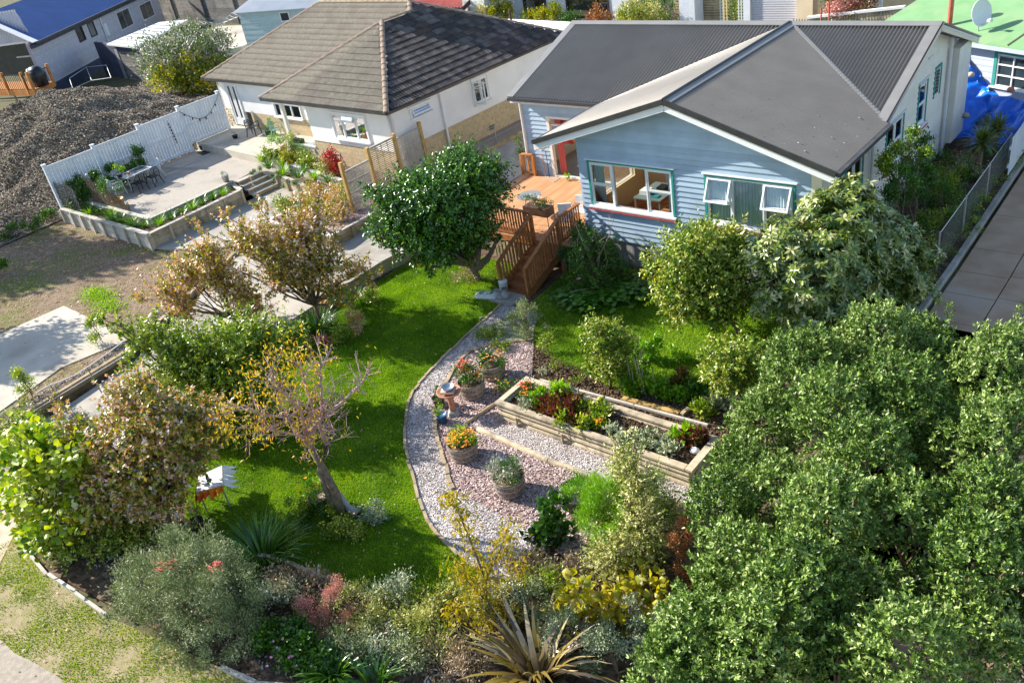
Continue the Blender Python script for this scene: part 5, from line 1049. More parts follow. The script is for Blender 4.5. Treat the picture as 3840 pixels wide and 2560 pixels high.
for i, (x, y) in enumerate([(965, 640), (1040, 668), (1090, 695), (1165, 690)]):
    c = S(x, y + 22, .93); plant('clipped_bush', ['round clipped bush nearest the timber steps', 'round clipped bush second from the steps', 'largest round clipped bush in the timber bed', 'round clipped bush nearest the trellis in the timber bed'][i], 'bush', c, [(c[0], c[1], c[2] + .2, .30, .75)], 'leaf_green', 1500, (.025, .05), .35, 0, px_=False, clump_r=.05, shell=.85, group='clipped bushes by the steps')
k = 0
for x, y in [(1010, 625), (1065, 650), (1120, 660), (1180, 668), (1235, 680), (985, 600), (1140, 640), (1060, 615)]:
    c = S(x, y + 8, 1.22); strappy('flax_tuft', 'pale striped flax tuft in the bed below the porch wall', 'flax', c, 75, (.4, .7), .03, 'leaf_bright' if k % 2 else 'leaf_strap', (40, 85), (40, 90), .08, 'flax tufts below the porch wall'); k += 1
c = S(1110, 600, 1.2); plant('feathery_bush', 'feathery yellow green bush against the rubble wall', 'bush', c, [(c[0], c[1], 1.6, .45), (c[0] + .4, c[1], 1.5, .35)], 'leaf_bright', 1800, (.04, .09), .15, .01, px_=False, up=.9, tlo=.1, thi=.8)
c = S(1265, 660, 1.2); plant('red_maple', 'small red leaved maple by the trellis', 'maple', c, [(c[0], c[1], 1.75, .36), (c[0] - .25, c[1] + .1, 1.5, .33), (c[0] + .25, c[1], 1.4, .33), (c[0], c[1] - .1, 2.1, .18)], 'leaf_maple', 1500, (.06, .1), .7, .025, px_=False, clump_r=.1)
# large front raised bed
fb = thing('raised_bed', 'white capped timber raised bed beside the driveway', 'raised bed', (-28.5, 17.5, .5))
B0, B1, B2, B3 = P('F', 110, 465, .95)[:2], P('F', 700, 600, .95)[:2], (-24.95, 20.6), P('F', 590, 230, .95)[:2] + [-.0, 1.2]
sleeper_wall(fb, tuple(B0), tuple(B1), .42, .95, 3, 'timber_old', 5, (0, -.07), cap=.16, cm='white_paint'); sleeper_wall(fb, tuple(B0), (B0[0] - .1, B0[1] + 3.2), .42, .95, 3, 'timber_old', 3, (-.07, 0), cap=.16, cm='white_paint'); sleeper_wall(fb, tuple(B1), (B1[0], B1[1] + 3.6), .5, .95, 3, 'timber_old', 4, (.07, 0), cap=.12)
MB().slab([(*B0, .88), (*B1, .88), (B1[0], B1[1] + 3.6, .88), (B0[0] - .1, B0[1] + 3.4, .88)], .4).build('bed_soil', 'bark_base', fb)
chips('bed_mulch', 'chip_bark', [tuple(B0), tuple(B1), (B1[0], B1[1] + 3.6), (B0[0] - .1, B0[1] + 3.4)], 500, (.04, .1), .4, .885, 'bark mulch in the white capped bed', cat='bark chips')
k = 0
for x, y in [(1080, 800), (1130, 840), (1190, 760), (1230, 800), (1280, 770), (1110, 770)]:
    c = S(x, y, .9); strappy('flax_tuft', 'dark green flax tuft in the white capped bed', 'flax', c, 80, (.4, .75), .03, 'leaf_strap', (40, 85), (40, 90), .1, 'flax tufts in the white capped bed'); k += 1
c = S(1215, 790, .9); plant('orange_shrub', 'orange tinged shrub in the white capped bed', 'shrub', c, [(c[0], c[1], 1.3, .45), (c[0] + .5, c[1] + .2, 1.4, .4), (c[0] + .9, c[1] - .2, 1.3, .4)], 'leaf_autumn', 1600, (.05, .09), .45, .015, px_=False)
c = S(1240, 700, .9); plant('pale_ground_cover', 'silvery green ground cover near the trellis post', 'shrub', c, [(c[0], c[1], 1.0, .4, .5), (c[0] + .5, c[1], 1.0, .35, .5)], 'leaf_silver', 1500, (.03, .06), .4, 0, px_=False)

for i, (x, y, z, m, L_) in enumerate(((1010, 600, 1.3, 'leaf_apple', 'leafy green filler plant below the porch wall by the steps'), (1075, 610, 1.3, 'leaf_citrus_yellow', 'yellowish leafy plant in the middle of the porch bed'), (1150, 625, 1.3, 'leaf_apple', 'green leafy plant beside the red maple'), (1215, 650, 1.3, 'leaf_pale', 'pale plant at the foot of the red maple'), (1060, 790, .95, 'leaf_apple', 'low green plant at the left end of the white capped bed'), (1160, 800, .95, 'leaf_citrus_yellow', 'yellow green plant in the white capped bed'), (1260, 820, .95, 'leaf_autumn', 'pinkish plant at the right of the white capped bed'), (1290, 740, .95, 'leaf_apple', 'green plant against the trellis post'), (1180, 740, .95, 'leaf_autumn', 'reddish plant at the back of the white capped bed'))):
    c = S(x, y, z); plant('bed_plant', L_, 'plant', c, [(c[0], c[1], z + .2, .34), (c[0] + .35, c[1] - .05, z + .18, .3)], m, 0, (.07, .12), .4, 0, px_=False, tw=(110, 12), up=.6, tubes=0)
# white boarded fence
wfn = thing('boarded_fence', 'tall white boarded fence stepping up beside the patio', 'fence', (-40.45, 18, 1)); XF = -40.45
steps_ = [(14.55, 16.9, .45, 2.88), (16.9, 19.25, .9, 2.95), (19.25, 21.5, 1.05, 3.1), (21.5, 23.85, 1.38, 3.22)]
for k, (y0, y1, zb, zt) in enumerate(steps_):
    piece('fence_post', 'white_fence', wfn, (XF, y0, (zb + zt) / 2 - .1), (.14, .14, zt - zb + .4)); piece('post_cap', 'white_fence', wfn, (XF, y0, zt + .12), (.19, .19, .03))
    n = 14
    for i in range(n):
        w_ = (y1 - y0 - .14) / n; piece('paling', 'white_fence', wfn, (XF - .01, y0 + .07 + w_ * (i + .5), (zb + zt) / 2), (.02, w_ - .014, zt - zb - .1))
    for z in (zt - .02, (zt + zb) / 2 + .05, zb + .12): piece('fence_rail', 'white_fence', wfn, (XF + .03, (y0 + y1) / 2, z), (.05, y1 - y0 - .14, .1))
piece('fence_post', 'white_fence', wfn, (XF, 23.85, 2.2), (.14, .14, 2.3)); piece('post_cap', 'white_fence', wfn, (XF, 23.85, 3.36), (.19, .19, .03))
sg = thing('string_lights', 'sagging string of small dark bulbs on the white fence', 'lights', (XF + .12, 22, 3)); pts = [v(XF + .1, 21.5 + t * 2.35, 3.1 + .35 * 0 - .75 * math.sin(math.pi * t) ** 1.0 + .12 * t) for t in np.linspace(0, 1, 14)]
MB().tube(pts, .012, 4).build('cable', 'black', sg)
for p in pts[1:-1:2]: MB().lathe(p - [0, 0, .13], [(.015, .0), (.03, .04), (.03, .08), (.015, .12)], 6).build('bulb', 'black', sg)
sg = thing('string_lights', 'short hanging string of dark bulbs on the white fence', 'lights', (XF + .12, 20.8, 3)); pts = [v(XF + .1, 20.75 + .1 * t, 2.9 - 1.1 * t) for t in np.linspace(0, 1, 8)]
MB().tube(pts, .012, 4).build('cable', 'black', sg)
for p in pts[1::1]: MB().lathe(p - [0, .03, .06], [(.015, .0), (.03, .04), (.015, .08)], 6).build('bulb', 'black', sg)
# diamond trellis at the near end of the fence
tl = thing('diamond_trellis', 'dark diamond trellis at the street end of the patio', 'trellis', (-40, 14.7, 1)); TA, TB = v(-40.38, 14.62, .9), v(-38.6, 14.55, .9)
for i in range(15):
    x0 = i * .16 - .6; 
    for sgn in (1, -1):
        a0, b0_ = (x0, 0), (x0 + .75, 1.3)
        if sgn < 0: a0, b0_ = (x0 + .75, 0), (x0, 1.3)
        def cl_(p, q):
            (x1, h1), (x2, h2) = p, q; out = []
            for (xa, ha) in (p, q):
                xc = min(max(xa, 0), 1.78); t = (xc - x1) / (x2 - x1); out.append((xc, h1 + (h2 - h1) * t))
            return out
        if max(a0[0], b0_[0]) <= 0 or min(a0[0], b0_[0]) >= 1.78: continue
        (xa, ha), (xb, hb) = cl_(a0, b0_)
        pbeam('lath', 'timber_grey', tl, (TA[0] + xa, 14.6 - .02 * (sgn > 0), .9 + ha), (TA[0] + xb, 14.6 - .02 * (sgn > 0), .9 + hb), .012, .028, (0, 1, 0))
bs = thing('brush_screen', 'rustic brown brushwood screen behind the patio planter', 'screen', (-38, 15.4, 1.1)); mb = MB()
for i in range(70):
    x = -38.9 + i * .047; h = 1.25 - .012 * i + rng.uniform(-.05, .05); mb = MB().beam((x, 15.36, 1.1), (x + rng.uniform(-.05, .05), 15.36 + rng.uniform(-.03, .03), 1.1 + h), .018, .018, (0, 1, 0)); mb.build('brush_stick', 'bark_twig', bs)
# trellis screens
ts = thing('trellis_screen', 'row of slatted trellis panels between pale timber posts', 'trellis', (-25.8, 21, .9)); 
tp = []
for (xb, yb), (xt, yt) in ((z1_(190, 896), z1_(140, 672)), (z1_(385, 830), z1_(325, 568)), (z1_(565, 720), z1_(510, 470)), (z1_(757, 735), z1_(688, 388))):
    base = v(*SX(xb, yb, -25.75)); p = SX(xt, yt, -25.75); tp.append((p[1], p[2]))
tpy = [t[0] for t in tp]; tpz = [t[1] for t in tp]
for y, z in tp: piece('post', 'timber_new', ts, (-25.75, y, (z + .3) / 2), (.13, .13, z - .3))
for k in range(3):
    y0, y1 = tpy[k] + .08, tpy[k+1] - .08; zt = tpz[k+1] - (.22 if k != 1 else .12) - (0.25 if k == 0 else 0); zb = zt - 1.75
    for z in (zt, zb): piece('panel_rail', 'timber_silver', ts, (-25.75, (y0 + y1) / 2, z), (.05, y1 - y0, .05))
    if k == 1:
        for z in np.arange(zb + .07, zt - .03, .075): piece('slat', 'timber_silver' if 0 else 'timber_pale', ts, (-25.72, (y0 + y1) / 2, z), (.015, y1 - y0, .035))
        for y in np.linspace(y0, y1, 5): piece('slat_upright', 'timber_new', ts, (-25.76, y, (zt + zb) / 2), (.03, .03, zt - zb))
    else:
        for y in np.arange(y0 + .03, y1, .058): piece('slat', 'timber_silver', ts, (-25.72, y, (zt + zb) / 2), (.015, .03, zt - zb))
        for z in np.linspace(zb, zt, 5)[1:-1]: piece('slat_cross', 'timber_silver', ts, (-25.76, (y0 + y1) / 2, z), (.02, y1 - y0, .03))
# drive edging, rail, hose
tw_ = thing('timber_kerb', 'weathered timber kerb along the left of the driveway', 'kerb', (-26, 8, .3))
for a, b in (((-25.28, 3.6), (-25.33, 5.8)), ((-25.33, 5.82), (-25.62, 9.1)), ((-25.62, 9.12), (-27.28, 12.7)), ((-27.28, 12.72), (-28.9, 16.2))):
    pbeam('kerb_board', 'timber_old', tw_, (*a, .36), (*b, .36 + .02), .13, .22)
tag(MB().tube([(-25.15, 3.7, .42), (-25.2, 5.8, .42), (-25.45, 9.05, .44), (-27.1, 12.6, .5)], .014, 6).build('water_pipe', 'hose'), 'thin white pipe running beside the driveway kerb', 'pipe')
rp_ = [P('I', 335, 470, 1.15), P('I', 460, 400, 1.15), P('I', 560, 365, 1.15), P('I', 690, 310, 1.15), P('I', 800, 240, 1.18), P('I', 1000, 100, 1.2), P('I', 1130, 0, 1.2)]
hr = thing('rope_rail', 'pale sagging rope rail on thin stakes by the slab', 'rail', rp_[0] * [1, 1, 0] + [0, 0, .34]); MB().tube(rp_, .02, 6).build('rope', 'hose', hr)
for i in (1, 4): MB().tube([rp_[i], rp_[i] * [1, 1, 0] + [.2, 0, .35]], .018, 5).build('stake', 'timber_old', hr)

# garden furniture -------------------------------------------------
def plastic_chair(m, label, group='plastic garden chairs'):
    t = thing('plastic_chair', label, 'chair', (0, 0, 0), group); mb = MB()
    mb.hexa([(-.22, -.22, .42), (.22, -.22, .42), (.2, .22, .39), (-.2, .22, .39), (-.22, -.22, .44), (.22, -.22, .44), (.2, .22, .41), (-.2, .22, .41)]); mb.build('seat', m, t)
    for i in range(7): 
        x = -.15 + i * .05; piece('back_slat', m, t, (x, .26, .62), (.022, .012, .42), np.array([[1, 0, 0], [0, math.cos(-.15), -math.sin(-.15)], [0, math.sin(-.15), math.cos(-.15)]]))
    MB().tube([(-.24, .2, .42), (-.23, .25, .7), (-.16, .3, .84), (0, .31, .87), (.16, .3, .84), (.23, .25, .7), (.24, .2, .42)], .02, 6).build('back_frame', m, t)
    for s in (-1, 1):
        MB().tube([(s*.23, .26, .66), (s*.27, .0, .66), (s*.27, -.2, .63), (s*.25, -.22, .42)], .022, 6).build('arm', m, t)
        MB().tube([(s*.22, -.21, .43), (s*.26, -.27, 0)], [.03, .018], 6).build('leg', m, t); MB().tube([(s*.2, .2, .41), (s*.25, .32, 0)], [.03, .018], 6).build('leg', m, t)
    return t
z4_ = lambda x, y: (220 + x / 2.24, 520 + y / 2.24)
T = [S(*z4_(*p), ZP + .73) for p in ((470, 320), (690, 222), (795, 240), (555, 340))]; tcx = sum(T) / 4
gt = thing('patio_table', 'rectangular white framed glass table on the patio', 'table', (tcx[0], tcx[1], ZP)); ax = T[1] - T[0]; ax[2] = 0; Lt = np.linalg.norm(ax); ax /= Lt; bx_ = np.array([-ax[1], ax[0], 0]) ; wd = .85
cen = (tcx[0], tcx[1]); R_ = np.column_stack([ax, bx_, [0, 0, 1.0]])
piece('table_top', 'glass_grey', gt, (tcx[0], tcx[1], ZP + .72), (Lt * .92, wd - .06, .01), R_)
for s in (-1, 1):
    piece('top_frame', 'plastic_white', gt, tcx * [1, 1, 0] + bx_ * s * wd / 2 + [0, 0, ZP + .72], (Lt * .95, .05, .035), R_); piece('top_frame', 'plastic_white', gt, tcx * [1, 1, 0] + ax * s * Lt * .475 + [0, 0, ZP + .72], (.05, wd, .035), R_)
    for s2 in (-1, 1):
        c = tcx * [1, 1, 0] + ax * s * Lt * .42 + bx_ * s2 * wd * .42; MB().tube([c + [0, 0, ZP + .7], c + [0, 0, ZP]], .022, 6).build('leg', 'plastic_white', gt)
rz_ = math.atan2(ax[1], ax[0])
c0 = plastic_chair('plastic_dark', 'dark green plastic chair at the near side of the patio table, left one'); near = -bx_ if (-bx_)[0] > 0 else bx_
def put(c, p, face): c.location = (p[0], p[1], ZP); c.rotation_euler = (0, 0, math.atan2(face[1], face[0]) + math.pi / 2); return c
put(c0, tcx + near * (wd / 2 + .22) - ax * .35, -near); c1 = copy_tree(c0); c1['label'] = 'dark green plastic chair at the near side of the patio table, right one'; put(c1, tcx + near * (wd / 2 + .25) + ax * .42, -near)
w0 = plastic_chair('plastic_white', 'white plastic chair at the street end of the patio table'); put(w0, tcx - ax * (Lt / 2 + .3) - near * .1, ax)
w1_ = copy_tree(w0); w1_['label'] = 'white plastic chair behind the patio table by the fence'; put(w1_, tcx - near * (wd / 2 + .3) - ax * .3, near)
w2_ = copy_tree(w0); w2_['label'] = 'white plastic chair at the far end of the patio table'; put(w2_, tcx + ax * (Lt / 2 + .35) - near * .1, -ax)
pt_ = thing('potted_plant', 'small potted plant standing on the patio table', 'plant', tcx - ax * .7 + [0, 0, 0]); MB().lathe(tcx - ax * .7 - [0, 0, tcx[2] - ZP - .74], [(.09, 0), (.13, .18)], 10).build('pot', 'pot_dark', pt_); foliage('foliage', 'leaf_bright', pt_, [tuple(tcx - ax * .7 + [0, 0, .35]) + (.22,)], 220, (.06, .1), .5, clump_r=.06)
tag(MB().lathe((tcx[0] - .25 * ax[0], tcx[1] - .25 * ax[1], ZP + .735), [(.05, 0), (.07, .1)], 8).build('cup', 'terracotta'), 'small terracotta cup on the patio table', 'cup')
d0 = copy_tree(c0); d0['label'] = 'dark plastic chair on the terrace by the french doors'; p = S(*z2(440, 385), ZT); d0.location = tuple(p); d0.rotation_euler = (0, 0, 3.6)
g0 = plastic_chair('plastic_green', 'pale green plastic chair on the terrace by the porch post'); p = S(*z2(610, 400), ZT); g0.location = tuple(p); g0.rotation_euler = (0, 0, 2.2)
def pot(label, c, r, h, m, lm=None, fr=.2, n=250, L=(.05, .09), name='potted_plant', fz=.1, cat='plant', asp=.5, **kw):
    t = thing(name, label, cat, c); MB().lathe(c, [(r * .72, 0), (r, h * .92), (r * 1.08, h * .93), (r * 1.08, h), (r * .92, h), (r * .9, h * .85)], 16).build('pot', m, t, True)
    if lm: foliage('foliage', lm, t, [(c[0], c[1], c[2] + h + fz, fr)], n, L, asp, clump_r=fr * .3, **kw)
    return t
pot('squat dark pot with bare stems on the terrace', S(*z2(305, 408), ZT), .14, .15, 'pot_dark', 'leaf_dry', .1, 60, (.04, .08), asp=.2)
pot('green pot with dark cactus between the terrace chairs', S(*z2(537, 383), ZT), .17, .22, 'pot_green', 'leaf_green', .14, 120)
pot('leafy bright green pot plant behind the pale green chair', S(*z2(575, 385), ZT), .15, .3, 'pot_green', 'leaf_bright', .2, 200, (.08, .14), fz=.25)
pot('black pot with rose at the corner of the terrace', S(*z2(612, 530), ZT), .17, .28, 'pot_dark', 'leaf_bright', .3, 400, fz=.35)
pot('terracotta pot among the black pots on the terrace corner', S(*z2(650, 500), ZT), .15, .25, 'terracotta', 'leaf_dry', .2, 80, (.05, .1), asp=.2)
pot('climbing shrub in a black pot by the porch wall', S(*z2(690, 540), 1.25), .17, .25, 'pot_dark', 'leaf_apple', .38, 900, fz=.3)
pot('yellow pot with white flowering bush at the patio corner', S(*z4_(518, 570), ZP), .26, .36, 'pot_yellow', 'leaf_green', .42, 900, fz=.6)
tag(MB().box(-.3, .3, -.1, .1, 0, .18).build('window_box', 'pot_dark'), 'dark trough on the porch ledge by the post', 'planter').location = WLF.pt(PE - .55, -.08, ZB - .38)
tag(MB().box(-.2, .2, -.1, .1, 0, .18).build('window_box', 'plastic_white'), 'pale trough on the porch ledge by the wall', 'planter').location = WLF.pt(PW + .35, -.08, ZB - .38)
tag(MB().lathe((-40.1, 21.9, ZP), [(.13, 0), (.16, .22)], 12).build('plant_pot', 'pot_dark'), 'dark pot at the foot of the white fence', 'pot')
m_ = [S(*z2(*p), ZP + .012) for p in ((35, 510), (75, 528), (135, 505), (90, 490))]; tag(MB().slab(m_, .01).build('drain_mat', 'black'), 'dark mat on the patio beside the terrace step', 'mat')
# climbers by the patio fence
for lab, (x, y), r, n in (('dark climbing shrub left of the white chairs by the fence', (330, 690), .6, 2600), ('leafy dark shrub against the fence behind the patio table', (440, 625), .55, 2200), ('round dark shrub by the second fence post', (520, 585), .42, 1700), ('tall climber at the street end of the white fence', (290, 700), .5, 1900)):
    p = SX(x, y, -39.6); plant('climbing_shrub', lab, 'shrub', (p[0], p[1], ZP), [(p[0], p[1], p[2], r), (p[0] + .2, p[1] - .3, max(1.5, p[2] - .35), r * .8)], 'leaf_green', n, (.07, .12), .5, .02, px_=False, clump_r=.1)

# ---------------------------------------------------------------- blue roofed house, top left
z5 = lambda x, y: (x / 1.92, y / 1.92)
A_ = S(*z5(390, 600), 1.0); B_ = S(*z5(1190, 150), 1.0); d_ = unit(B_ - A_); nb = np.array([d_[1], -d_[0], 0]); LB = np.linalg.norm(B_ - A_)
bh = thing('blue_roof_house', 'white brick house with blue metal roof beyond the earth mound', 'house', A_ + d_ * 5 - nb * 4)
WB = Wall((A_[0], A_[1]), (d_[0], d_[1]), (nb[0], nb[1]))
def onB(x, y): p = SP(*z5(x, y), A_, nb); return np.dot(p - A_, d_), p[2]
def rB(x0, y0, x1, y1, x2=None, y2=None): a, b = onB(x0, y0), onB(x1, y1); return (min(a[0], b[0]), max(a[0], b[0]), min(a[1], b[1]), max(a[1], b[1]))
ez0, ez1 = onB(245, 292), onB(1030, 0); ze = 4.15
ops = []
for (bl, br, tl_) in (((575, 308), (622, 285), (535, 205)), ((660, 272), (705, 252), (622, 172)), ((880, 220), (968, 180), (830, 95)), ((1040, 150), (1120, 112), (995, 40))):
    a, b, c = onB(*bl), onB(*br), onB(*tl_); ops.append((min(a[0], c[0]), max(b[0], a[0] + .7), (a[1] + b[1]) / 2, min(c[1], 3.95)))
mb = MB(); panel(mb, WB, -1.2, LB, 1.0, 4.2, ops, -.2, -.012); mb.build('wall', 'brick_joint', bh)
j = 0; z = 1.02
while z < 4.1:   # white bricks, the courses one can tell apart
    s = -1.2 - (.3 if j % 2 else 0); mbk = MB()
    iv = [(-1.2, LB)]
    for o in ops:
        if o[2] < z + .08 < o[3]: iv = minus(iv, o[0], o[1])
    for a, b in iv:
        s = a
        while s < b - .05: e_ = min(s + (.3 if (j % 2 and s == a) else .6), b); WB.hexa(mbk, s + .01, e_ - .012, -.012, .008, z, z + .165); s = e_
    tag(mbk.build('brick_course', 'brick_white', bh), kind='stuff'); z += .18; j += 1
for i, o in enumerate(ops):
    f = MB(); WB.hexa(f, o[0], o[0] + .07, -.1, .04, o[2], o[3]); WB.hexa(f, o[1] - .07, o[1], -.1, .04, o[2], o[3]); WB.hexa(f, o[0] + .07, o[1] - .07, -.1, .04, o[3] - .07, o[3]); WB.hexa(f, o[0] + .07, o[1] - .07, -.1, .05, o[2], o[2] + .07)
    fo = f.build('window', 'window_brown' if i < 2 else 'white_paint', bh); WB.piece('pane', 'glass_grey' if i == 1 else 'glass_dark', fo, o[0] + .07, o[1] - .07, -.06, -.04, o[2] + .07, o[3] - .07)
    if i > 1: WB.piece('mullion', 'galv', fo, (o[0]+o[1])/2 - .03, (o[0]+o[1])/2 + .03, -.05, 0, o[2] + .07, o[3] - .07)
WB.piece('meter_box', 'plastic_white', bh, ops[1][1] + 1.2, ops[1][1] + 1.7, .01, .2, 2.2, 3.2); a = WB.pt(ops[1][1] + 1.1, .12, 0); MB().tube([a + [0, 0, 4.1], a + [0, 0, 1.6]], .05, 6).build('downpipe', 'white_paint', bh)
WB.piece('base_wall', 'dark_base', bh, -1.2, LB, -.3, .01, -.2, 1.0)
# roofs
up = -nb; rp0 = WB.pt(-1.0, .5, ze); k_ = .42
def RB(s, t): return WB.pt(s, .5 - t, ze + k_ * t)
MB().slab([RB(-1.0, 0), RB(LB + .5, 0), RB(LB + .5, 5), RB(1.4, 5)], .1).build('roof', 'blue_roof', bh); MB().slab([RB(LB + .5, 5), RB(1.4, 5), WB.pt(1.4, -9.5, ze), WB.pt(LB + .5, -9.5, ze)][::-1], .1).build('roof', 'blue_roof', bh)
pbeam('barge_flashing', 'white_paint', bh, RB(-1.0, 0) + [0, 0, .05], RB(1.4, 5) + [0, 0, .05], .5, .06)
pbeam('gutter', 'gutter', bh, RB(-1.0, -.05), RB(LB + .5, -.05), .12, .14)
WB.piece('fascia', 'dark_base', bh, -1.1, LB, .02, .35, ze - .35, ze - .1)
# pale corrugated wing to the left
w0_ = S(*z5(240, 290), ze); w1__ = S(*z5(-60, 330), ze - .1); t0 = S(*z5(105, 70), ze + 2.2); t1 = S(*z5(-80, 160), ze + 2.2)
def pln(n0, n1, n2): return None
e_ = unit(w1__ - w0_); u_ = t0 - w0_; 
corrugated(bh, w0_, e_, u_ - e_ * np.dot(u_, e_), [(0, 0), (12, 0), (12, np.linalg.norm(u_ - e_ * np.dot(u_, e_))), (np.dot(u_, e_), np.linalg.norm(u_ - e_ * np.dot(u_, e_)))], .30, .03, 'blue_pale_roof')
nw = np.cross(e_, [0, 0, 1]); nw = nw if np.dot(nw, -CF) > 0 else -nw
WW = Wall(tuple(w0_[:2] - nw[:2] * .5 ), tuple(e_[:2]), tuple(nw[:2])); WW.piece('wing_wall', 'glass_dark', bh, .6, 11, -.2, 0, 1.6, 4.0); pbeam('gutter', 'white_paint', bh, w0_ - [0, 0, .06], w0_ + e_ * 12 - [0, 0, .06], .12, .14)
WW.piece('door_frame', 'galv', bh, .9, 1.0, 0, .05, 1.6, 4.0); WW.piece('door_frame', 'galv', bh, .9, 3.0, 0, .05, 2.9, 3.0)
# garage beside it
gx0 = onB(770, 320)[0]; 
ga = thing('garage', 'pale roofed garage with dark roller door beside the blue roofed house', 'garage', WB.pt(12, 3, 0))
g0_, g1_, g2_, g3_ = S(*z5(765, 318), 2.8), S(*z5(985, 340), 2.8), S(*z5(1290, 180), 3.0), S(*z5(1130, 170), 3.0)
MB().slab([g0_, g1_, g2_ + d_ * 2, g3_ + d_ * .5], .12).build('roof', 'pale_roof', ga)
for i in range(7):
    f = (i + .5) / 7; pbeam('roof_rib', 'gutter', ga, g0_ + (g3_ - g0_) * f + [0, 0, .01], g1_ + (g2_ - g1_) * f + [0, 0, .01], .03, .03)
gd = unit(g1_ - g0_); gd[2] = 0; gn = np.array([gd[1], -gd[0], 0]); gn = gn if np.dot(gn, CF) < 0 else -gn
WGa = Wall(tuple(g0_[:2] - gn[:2] * .4), tuple(gd[:2]), tuple(gn[:2])); GL = np.linalg.norm((g1_ - g0_)[:2])
mb = MB(); WGa.hexa(mb, -3.5, GL + 2.5, -.2, 0, -.1, 2.68); mb.build('front_wall', 'dark_base', ga)
for i in range(16): WGa.piece('door_slat', 'timber_grey', ga, .9, GL + 1.2, .0, .03, .05 + i * .135, .165 + i * .135)
WGa.piece('door_jamb', 'galv', ga, .1, .6, .0, .04, 0, 2.3)
# timber deck with barbecue
dz_ = 1.9; dk2 = thing('balcony', 'orange timber balcony with black balusters on the blue roofed house', 'balcony', (-70, 26, 0))
c0_, c1_, c2_ = S(*z5(-150, 650), dz_), S(*z5(240, 648), dz_), S(*z5(382, 585), dz_); c3_ = c2_ + (c0_ - c1_) * 1.0
MB().slab([c0_, c1_, c2_, c3_], .12).build('deck_floor', 'orange_timber', dk2)
pbeam('fascia', 'orange_timber', dk2, c0_ - [0, 0, .2], c1_ - [0, 0, .2], .1, .4); pbeam('fascia', 'orange_timber', dk2, c1_ - [0, 0, .2], c2_ - [0, 0, .2], .1, .4)
for a, b, n in ((c0_, c1_, 30), (c1_, c2_, 9)):
    pbeam('handrail', 'black', dk2, a + [0, 0, 1.0], b + [0, 0, 1.0], .06, .05)
    for i in range(n): c = a + (b - a) * ((i + .5) / n); piece('baluster', 'black', dk2, c + [0, 0, .5], (.03, .03, 1.0))
for f, (a, b) in ((.55, (c0_, c1_)), (.9, (c0_, c1_)), (0.02, (c1_, c2_)), (1, (c1_, c2_))):
    c = a + (b - a) * f; piece('rail_post', 'orange_timber', dk2, c + [0, 0, .45], (.17, .17, 1.5))
for c in (c0_ + (c1_ - c0_) * .62, c1_ + (c2_ - c1_) * .1): MB().tube([c, c * [1, 1, 0] + [0, 0, -.3]], .07, 6).build('support_post', 'timber_old', dk2)
q_ = (c1_ + c2_) / 2 + (c0_ - c1_) * .03 + [0, 0, 0]; bq = thing('barbecue', 'barbecue under a black cover on the orange balcony', 'barbecue', q_); mb = MB(); mb.lathe(q_, [(.62, 0), (.66, .7), (.6, 1.1), (.4, 1.3), (.1, 1.36)], 12, (1, .8)); mb.build('cover', 'bbq_black', bq, True); MB().lathe(q_ + unit(c0_ - c1_) * .8 + [0, 0, .2], [(.2, 0), (.25, .6), (.12, .95)], 10).build('side_shelf', 'cloth_white', bq, True)
wg = thing('wire_gate', 'thin wire frame gate before the dark garage', 'gate', S(*z5(640, 580), 1.2))
qs = [S(*z5(*p), 1.5) for p in ((500, 565), (620, 485), (765, 470), (800, 560), (660, 580), (525, 640))]
for a, b in ((0, 1), (1, 2), (2, 3), (3, 4), (4, 5), (5, 0), (1, 4)): MB().tube([qs[a], qs[b]], .025, 4).build('bar', 'galv', wg)
# board retaining wall behind
p0_, p1_ = S(600, 92, .2), S(905, 100, .2); rw_ = thing('board_wall', 'tall weathered grey plank retaining wall at the back', 'wall', (p0_ + p1_) / 2); p0_[2] = p1_[2] = 0; dd_ = unit(p1_ - p0_); LL = np.linalg.norm(p1_ - p0_)
p0_ = p0_ - dd_ * 2; LL += 14
for i in range(13):
    s = 0
    while s < LL: 
        l = rng.uniform(3.5, 5.5); e2 = min(s + l, LL); pbeam('plank', 'timber_grey', rw_, p0_ + dd_ * (s + .01) + [0, 0, .2 + i * .36], p0_ + dd_ * (e2 - .01) + [rng.uniform(-.02, .02), 0, .2 + i * .36], .06, .34); s = e2
for s in (5.8, 11.5, 17): pbeam('wall_post', 'timber_grey', rw_, p0_ + dd_ * s + [.1, -.12, 0], p0_ + dd_ * s + [.1, -.12, 4.8], .16, .16, (0, 1, 0))
# shed
sh = thing('garden_shed', 'pale green weatherboard shed with ribbed roof behind the tiled roof', 'shed', (-60, 41, 1)); s0_, s1_ = S(890, 45, 3.7), S(1200, 22, 3.7); sd_ = s1_ - s0_; sL = np.linalg.norm(sd_); sd_ /= sL; sn = np.array([sd_[1], -sd_[0], 0])
WS = Wall(tuple(s0_[:2]), tuple(sd_[:2]), tuple(sn[:2]))
for i in range(17): WS.piece('weatherboard', 'shed_green', sh, 0, sL + 3, -.05 + .0, .0 + (.012 if i % 2 else 0), .35 + i * .19, .35 + i * .19 + .178)
WS.piece('side_wall', 'shed_green', sh, -.0, .06, -3, 0, .3, 3.5); corrugated(sh, s0_ - sd_ * .3 + sn * .3 + [0, 0, -.05], sd_, -sn * 3 + [0, 0, .7], [(0, 0), (sL + 3, 0), (sL + 3, 3.1), (0, 3.1)], .22, .03, 'pale_roof')
o = WS.pt(0, 0, 0); c = SP(1070, 62, WS.o, WS.n); u = np.dot(c - WS.o, WS.d); f = WS.piece('window', 'white_paint', sh, u - .45, u + .45, .02, .07, c[2] - .35, c[2] + .32)
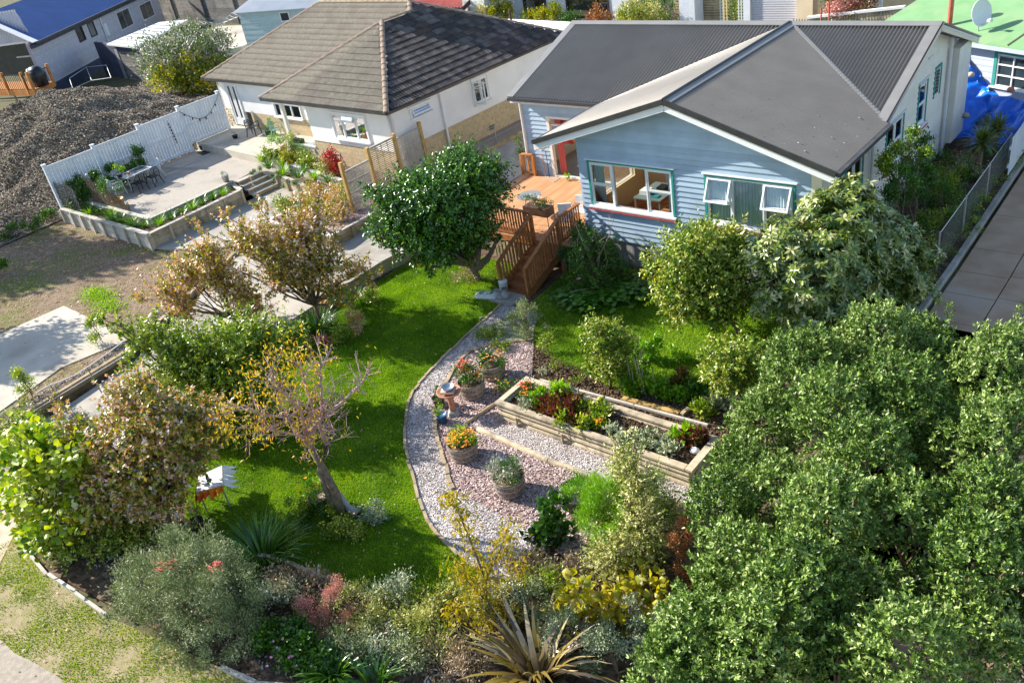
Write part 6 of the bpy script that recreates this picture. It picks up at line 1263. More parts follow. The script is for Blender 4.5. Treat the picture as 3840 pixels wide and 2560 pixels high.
wp = WS.piece('pane', 'glass_dark', sh, u - .36, u + .36, .071, .08, c[2] - .27, c[2] + .24)
# clothes line
ck = S(855, 178, 1.0); cy = thing('rotary_clothesline', 'rotary clothesline with spread arms near the shed', 'clothesline', ck); MB().tube([ck, ck + [0, 0, 2.0]], .035, 6).build('pole', 'galv', cy)
for k in range(4):
    a = k * math.pi / 2 + .4; e_ = ck + [1.9 * math.cos(a), 1.9 * math.sin(a), 2.15]; MB().tube([ck + [0, 0, 1.75], e_], .025, 5).build('arm', 'galv', cy)
for r in (.9, 1.4, 1.85): MB().tube([ck + [r * math.cos(k * math.pi / 2 + .4), r * math.sin(k * math.pi / 2 + .4), 1.75 + .21 * r] for k in range(5)], .012, 4).build('line', 'wire', cy)
sheet('back_yard', 'concrete_pale', [S(840, 190, 1.0), S(905, 175, 1.0), S(960, 150, 1.0), S(1000, 90, 1.0), S(800, 100, 1.0), S(780, 150, 1.0)], None, 'pale concrete yard below the clothesline', 'yard', t=.5)
MB
# ---------------------------------------------------------------- row of houses along the top
def SYp(x, y, Y): return SY(x, y, Y)
rr_ = thing('red_roof_house', 'house corner with red tiled roof and dark slatted wall at the top', 'house', (-38, 41, 1.2)); Y = 40.0
xa, xb = SY(1500, 20, Y)[0], SY(1752, 20, Y)[0]; ze_ = SY(1750, 22, Y)[2]
corrugated(rr_, (xa, Y - .4, ze_), (1, 0, 0), (0, 1, .45), [(0, 0), (xb - xa, 0), (xb - xa - 2.5, 3), (0, 3)], .25, .04, 'red_roof')
pbeam('fascia', 'window_brown', rr_, (xa, Y - .42, ze_ - .12), (xb, Y - .42, ze_ - .12), .06, .24); pbeam('barge', 'window_brown', rr_, (xb, Y - .42, ze_ - .1), (xb - .1, Y + 2.6, ze_ + .9), .06, .24)
for i in range(14): piece('slat', 'window_brown', rr_, ((xa + xb) / 2, Y, ze_ - .35 - i * .16), (xb - xa - .6, .05, .13))
MB().box(xb - .3, xb + 1.1, Y + .3, Y + 4, 1, 6).build('side_wall', 'white_paint', rr_); MB().tube([(xb - .1, Y - .3, ze_ - .35), (xb + .7, Y - .3, ze_ - .4), (xb + .8, Y - .25, ze_ - .6), (xb + .8, Y - .2, 1)], .06, 6).build('downpipe', 'white_paint', rr_)
Y = 43.0; bw = thing('curtained_house', 'pale house with tall dark framed windows and drawn curtains at the top', 'house', (-33, 43, 1.2)); x0, x1 = SY(1755, 60, Y)[0], SY(2345, 60, Y)[0]
WA = Wall((0, Y), (1, 0), (0, -1)); wins = []
for (l, r, b) in ((1758, 1880, 58), (1965, 2050, 55), (2125, 2285, 68)): wins.append((SY(l, 30, Y)[0], SY(r, 30, Y)[0], SY((l + r) / 2, b, Y)[2], 6.4))
mb = MB(); panel(mb, WA, x0 - 2, x1 + .3, .8, 6.8, wins, -.3, 0); mb.build('wall', 'white_fence', bw)
for i, o in enumerate(wins):
    f = MB(); WA.hexa(f, o[0], o[0] + .1, -.1, .05, o[2], o[3]); WA.hexa(f, o[1] - .1, o[1], -.1, .05, o[2], o[3]); WA.hexa(f, o[0] + .1, o[1] - .1, -.1, .05, o[2], o[2] + .08); fo = f.build('window', 'window_brown', bw)
    m0 = o[0] + (o[1] - o[0]) * (.7 if i != 1 else .52); WA.piece('mullion', 'window_brown', fo, m0, m0 + .08, -.08, .04, o[2] + .08, o[3]); WA.piece('mullion', 'window_brown', fo, m0 + .08, o[1] - .1, -.08, .03, o[2] + .75, o[2] + .83)
    WA.piece('pane', 'glass_reflect', fo, o[0] + .1, o[1] - .1, -.06, -.05, o[2] + .08, o[3]); curtain(fo, WA, o[0] + .1, m0, o[2], o[3], -.2, 'curtain_blue', 14, .05); WA.piece('room_wall', 'curtain_white', fo, o[0], o[1], -.34, -.305, o[2], o[3])
Y = 42.0; gh_ = thing('rear_garage', 'cream rear building with ribbed roller door and textured white pillar', 'garage', (-21, 42, 1.2)); WC = Wall((0, Y), (1, 0), (0, -1))
X_ = lambda x: SY(x, 80, Y)[0]
WC.piece('pillar', 'pillar', gh_, X_(2568), X_(2604), -.4, .5, .8, 7); WC.piece('pillar', 'white_fence', gh_, X_(2604), X_(2625), -.4, .5, .8, 7)
for k, (a, b) in enumerate(((2820, 2996),)):
    mb = MB(); zz = 1.6
    while zz < 5.6: WC.hexa(mb, X_(a), X_(b), -.1, .0, zz, zz + .05); WC.hexa(mb, X_(a), X_(b), -.1, -.05, zz + .05, zz + .11); zz += .11
    tag(mb.build('roller_door', 'roller_door', gh_), kind='stuff')
WC.piece('pier', 'white_fence', gh_, X_(2793), X_(2818), -.2, .15, .8, 7); WC.piece('wall', 'cream_wall', gh_, X_(2996), X_(3056), -.3, .3, .8, 7); WC.piece('wall', 'cream_wall', gh_, X_(3056), X_(3480), -1.4, -1.1, .8, 7)
WC.piece('wall', 'cream_wall', gh_, X_(2300), X_(2570), -3.0, -2.7, .8, 5.0)
sf = thing('slat_fence', 'brown horizontal slat fence behind the textured pillar', 'fence', (X_(2670), Y, 1))
for i in range(24): WC.piece('slat', 'timber_old', sf, X_(2560 - 50), X_(2700), -.55, -.5, 1.4 + i * .13, 1.4 + i * .13 + .1)
def lattice(name, label, W, s0, s1, n, z0, z1, m, st=.16, w_=.05):
    t = thing(name, label, 'lattice', W.pt((s0 + s1) / 2, n, z0))
    for s in np.arange(s0 + st / 2, s1, st): W.piece('lath', m, t, s - w_/2, s + w_/2, n, n + .02, z0, z1)
    for z in np.arange(z0 + st / 2, z1, st): W.piece('lath', m, t, s0, s1, n - .02, n, z - w_/2, z + w_/2)
lattice('lattice_panel', 'white square lattice panel left of the cream lattice', WC, X_(2702), X_(2718), .1, 1.4, 5, 'lattice_white', .14); lattice('lattice_panel', 'cream sunlit lattice panel beside the green gap', WC, X_(2718), X_(2742), .2, 1.4, 5, 'lattice_cream', .16); lattice('lattice_panel', 'white square lattice panel beside the white pier', WC, X_(2770), X_(2792), .1, 1.4, 5, 'lattice_white', .14)
WG_ = Wall((0, 39.5), (1, 0), (0, -1)); XG = lambda x: SY(x, 80, 39.5)[0]
lattice('green_lattice', 'dark green lattice fence on top of the rear wall', WG_, XG(2972), XG(3345), .0, 2.4, SY(3150, 72, 39.5)[2], 'green_lattice', .13, .035)
a = SY(3030, 66, 40.2); b = SY(3395, 26, 40.2); bl = thing('rear_balustrade', 'white topped balustrade with cream palings on the rear balcony', 'balustrade', a); pbeam('handrail', 'white_paint', bl, a, b, .2, .1)
for i in range(34): c = a + (b - a) * ((i + .5) / 34); piece('baluster', 'timber_pale', bl, c - [0, 0, .5], (.09, .05, .85))
WC.piece('rail_post', 'white_paint', bl, X_(3305), X_(3316), .3, .5, 2, 7)
for i, (x, y0) in enumerate(((3080, 30), (3110, 8))): p = SY(x, y0, 39.2); tag(MB().tube([p, (p[0], p[1], 1)], .035, 5).build('rusty_pole', 'rust_pipe'), ['shorter rusty pole in front of the rear balustrade', 'taller rusty pole in front of the rear balustrade'][i], 'pole')
# white flat roof shed between the houses
wr = thing('white_roof_shed', 'low outbuilding with plain white roof between the two main houses', 'shed', (-28, 35, 1)); qz = 4.0
qq = [S(1790, 112, 3.75), S(2070, 158, 3.65), S(2160, 84, 4.1), S(1870, 70, 4.2)]; qq[0] = qq[3] + (qq[1] - qq[2]) * 1.05
MB().slab(qq, .1).build('roof', 'white_roof', wr); a, b = qq[0], qq[1]; dq = unit((b - a) * [1, 1, 0]); nq = np.array([dq[1], -dq[0], 0]); WQ = Wall(tuple(a[:2] - nq[:2] * .35), tuple(dq[:2]), tuple(nq[:2])); QL = np.linalg.norm((b - a)[:2])
for i in range(13): WQ.piece('weatherboard', 'white_paint', wr, -1, QL + 2.5, -.1, .0 + .01 * (i % 2), .8 + i * .2, .8 + i * .2 + .188)
p = SP(2020, 210, WQ.o, WQ.n); u = np.dot(p - WQ.o, WQ.d); WQ.piece('window_frame', 'soffit', wr, u - .45, u + .3, .01, .06, p[2] - .8, p[2] + .35); WQ.piece('pane', 'glass_dark', wr, u - .35, u + .2, .061, .07, p[2] - .7, p[2] - .22); WQ.piece('pane', 'glass_dark', wr, u - .35, u + .2, .061, .07, p[2] - .14, p[2] + .25)
pbeam('gutter', 'white_paint', wr, qq[0] - [0, 0, .03], qq[1] - [0, 0, .03], .12, .12)
p = S(1922, 112, 4.0); tag(MB().tube([p - [0, 0, 1.2], p + [0, 0, .9]], .05, 6).build('vent_pipe', 'window_brown'), 'dark pipe standing before the white roof', 'pipe')
# ---------------------------------------------------------------- green roofed cottage at the right
az = math.radians(-24); gd_ = np.array([math.cos(az), math.sin(az), 0]); gnn = np.array([math.sin(az), -math.cos(az), 0]); E0 = S(3642, 158, 3.55)
gr_ = thing('green_roof_cottage', 'lilac weatherboard cottage with green roof behind the blue tarpaulin', 'house', E0 + [1, 1, -3]); kz = .30
upg = -gnn * 1.0 + np.array([0, 0, kz]); nG = np.cross(gd_, upg); nG /= np.linalg.norm(nG)
pts = [SP(x, y, E0, nG) for x, y in ((3640, 158), (3500, 60), (3300, 95))]
rake = SP(3325, 90, E0, nG); rk2 = SP(3445, -10, E0, nG); tR = SP(3900, 10, E0, nG); eR_ = SP(3900, 208, E0, nG)
def GR(a, t): return E0 + gd_ * a + upg * t
sr = np.dot(rake - E0, gd_); 
MB().slab([GR(-4.4, 0), GR(4.5, 0), GR(4.5, 5.0), GR(-3.9, 5.0)], .08).build('roof', 'green_roof', gr_)
for i in range(28): pass
for a_i, t0 in ((1.35, 0), ): MB().tube([GR(a_i, .05) + [0, 0, .02], GR(a_i + .3, 5) + [0, 0, .02]], .03, 4).build('roof_seam', 'timber_old', gr_)
pbeam('gutter', 'lilac_board', gr_, GR(-4.4, 0) - [0, 0, .1], GR(4.5, 0) - [0, 0, .1], .12, .12)
WGr = Wall(tuple(E0[:2] - gnn[:2] * .35), tuple(gd_[:2]), tuple(gnn[:2]))
def onG(x, y): p = SP(x, y, WGr.o, WGr.n); return np.dot(p - WGr.o, WGr.d), p[2]
(ga0, gz0), (ga1, gz1), (_, gz2) = onG(*px('D', 2085, 780)), onG(*px('D', 2352, 830)), onG(*px('D', 2110, 490)); gw = (ga0, ga1 + .12, (gz0 + gz1) / 2, gz2)
boards(gr_, WGr, lambda z: -3.9, lambda z: 3.5, .3, 3.4, .2, 'lilac_board', [gw], lap=.02); mb = MB(); panel(mb, WGr, -3.9, 3.5, .3, 3.4, [gw], -.15, -.002); mb.build('wall', 'lilac_board', gr_)
f = window(gr_, WGr, gw[0] - .12, gw[1] + .12, gw[2] - .05, gw[3] + .12, [(0, 1, 'fix')], arch='teal_paint', ah=.12, under=None, g='glass_dark')
for i in range(1, 3): WGr.piece('glazing_bar', 'white_paint', f, gw[0], gw[1], -.02, .03, gw[2] + (gw[3] - gw[2]) * i / 3 - .02, gw[2] + (gw[3] - gw[2]) * i / 3 + .02)
WGr.piece('glazing_bar', 'white_paint', f, (gw[0] + gw[1]) / 2 - .02, (gw[0] + gw[1]) / 2 + .02, -.02, .031, gw[2], gw[3])
WGr.piece('corner_board', 'lilac_board', gr_, *sorted((onG(*px('D', 1850, 500))[0] - .05, onG(*px('D', 1850, 500))[0] + .06)), 0, .04, .3, 3.4)
p = SP(3570, 95, GR(0, 2), nG); MB
fl = thing('flue', 'red painted flue pipe with cowl on the green roof', 'chimney', SP(3560, 96, E0, nG)); p = SP(3560, 96, E0, nG); MB().tube([p - [0, 0, .3], p + [0, 0, 1.05]], .09, 10).build('pipe', 'rust_pipe', fl); MB().lathe(p + [0, 0, 1.05], [(.09, 0), (.16, .05), (.15, .2), (.06, .3)], 10).build('cowl', 'timber_old', fl)
ds = thing('satellite_dish', 'white satellite dish on a bracket above the green roof', 'dish', SP(3665, 122, E0, nG)); p = SP(3668, 118, E0, nG) + [0, 0, .0]; ctr = p + [0, 0, .62]
R3 = unit(np.array([0.75, -0.62, 0.22])); sx = unit(np.cross(R3, [0, 0, 1])); sy = np.cross(sx, R3); mb = MB(); n = 28; rings = []
for r in (0, .15, .3, .42): rings.append([ctr + (sx * math.cos(t) * r * .92 + sy * math.sin(t) * r * 1.1) + R3 * (.09 * (r / .42) ** 2) for t in np.arange(n) * 2 * math.pi / n])
for a, b in zip(rings[:-1], rings[1:]):
    for i in range(n): j = (i + 1) % n; mb.poly([a[i], a[j], b[j], b[i]]); mb.poly([a[i] - R3 * .012, b[i] - R3 * .012, b[j] - R3 * .012, a[j] - R3 * .012])
for i in range(n): j = (i + 1) % n; mb.poly([rings[-1][i], rings[-1][j], rings[-1][j] - R3 * .02, rings[-1][i] - R3 * .02])
mb.build('reflector', 'plastic_white', ds); MB().tube([p - [0, 0, .1], ctr - R3 * .05], .025, 6).build('mast', 'galv', ds); MB().tube([ctr - sy * .42, ctr + R3 * .45 - sy * .3], .015, 5).build('feed_arm', 'galv', ds); q = ctr + R3 * .5 - sy * .28; MB().tube([q - R3 * .1, q + R3 * .08], [.05, .07], 8).build('receiver', 'plastic_white', ds)
# tarpaulin over a heap
tg = thing('tarpaulin', 'crumpled bright blue tarpaulin heaped below the cottage window', 'tarpaulin', S(3740, 400, .8)); nu, nv = 70, 34; V = np.zeros((nu, nv, 3))
for i in range(nu):
    u = i / (nu - 1)
    for j in range(nv):
        t = j / (nv - 1); s = -1.0 + 4.2 * u; top = 2.45 - 1.05 * smooth((u - .12) / .45) + .5 * smooth((u - .68) / .3); top += -.25 * smooth((.08 - u) / .1)
        out = .12 + 1.5 * t ** 1.15 ; z = top * (1 - t) ** 0.92 + .38
        fold = .27 * math.sin(u * 26 + 2.2 * math.sin(t * 3 + u * 5)) * (.25 + t * (1.5 - t)) + .07 * math.sin(u * 61 + t * 9) + .03 * math.sin(u * 133 + t * 31)
        V[i, j] = WGr.pt(s, out + fold, max(.42, z + .08 * math.sin(u * 14 + t * 7) * (1 - t) + .05 * math.sin(t * 22 + u * 9)))
Vf = V.reshape(-1, 3); ii, jj = np.meshgrid(np.arange(nu - 1), np.arange(nv - 1), indexing='ij'); ii = ii.ravel(); jj = jj.ravel(); np_mesh('sheet', Vf, np.stack([ii*nv+jj, (ii+1)*nv+jj, (ii+1)*nv+jj+1, ii*nv+jj+1], 1), 'tarp', tg, smooth_=True)
for k, (x, y, l) in enumerate(((3641, 284, 'pale stone weighing down the top of the blue tarpaulin'), (3790, 340, 'orange brick lying on the right of the blue tarpaulin'), (3622, 437, 'pale stone holding the foot of the blue tarpaulin'))):
    p = SP(x, y, WGr.pt(0, .35 if k < 2 else 1.6, 0), WGr.n); tag(MB().lathe(p - [0, 0, .05], [(.08, 0), (.13, .07), (.1, .15), (.02, .18)], 8).build('weight_stone', 'stone_tan' if k != 1 else 'terracotta', None, True), l, 'stone')
# picket fence and right boundary
pk = thing('picket_fence', 'white picket fence at the top right by the yucca', 'fence', (-5.9, 32, .6)); 
for i in range(44): y = 29.6 + i * .14; piece('picket', 'white_fence', pk, (-5.75, y, .35 + .05 * (y - 24) + .6), (.02, .09, 1.25))
for z in (.6, 1.2): pbeam('fence_rail', 'white_fence', pk, (-5.78, 29.5, z + .3), (-5.78, 35.8, z + .62), .04, .08)
wn = thing('wire_mesh_fence', 'sagging wire mesh fence beside the right driveway', 'fence', (-6.0, 26, 0)); mt_pts = []
for y in (23.6, 26.0, 28.4, 30.8): MB().tube([(-6.05, y, 0), (-6.05, y, 1.25 + rz(y))], .03, 6).build('post', 'galv', wn)
mb = MB()
for k in range(60): y = 23.6 + k * .12; mb.beam((-6.05, y, .1), (-6.05, y + .5, 1.15 + rz(y)), .006, .006, (1, 0, 0)); mb.beam((-6.04, y + .5, .1), (-6.04, y, 1.15 + rz(y)), .006, .006, (1, 0, 0))
tag(mb.build('wire_mesh', 'wire', wn), kind='stuff'); MB().tube([(-6.05, 23.6, 1.2), (-6.05, 30.8, 1.2 + rz(30.8))], .015, 5).build('top_rail', 'galv', wn)
sheet('side_garden', 'soil', [(-8.3, 20.9, -.02), (-5.8, 20.9, -.02), (-5.8, 24, 0.02), (-8.3, 24, 0.1)], None, 'dark soil along the right side of the house', 'soil')
sheet('side_garden', 'soil', [(-8.3, 24, .1), (-5.8, 24, .02), (-5.8, 33, .45), (-8.3, 33, .6)], None, 'dark soil under the right hand windows', 'soil')

# ---------------------------------------------------------------- barrels, bed, bath and other garden things
z3 = lambda x, y: (1560 + x / 1.12, 1350 + y / 1.12)
def barrel(c, label, R=.37, h=.46):
    t = thing('half_barrel', label, 'barrel planter', c, 'half barrel planters'); n = 22
    for k in range(n):
        a0, a1 = 2 * math.pi * k / n + .012, 2 * math.pi * (k + 1) / n - .012; mb = MB(); prof = [(.80, 0), (.90, .35), (.97, .7), (1.0, 1)]
        for (r0_, z0_), (r1_, z1__) in zip(prof[:-1], prof[1:]):
            p = lambda a, r, z, d=0: (c[0] + (R * r - d) * math.cos(a), c[1] + (R * r - d) * math.sin(a), c[2] + h * z)
            mb.hexa([p(a0, r0_, z0_), p(a1, r0_, z0_), p(a1, r0_, z0_, .03), p(a0, r0_, z0_, .03), p(a0, r1_, z1__), p(a1, r1_, z1__), p(a1, r1_, z1__, .03), p(a0, r1_, z1__, .03)])
        mb.build('stave', 'barrel_wood', t)
    for z in (.2, .55, .88): r = R * np.interp(z, [0, .35, .7, 1], [.8, .9, .97, 1.0]) + .006; MB().lathe((c[0], c[1], c[2] + h * z), [(r - .01, -.022), (r, -.02), (r + .003, .02), (r - .01, .022)], 28, cap=False).build('hoop', 'barrel_hoop', t)
    MB().lathe((c[0], c[1], c[2] + h * .8), [(R * .9, 0), (R * .9, .03)], 20).build('potting_soil', 'soil', t)
    return t
bc = []
for (x, y), lab in (((322, 45), 'half barrel farthest from the street, with mixed foliage'), ((236, 122), 'half barrel with red and orange flowers'), ((200, 380), 'half barrel full of orange marigolds'), ((393, 525), 'half barrel with grey lavender nearest the street')):
    c = S(*z3(x, y), .2); c = np.array([c[0], c[1], .015]); bc.append((c, barrel(c, lab)))
(c, t) = bc[0]; foliage('planting', 'leaf_green', t, [(c[0] - .12, c[1], .55, .22), (c[0] + .15, c[1] + .05, .56, .22), (c[0], c[1] - .1, .6, .2)], 900, (.04, .09), .4, clump_r=.06); flowers(t, 'petal_orange', [(c[0] + rng.uniform(-.3, .3), c[1] + rng.uniform(-.3, .3), .72 + rng.uniform(0, .08)) for _ in range(22)], .03)
(c, t) = bc[1]; foliage('planting', 'leaf_green', t, [(c[0] - .15, c[1], .6, .25), (c[0] + .12, c[1] + .05, .65, .27), (c[0], c[1] - .1, .7, .25)], 1100, (.04, .09), .4, clump_r=.07); flowers(t, 'petal_red', [(c[0] - .1 + rng.normal() * .1, c[1] + rng.normal() * .1, .8 + rng.uniform(-.05, .28)) for _ in range(46)], .035); flowers(t, 'petal_orange', [(c[0] + .2 + rng.normal() * .08, c[1] + .1 + rng.normal() * .1, .68 + rng.uniform(0, .12)) for _ in range(24)], .03)
(c, t) = bc[2]; foliage('planting', 'leaf_bright', t, [(c[0] - .12, c[1], .52, .24), (c[0] + .15, c[1] + .05, .54, .24), (c[0], c[1], .58, .24)], 1100, (.04, .08), .4, clump_r=.06)
pp = []
for _ in range(150):
    a, r = rng.uniform(0, 6.28), .38 * math.sqrt(rng.uniform()); pp.append((c[0] + r * math.cos(a), c[1] + r * math.sin(a), .74 - .3 * r * r / .14 * .6 + rng.uniform(-.03, .04)))
flowers(t, 'petal_orange', pp, .036, 7); flowers(t, 'petal_yellow', pp[::4], .03, 5)
(c, t) = bc[3]; foliage('planting', 'leaf_silver', t, [(c[0] - .2, c[1] - .1, .55, .25), (c[0] - .05, c[1], .62, .25), (c[0] + .2, c[1] + .1, .6, .25)], 1500, (.05, .10), .16, clump_r=.08, up=.8); foliage('planting', 'leaf_green', t, [(c[0] + .12, c[1] + .05, .62, .24)], 500, (.04, .08), .45, clump_r=.06); flowers(t, 'petal_white', [(c[0] + .1 + rng.normal() * .12, c[1] + rng.normal() * .12, .74 + rng.uniform(-.05, .08)) for _ in range(20)], .02)
# black tub
c = S(*z3(690, 560), .35); c = np.array([c[0], c[1], .015]); tb = thing('plant_tub', 'large round black tub half hidden by bright green conifer', 'planter', c); MB().lathe(c, [(.36, 0), (.42, .4), (.45, .41), (.45, .44), (.41, .44), (.39, .34), (.0, .33)], 26).build('tub', 'pot_dark', tb, True); foliage('planting', 'leaf_green', tb, [(c[0] - .1, c[1] + .05, .5, .2)], 300, (.04, .08), .5)
# bird bath
c = S(*z3(160, 228), 0.02); c[2] = .015; bb = thing('bird_bath', 'terracotta bird bath with a metal bowl resting on it', 'bird bath', c)
MB().lathe(c, [(.2, 0), (.21, .05), (.17, .07), (.17, .12), (.10, .16)], 4).build('plinth', 'stone_pot', bb); MB().lathe(c, [(.085, .15), (.075, .3), (.085, .5), (.11, .6)], 14).build('pedestal', 'terracotta', bb, True); MB().lathe(c, [(.1, .6), (.24, .66), (.31, .72), (.32, .76), (.29, .75), (.2, .69), (0.01, .68)], 24).build('basin', 'terracotta', bb, True)
bw_ = thing('metal_bowl', 'shiny metal bowl on a pale slab inside the bird bath', 'bowl', c + [0, 0, .74]); piece('slab', 'concrete_pale', bw_, c + [0, 0, .77], (.36, .3, .05), rotz(.5)); MB().lathe(c + [0, 0, .795], [(.12, 0), (.17, .07), (.175, .09), (.16, .085), (.11, .02), (.0, .015)], 22).build('bowl', 'steel', bw_, True)
pot('brown pot with dark foliage tucked behind the bird bath', S(*z3(100, 190), .02), .17, .26, 'pot_brown', 'leaf_green', .18, 250); pot('blue glazed pot with small green plant by the shell path', S(*z3(113, 262), .02), .15, .26, 'pot_blue', 'leaf_bright', .13, 240, (.03, .06))
# bottle by the barrel
# the long raised vegetable bed
vb = thing('vegetable_bed', 'long raised vegetable bed edged with half round logs and sawn caps', 'raised bed', (-10.5, 12.7, 0))
TNL, TNR, TFR, TFL = [S(*z3(*p), .5) for p in ((332, 190), (1160, 445), (1230, 290), (457, 78))]; TFR = np.array([TNR[0], TFL[1], .5]); TNL[1] = TNR[1] = (TNL[1] + TNR[1]) / 2; TFL[0] = TNL[0]
x0, x1, y0, y1 = TNL[0], TNR[0], TNL[1], TFL[1]
for i in range(3):
    for a, b in ((x0, x0 + 2.2), (x0 + 2.22, x0 + 4.0), (x0 + 4.02, x1)): MB().tube([(a, y0 + .03, .06 + i * .155), (b, y0 + .03, .06 + i * .155)], .083, 10).build('log_rail', 'timber_pale', vb)
    MB().tube([(x1 - .03, y0, .06 + i * .155), (x1 - .03, y1, .06 + i * .155)], .083, 8).build('log_rail', 'timber_pale', vb); MB().tube([(x0, y1, .06 + i * .155), (x1, y1, .06 + i * .155)], .083, 8).build('log_rail', 'timber_pale', vb); MB().tube([(x0 + .03, y0, .06 + i * .155), (x0 + .03, y1, .06 + i * .155)], .083, 8).build('log_rail', 'timber_pale', vb)
for a, b in ((x0 - .08, x0 + 2.6), (x0 + 2.605, x1 - .1)): pbeam('cap_board', 'timber_pale', vb, (a, y0 + .02, .50), (b, y0 + .02, .50), .17, .05)
for a, b in ((x0 - .08, x0 + 1.9), (x0 + 1.905, x1 + .05)): pbeam('cap_board', 'timber_pale', vb, (a, y1, .50), (b, y1, .50), .17, .05)
pbeam('cap_board', 'timber_pale', vb, (x0, y0 + .11, .501), (x0, y1 - .09, .501), .15, .05); pbeam('cap_board', 'timber_pale', vb, (x1 + .02, y0 - .08, .525), (x1 + .02, y1, .525), .17, .05)
for x in (x0 + .6, x0 + 2.0, x0 + 3.6): MB().tube([(x, y0 - .08, 0), (x, y0 - .08, .3)], .03, 6).build('peg', 'timber_old', vb)
MB().box(x0 + .1, x1 - .1, y0 + .1, y1 - .1, .1, .38).build('bed_soil', 'soil', vb)
chips('bed_clods', 'chip_soil', [(x0 + .1, y0 + .1), (x1 - .1, y0 + .1), (x1 - .1, y1 - .1), (x0 + .1, y1 - .1)], 1300, (.02, .07), .7, .385, 'crumbly dark soil in the raised bed', cat='soil', zr=.03, tilt=.6)
W_ = x1 - x0; D_ = y1 - y0
def veg(label, fx, fy, n, m, r, L=(.08, .16), asp=.5, up=.7, name='vegetable_plant', cat='vegetable', fl=None, grp=None, z=.4, h=.14):
    x, y = x0 + W_ * fx, y0 + D_ * fy; t = thing(name, label, cat, (x, y, z), grp); foliage('leaves', m, t, [(x, y, z + h, r, .8)], n, L, asp, clump_r=r * .35, up=up, dens=60)
    if fl: flowers(t, fl, [(x + rng.normal() * r * .5, y + rng.normal() * r * .5, z + h + r * .6 + rng.uniform(0, .08)) for _ in range(26)], .03)
    return t
veg('orange flowering plant in the far corner of the vegetable bed', .06, .62, 320, 'leaf_green', .22, (.04, .07), fl='petal_red', name='orange_flowers', cat='flowers'); veg('orange marigold clump at the left end of the vegetable bed', .10, .40, 260, 'leaf_green', .18, (.04, .07), fl='petal_orange', name='orange_flowers', cat='flowers')
veg('bright lettuce beside the orange flowers', .15, .55, 230, 'leaf_bright', .2); veg('tall leafy bright green plant at the far left of the bed', .22, .82, 300, 'leaf_bright', .25); veg('low green seedlings near the left log wall', .14, .2, 240, 'leaf_silver', .18, (.04, .08))
for i, (fx, fy) in enumerate(((.24, .35), (.28, .55), (.32, .25), (.36, .5), (.30, .75), (.41, .3))): veg('dark red beetroot leaves in the left half of the bed', fx, fy, 200, 'leaf_beet', .2, (.1, .18), grp='dark red beetroot plants in the bed')
for i, (fx, fy) in enumerate(((.40, .7), (.46, .75), (.38, .12), (.46, .2), (.50, .45))): veg('green leafy vegetable in the middle of the bed', fx, fy, 210, 'leaf_apple', .2, (.07, .14), grp='green vegetables in the middle of the bed')
veg('orange marigold in the middle of the vegetable bed', .52, .33, 120, 'leaf_bright', .12, (.04, .07), fl='petal_orange', name='orange_flowers', cat='flowers')
for i, (fx, fy) in enumerate(((.60, .2), (.66, .15), (.72, .3), (.78, .2), (.76, .5), (.84, .45), (.82, .2), (.70, .12), (.88, .3))): veg('small grey green seedling in the right half of the bed', fx, fy, 130, 'leaf_silver', .15, (.06, .12), grp='grey green seedlings in the bed')
t = veg('red stemmed silverbeet near the right end of the bed', .87, .78, 60, 'leaf_bright', .18, (.2, .32), .45, 1.4); strappy('x', '', '', (x0 + W_ * .87, y0 + D_ * .75, .4), 12, (.15, .25), .02, 'petal_red', parent=t, part='stalks'); veg('dark red beetroot beside the silverbeet', .93, .8, 150, 'leaf_beet', .2, (.12, .2))
tag(MB().lathe((x0 + W_ * .96, y0 + D_ * .55, .4), [(.1, 0), (.13, .06), (.1, .13), (.03, .16)], 7, (1, .6)).build('white_mesh_bag', 'cloth_white', None, True), 'crumpled white mesh at the right end of the vegetable bed', 'mesh')
tag(MB().lathe((x0 + W_ * .43, y1, .525), [(.06, 0), (.08, .05), (.07, .11), (.02, .13)], 10).build('gourd', 'skin_apple', None, True), 'small round gourd on the back edge of the vegetable bed', 'gourd')
tag(MB().tube([(x0 + W_ * .33, y1 - .12, .35), (x0 + W_ * .33, y1 - .12, .85)], .02, 6).build('bed_stake', 'timber_old'), 'short stake at the back edge of the vegetable bed', 'stake')
# timbers lying beside the bed
for nm, p, q, w_, h_, m, l in (('plank', z3(520, 85), z3(1225, 275), .07, .06, 'timber_silver', 'long thin plank behind the vegetable bed'), ('timber_beam', z3(868, 165), z3(1105, 228), .14, .12, 'timber_new', 'short thick sawn beam behind the vegetable bed'), ('timber_block', z3(1115, 232), z3(1145, 205), .1, .1, 'timber_old', 'short timber offcut beside the thick beam')):
    a, b = S(*p, .05), S(*q, .05); a[2] = b[2] = .06; t = pbeam(nm, m, None, a, b, w_, h_); tag(t, l, 'timber')
for k, (p, q, r, l) in enumerate((((1744, 1590), (1858, 1512), .05, 'thin pole edging running to the left corner of the bed'), ((1793, 1608), (2057, 1727), .075, 'left half of the round log edging along the side path'), ((2059, 1728), (2225, 1788), .07, 'right half of the round log edging along the side path'))):
    a, b = S(*p, .06), S(*q, .06); a[2] = b[2] = .06; tag(MB().tube([a, (a + b) / 2 + [0, .01, 0], b], r, 9).build('log_edging', 'timber_pale' if k else 'timber_old'), l, 'log')
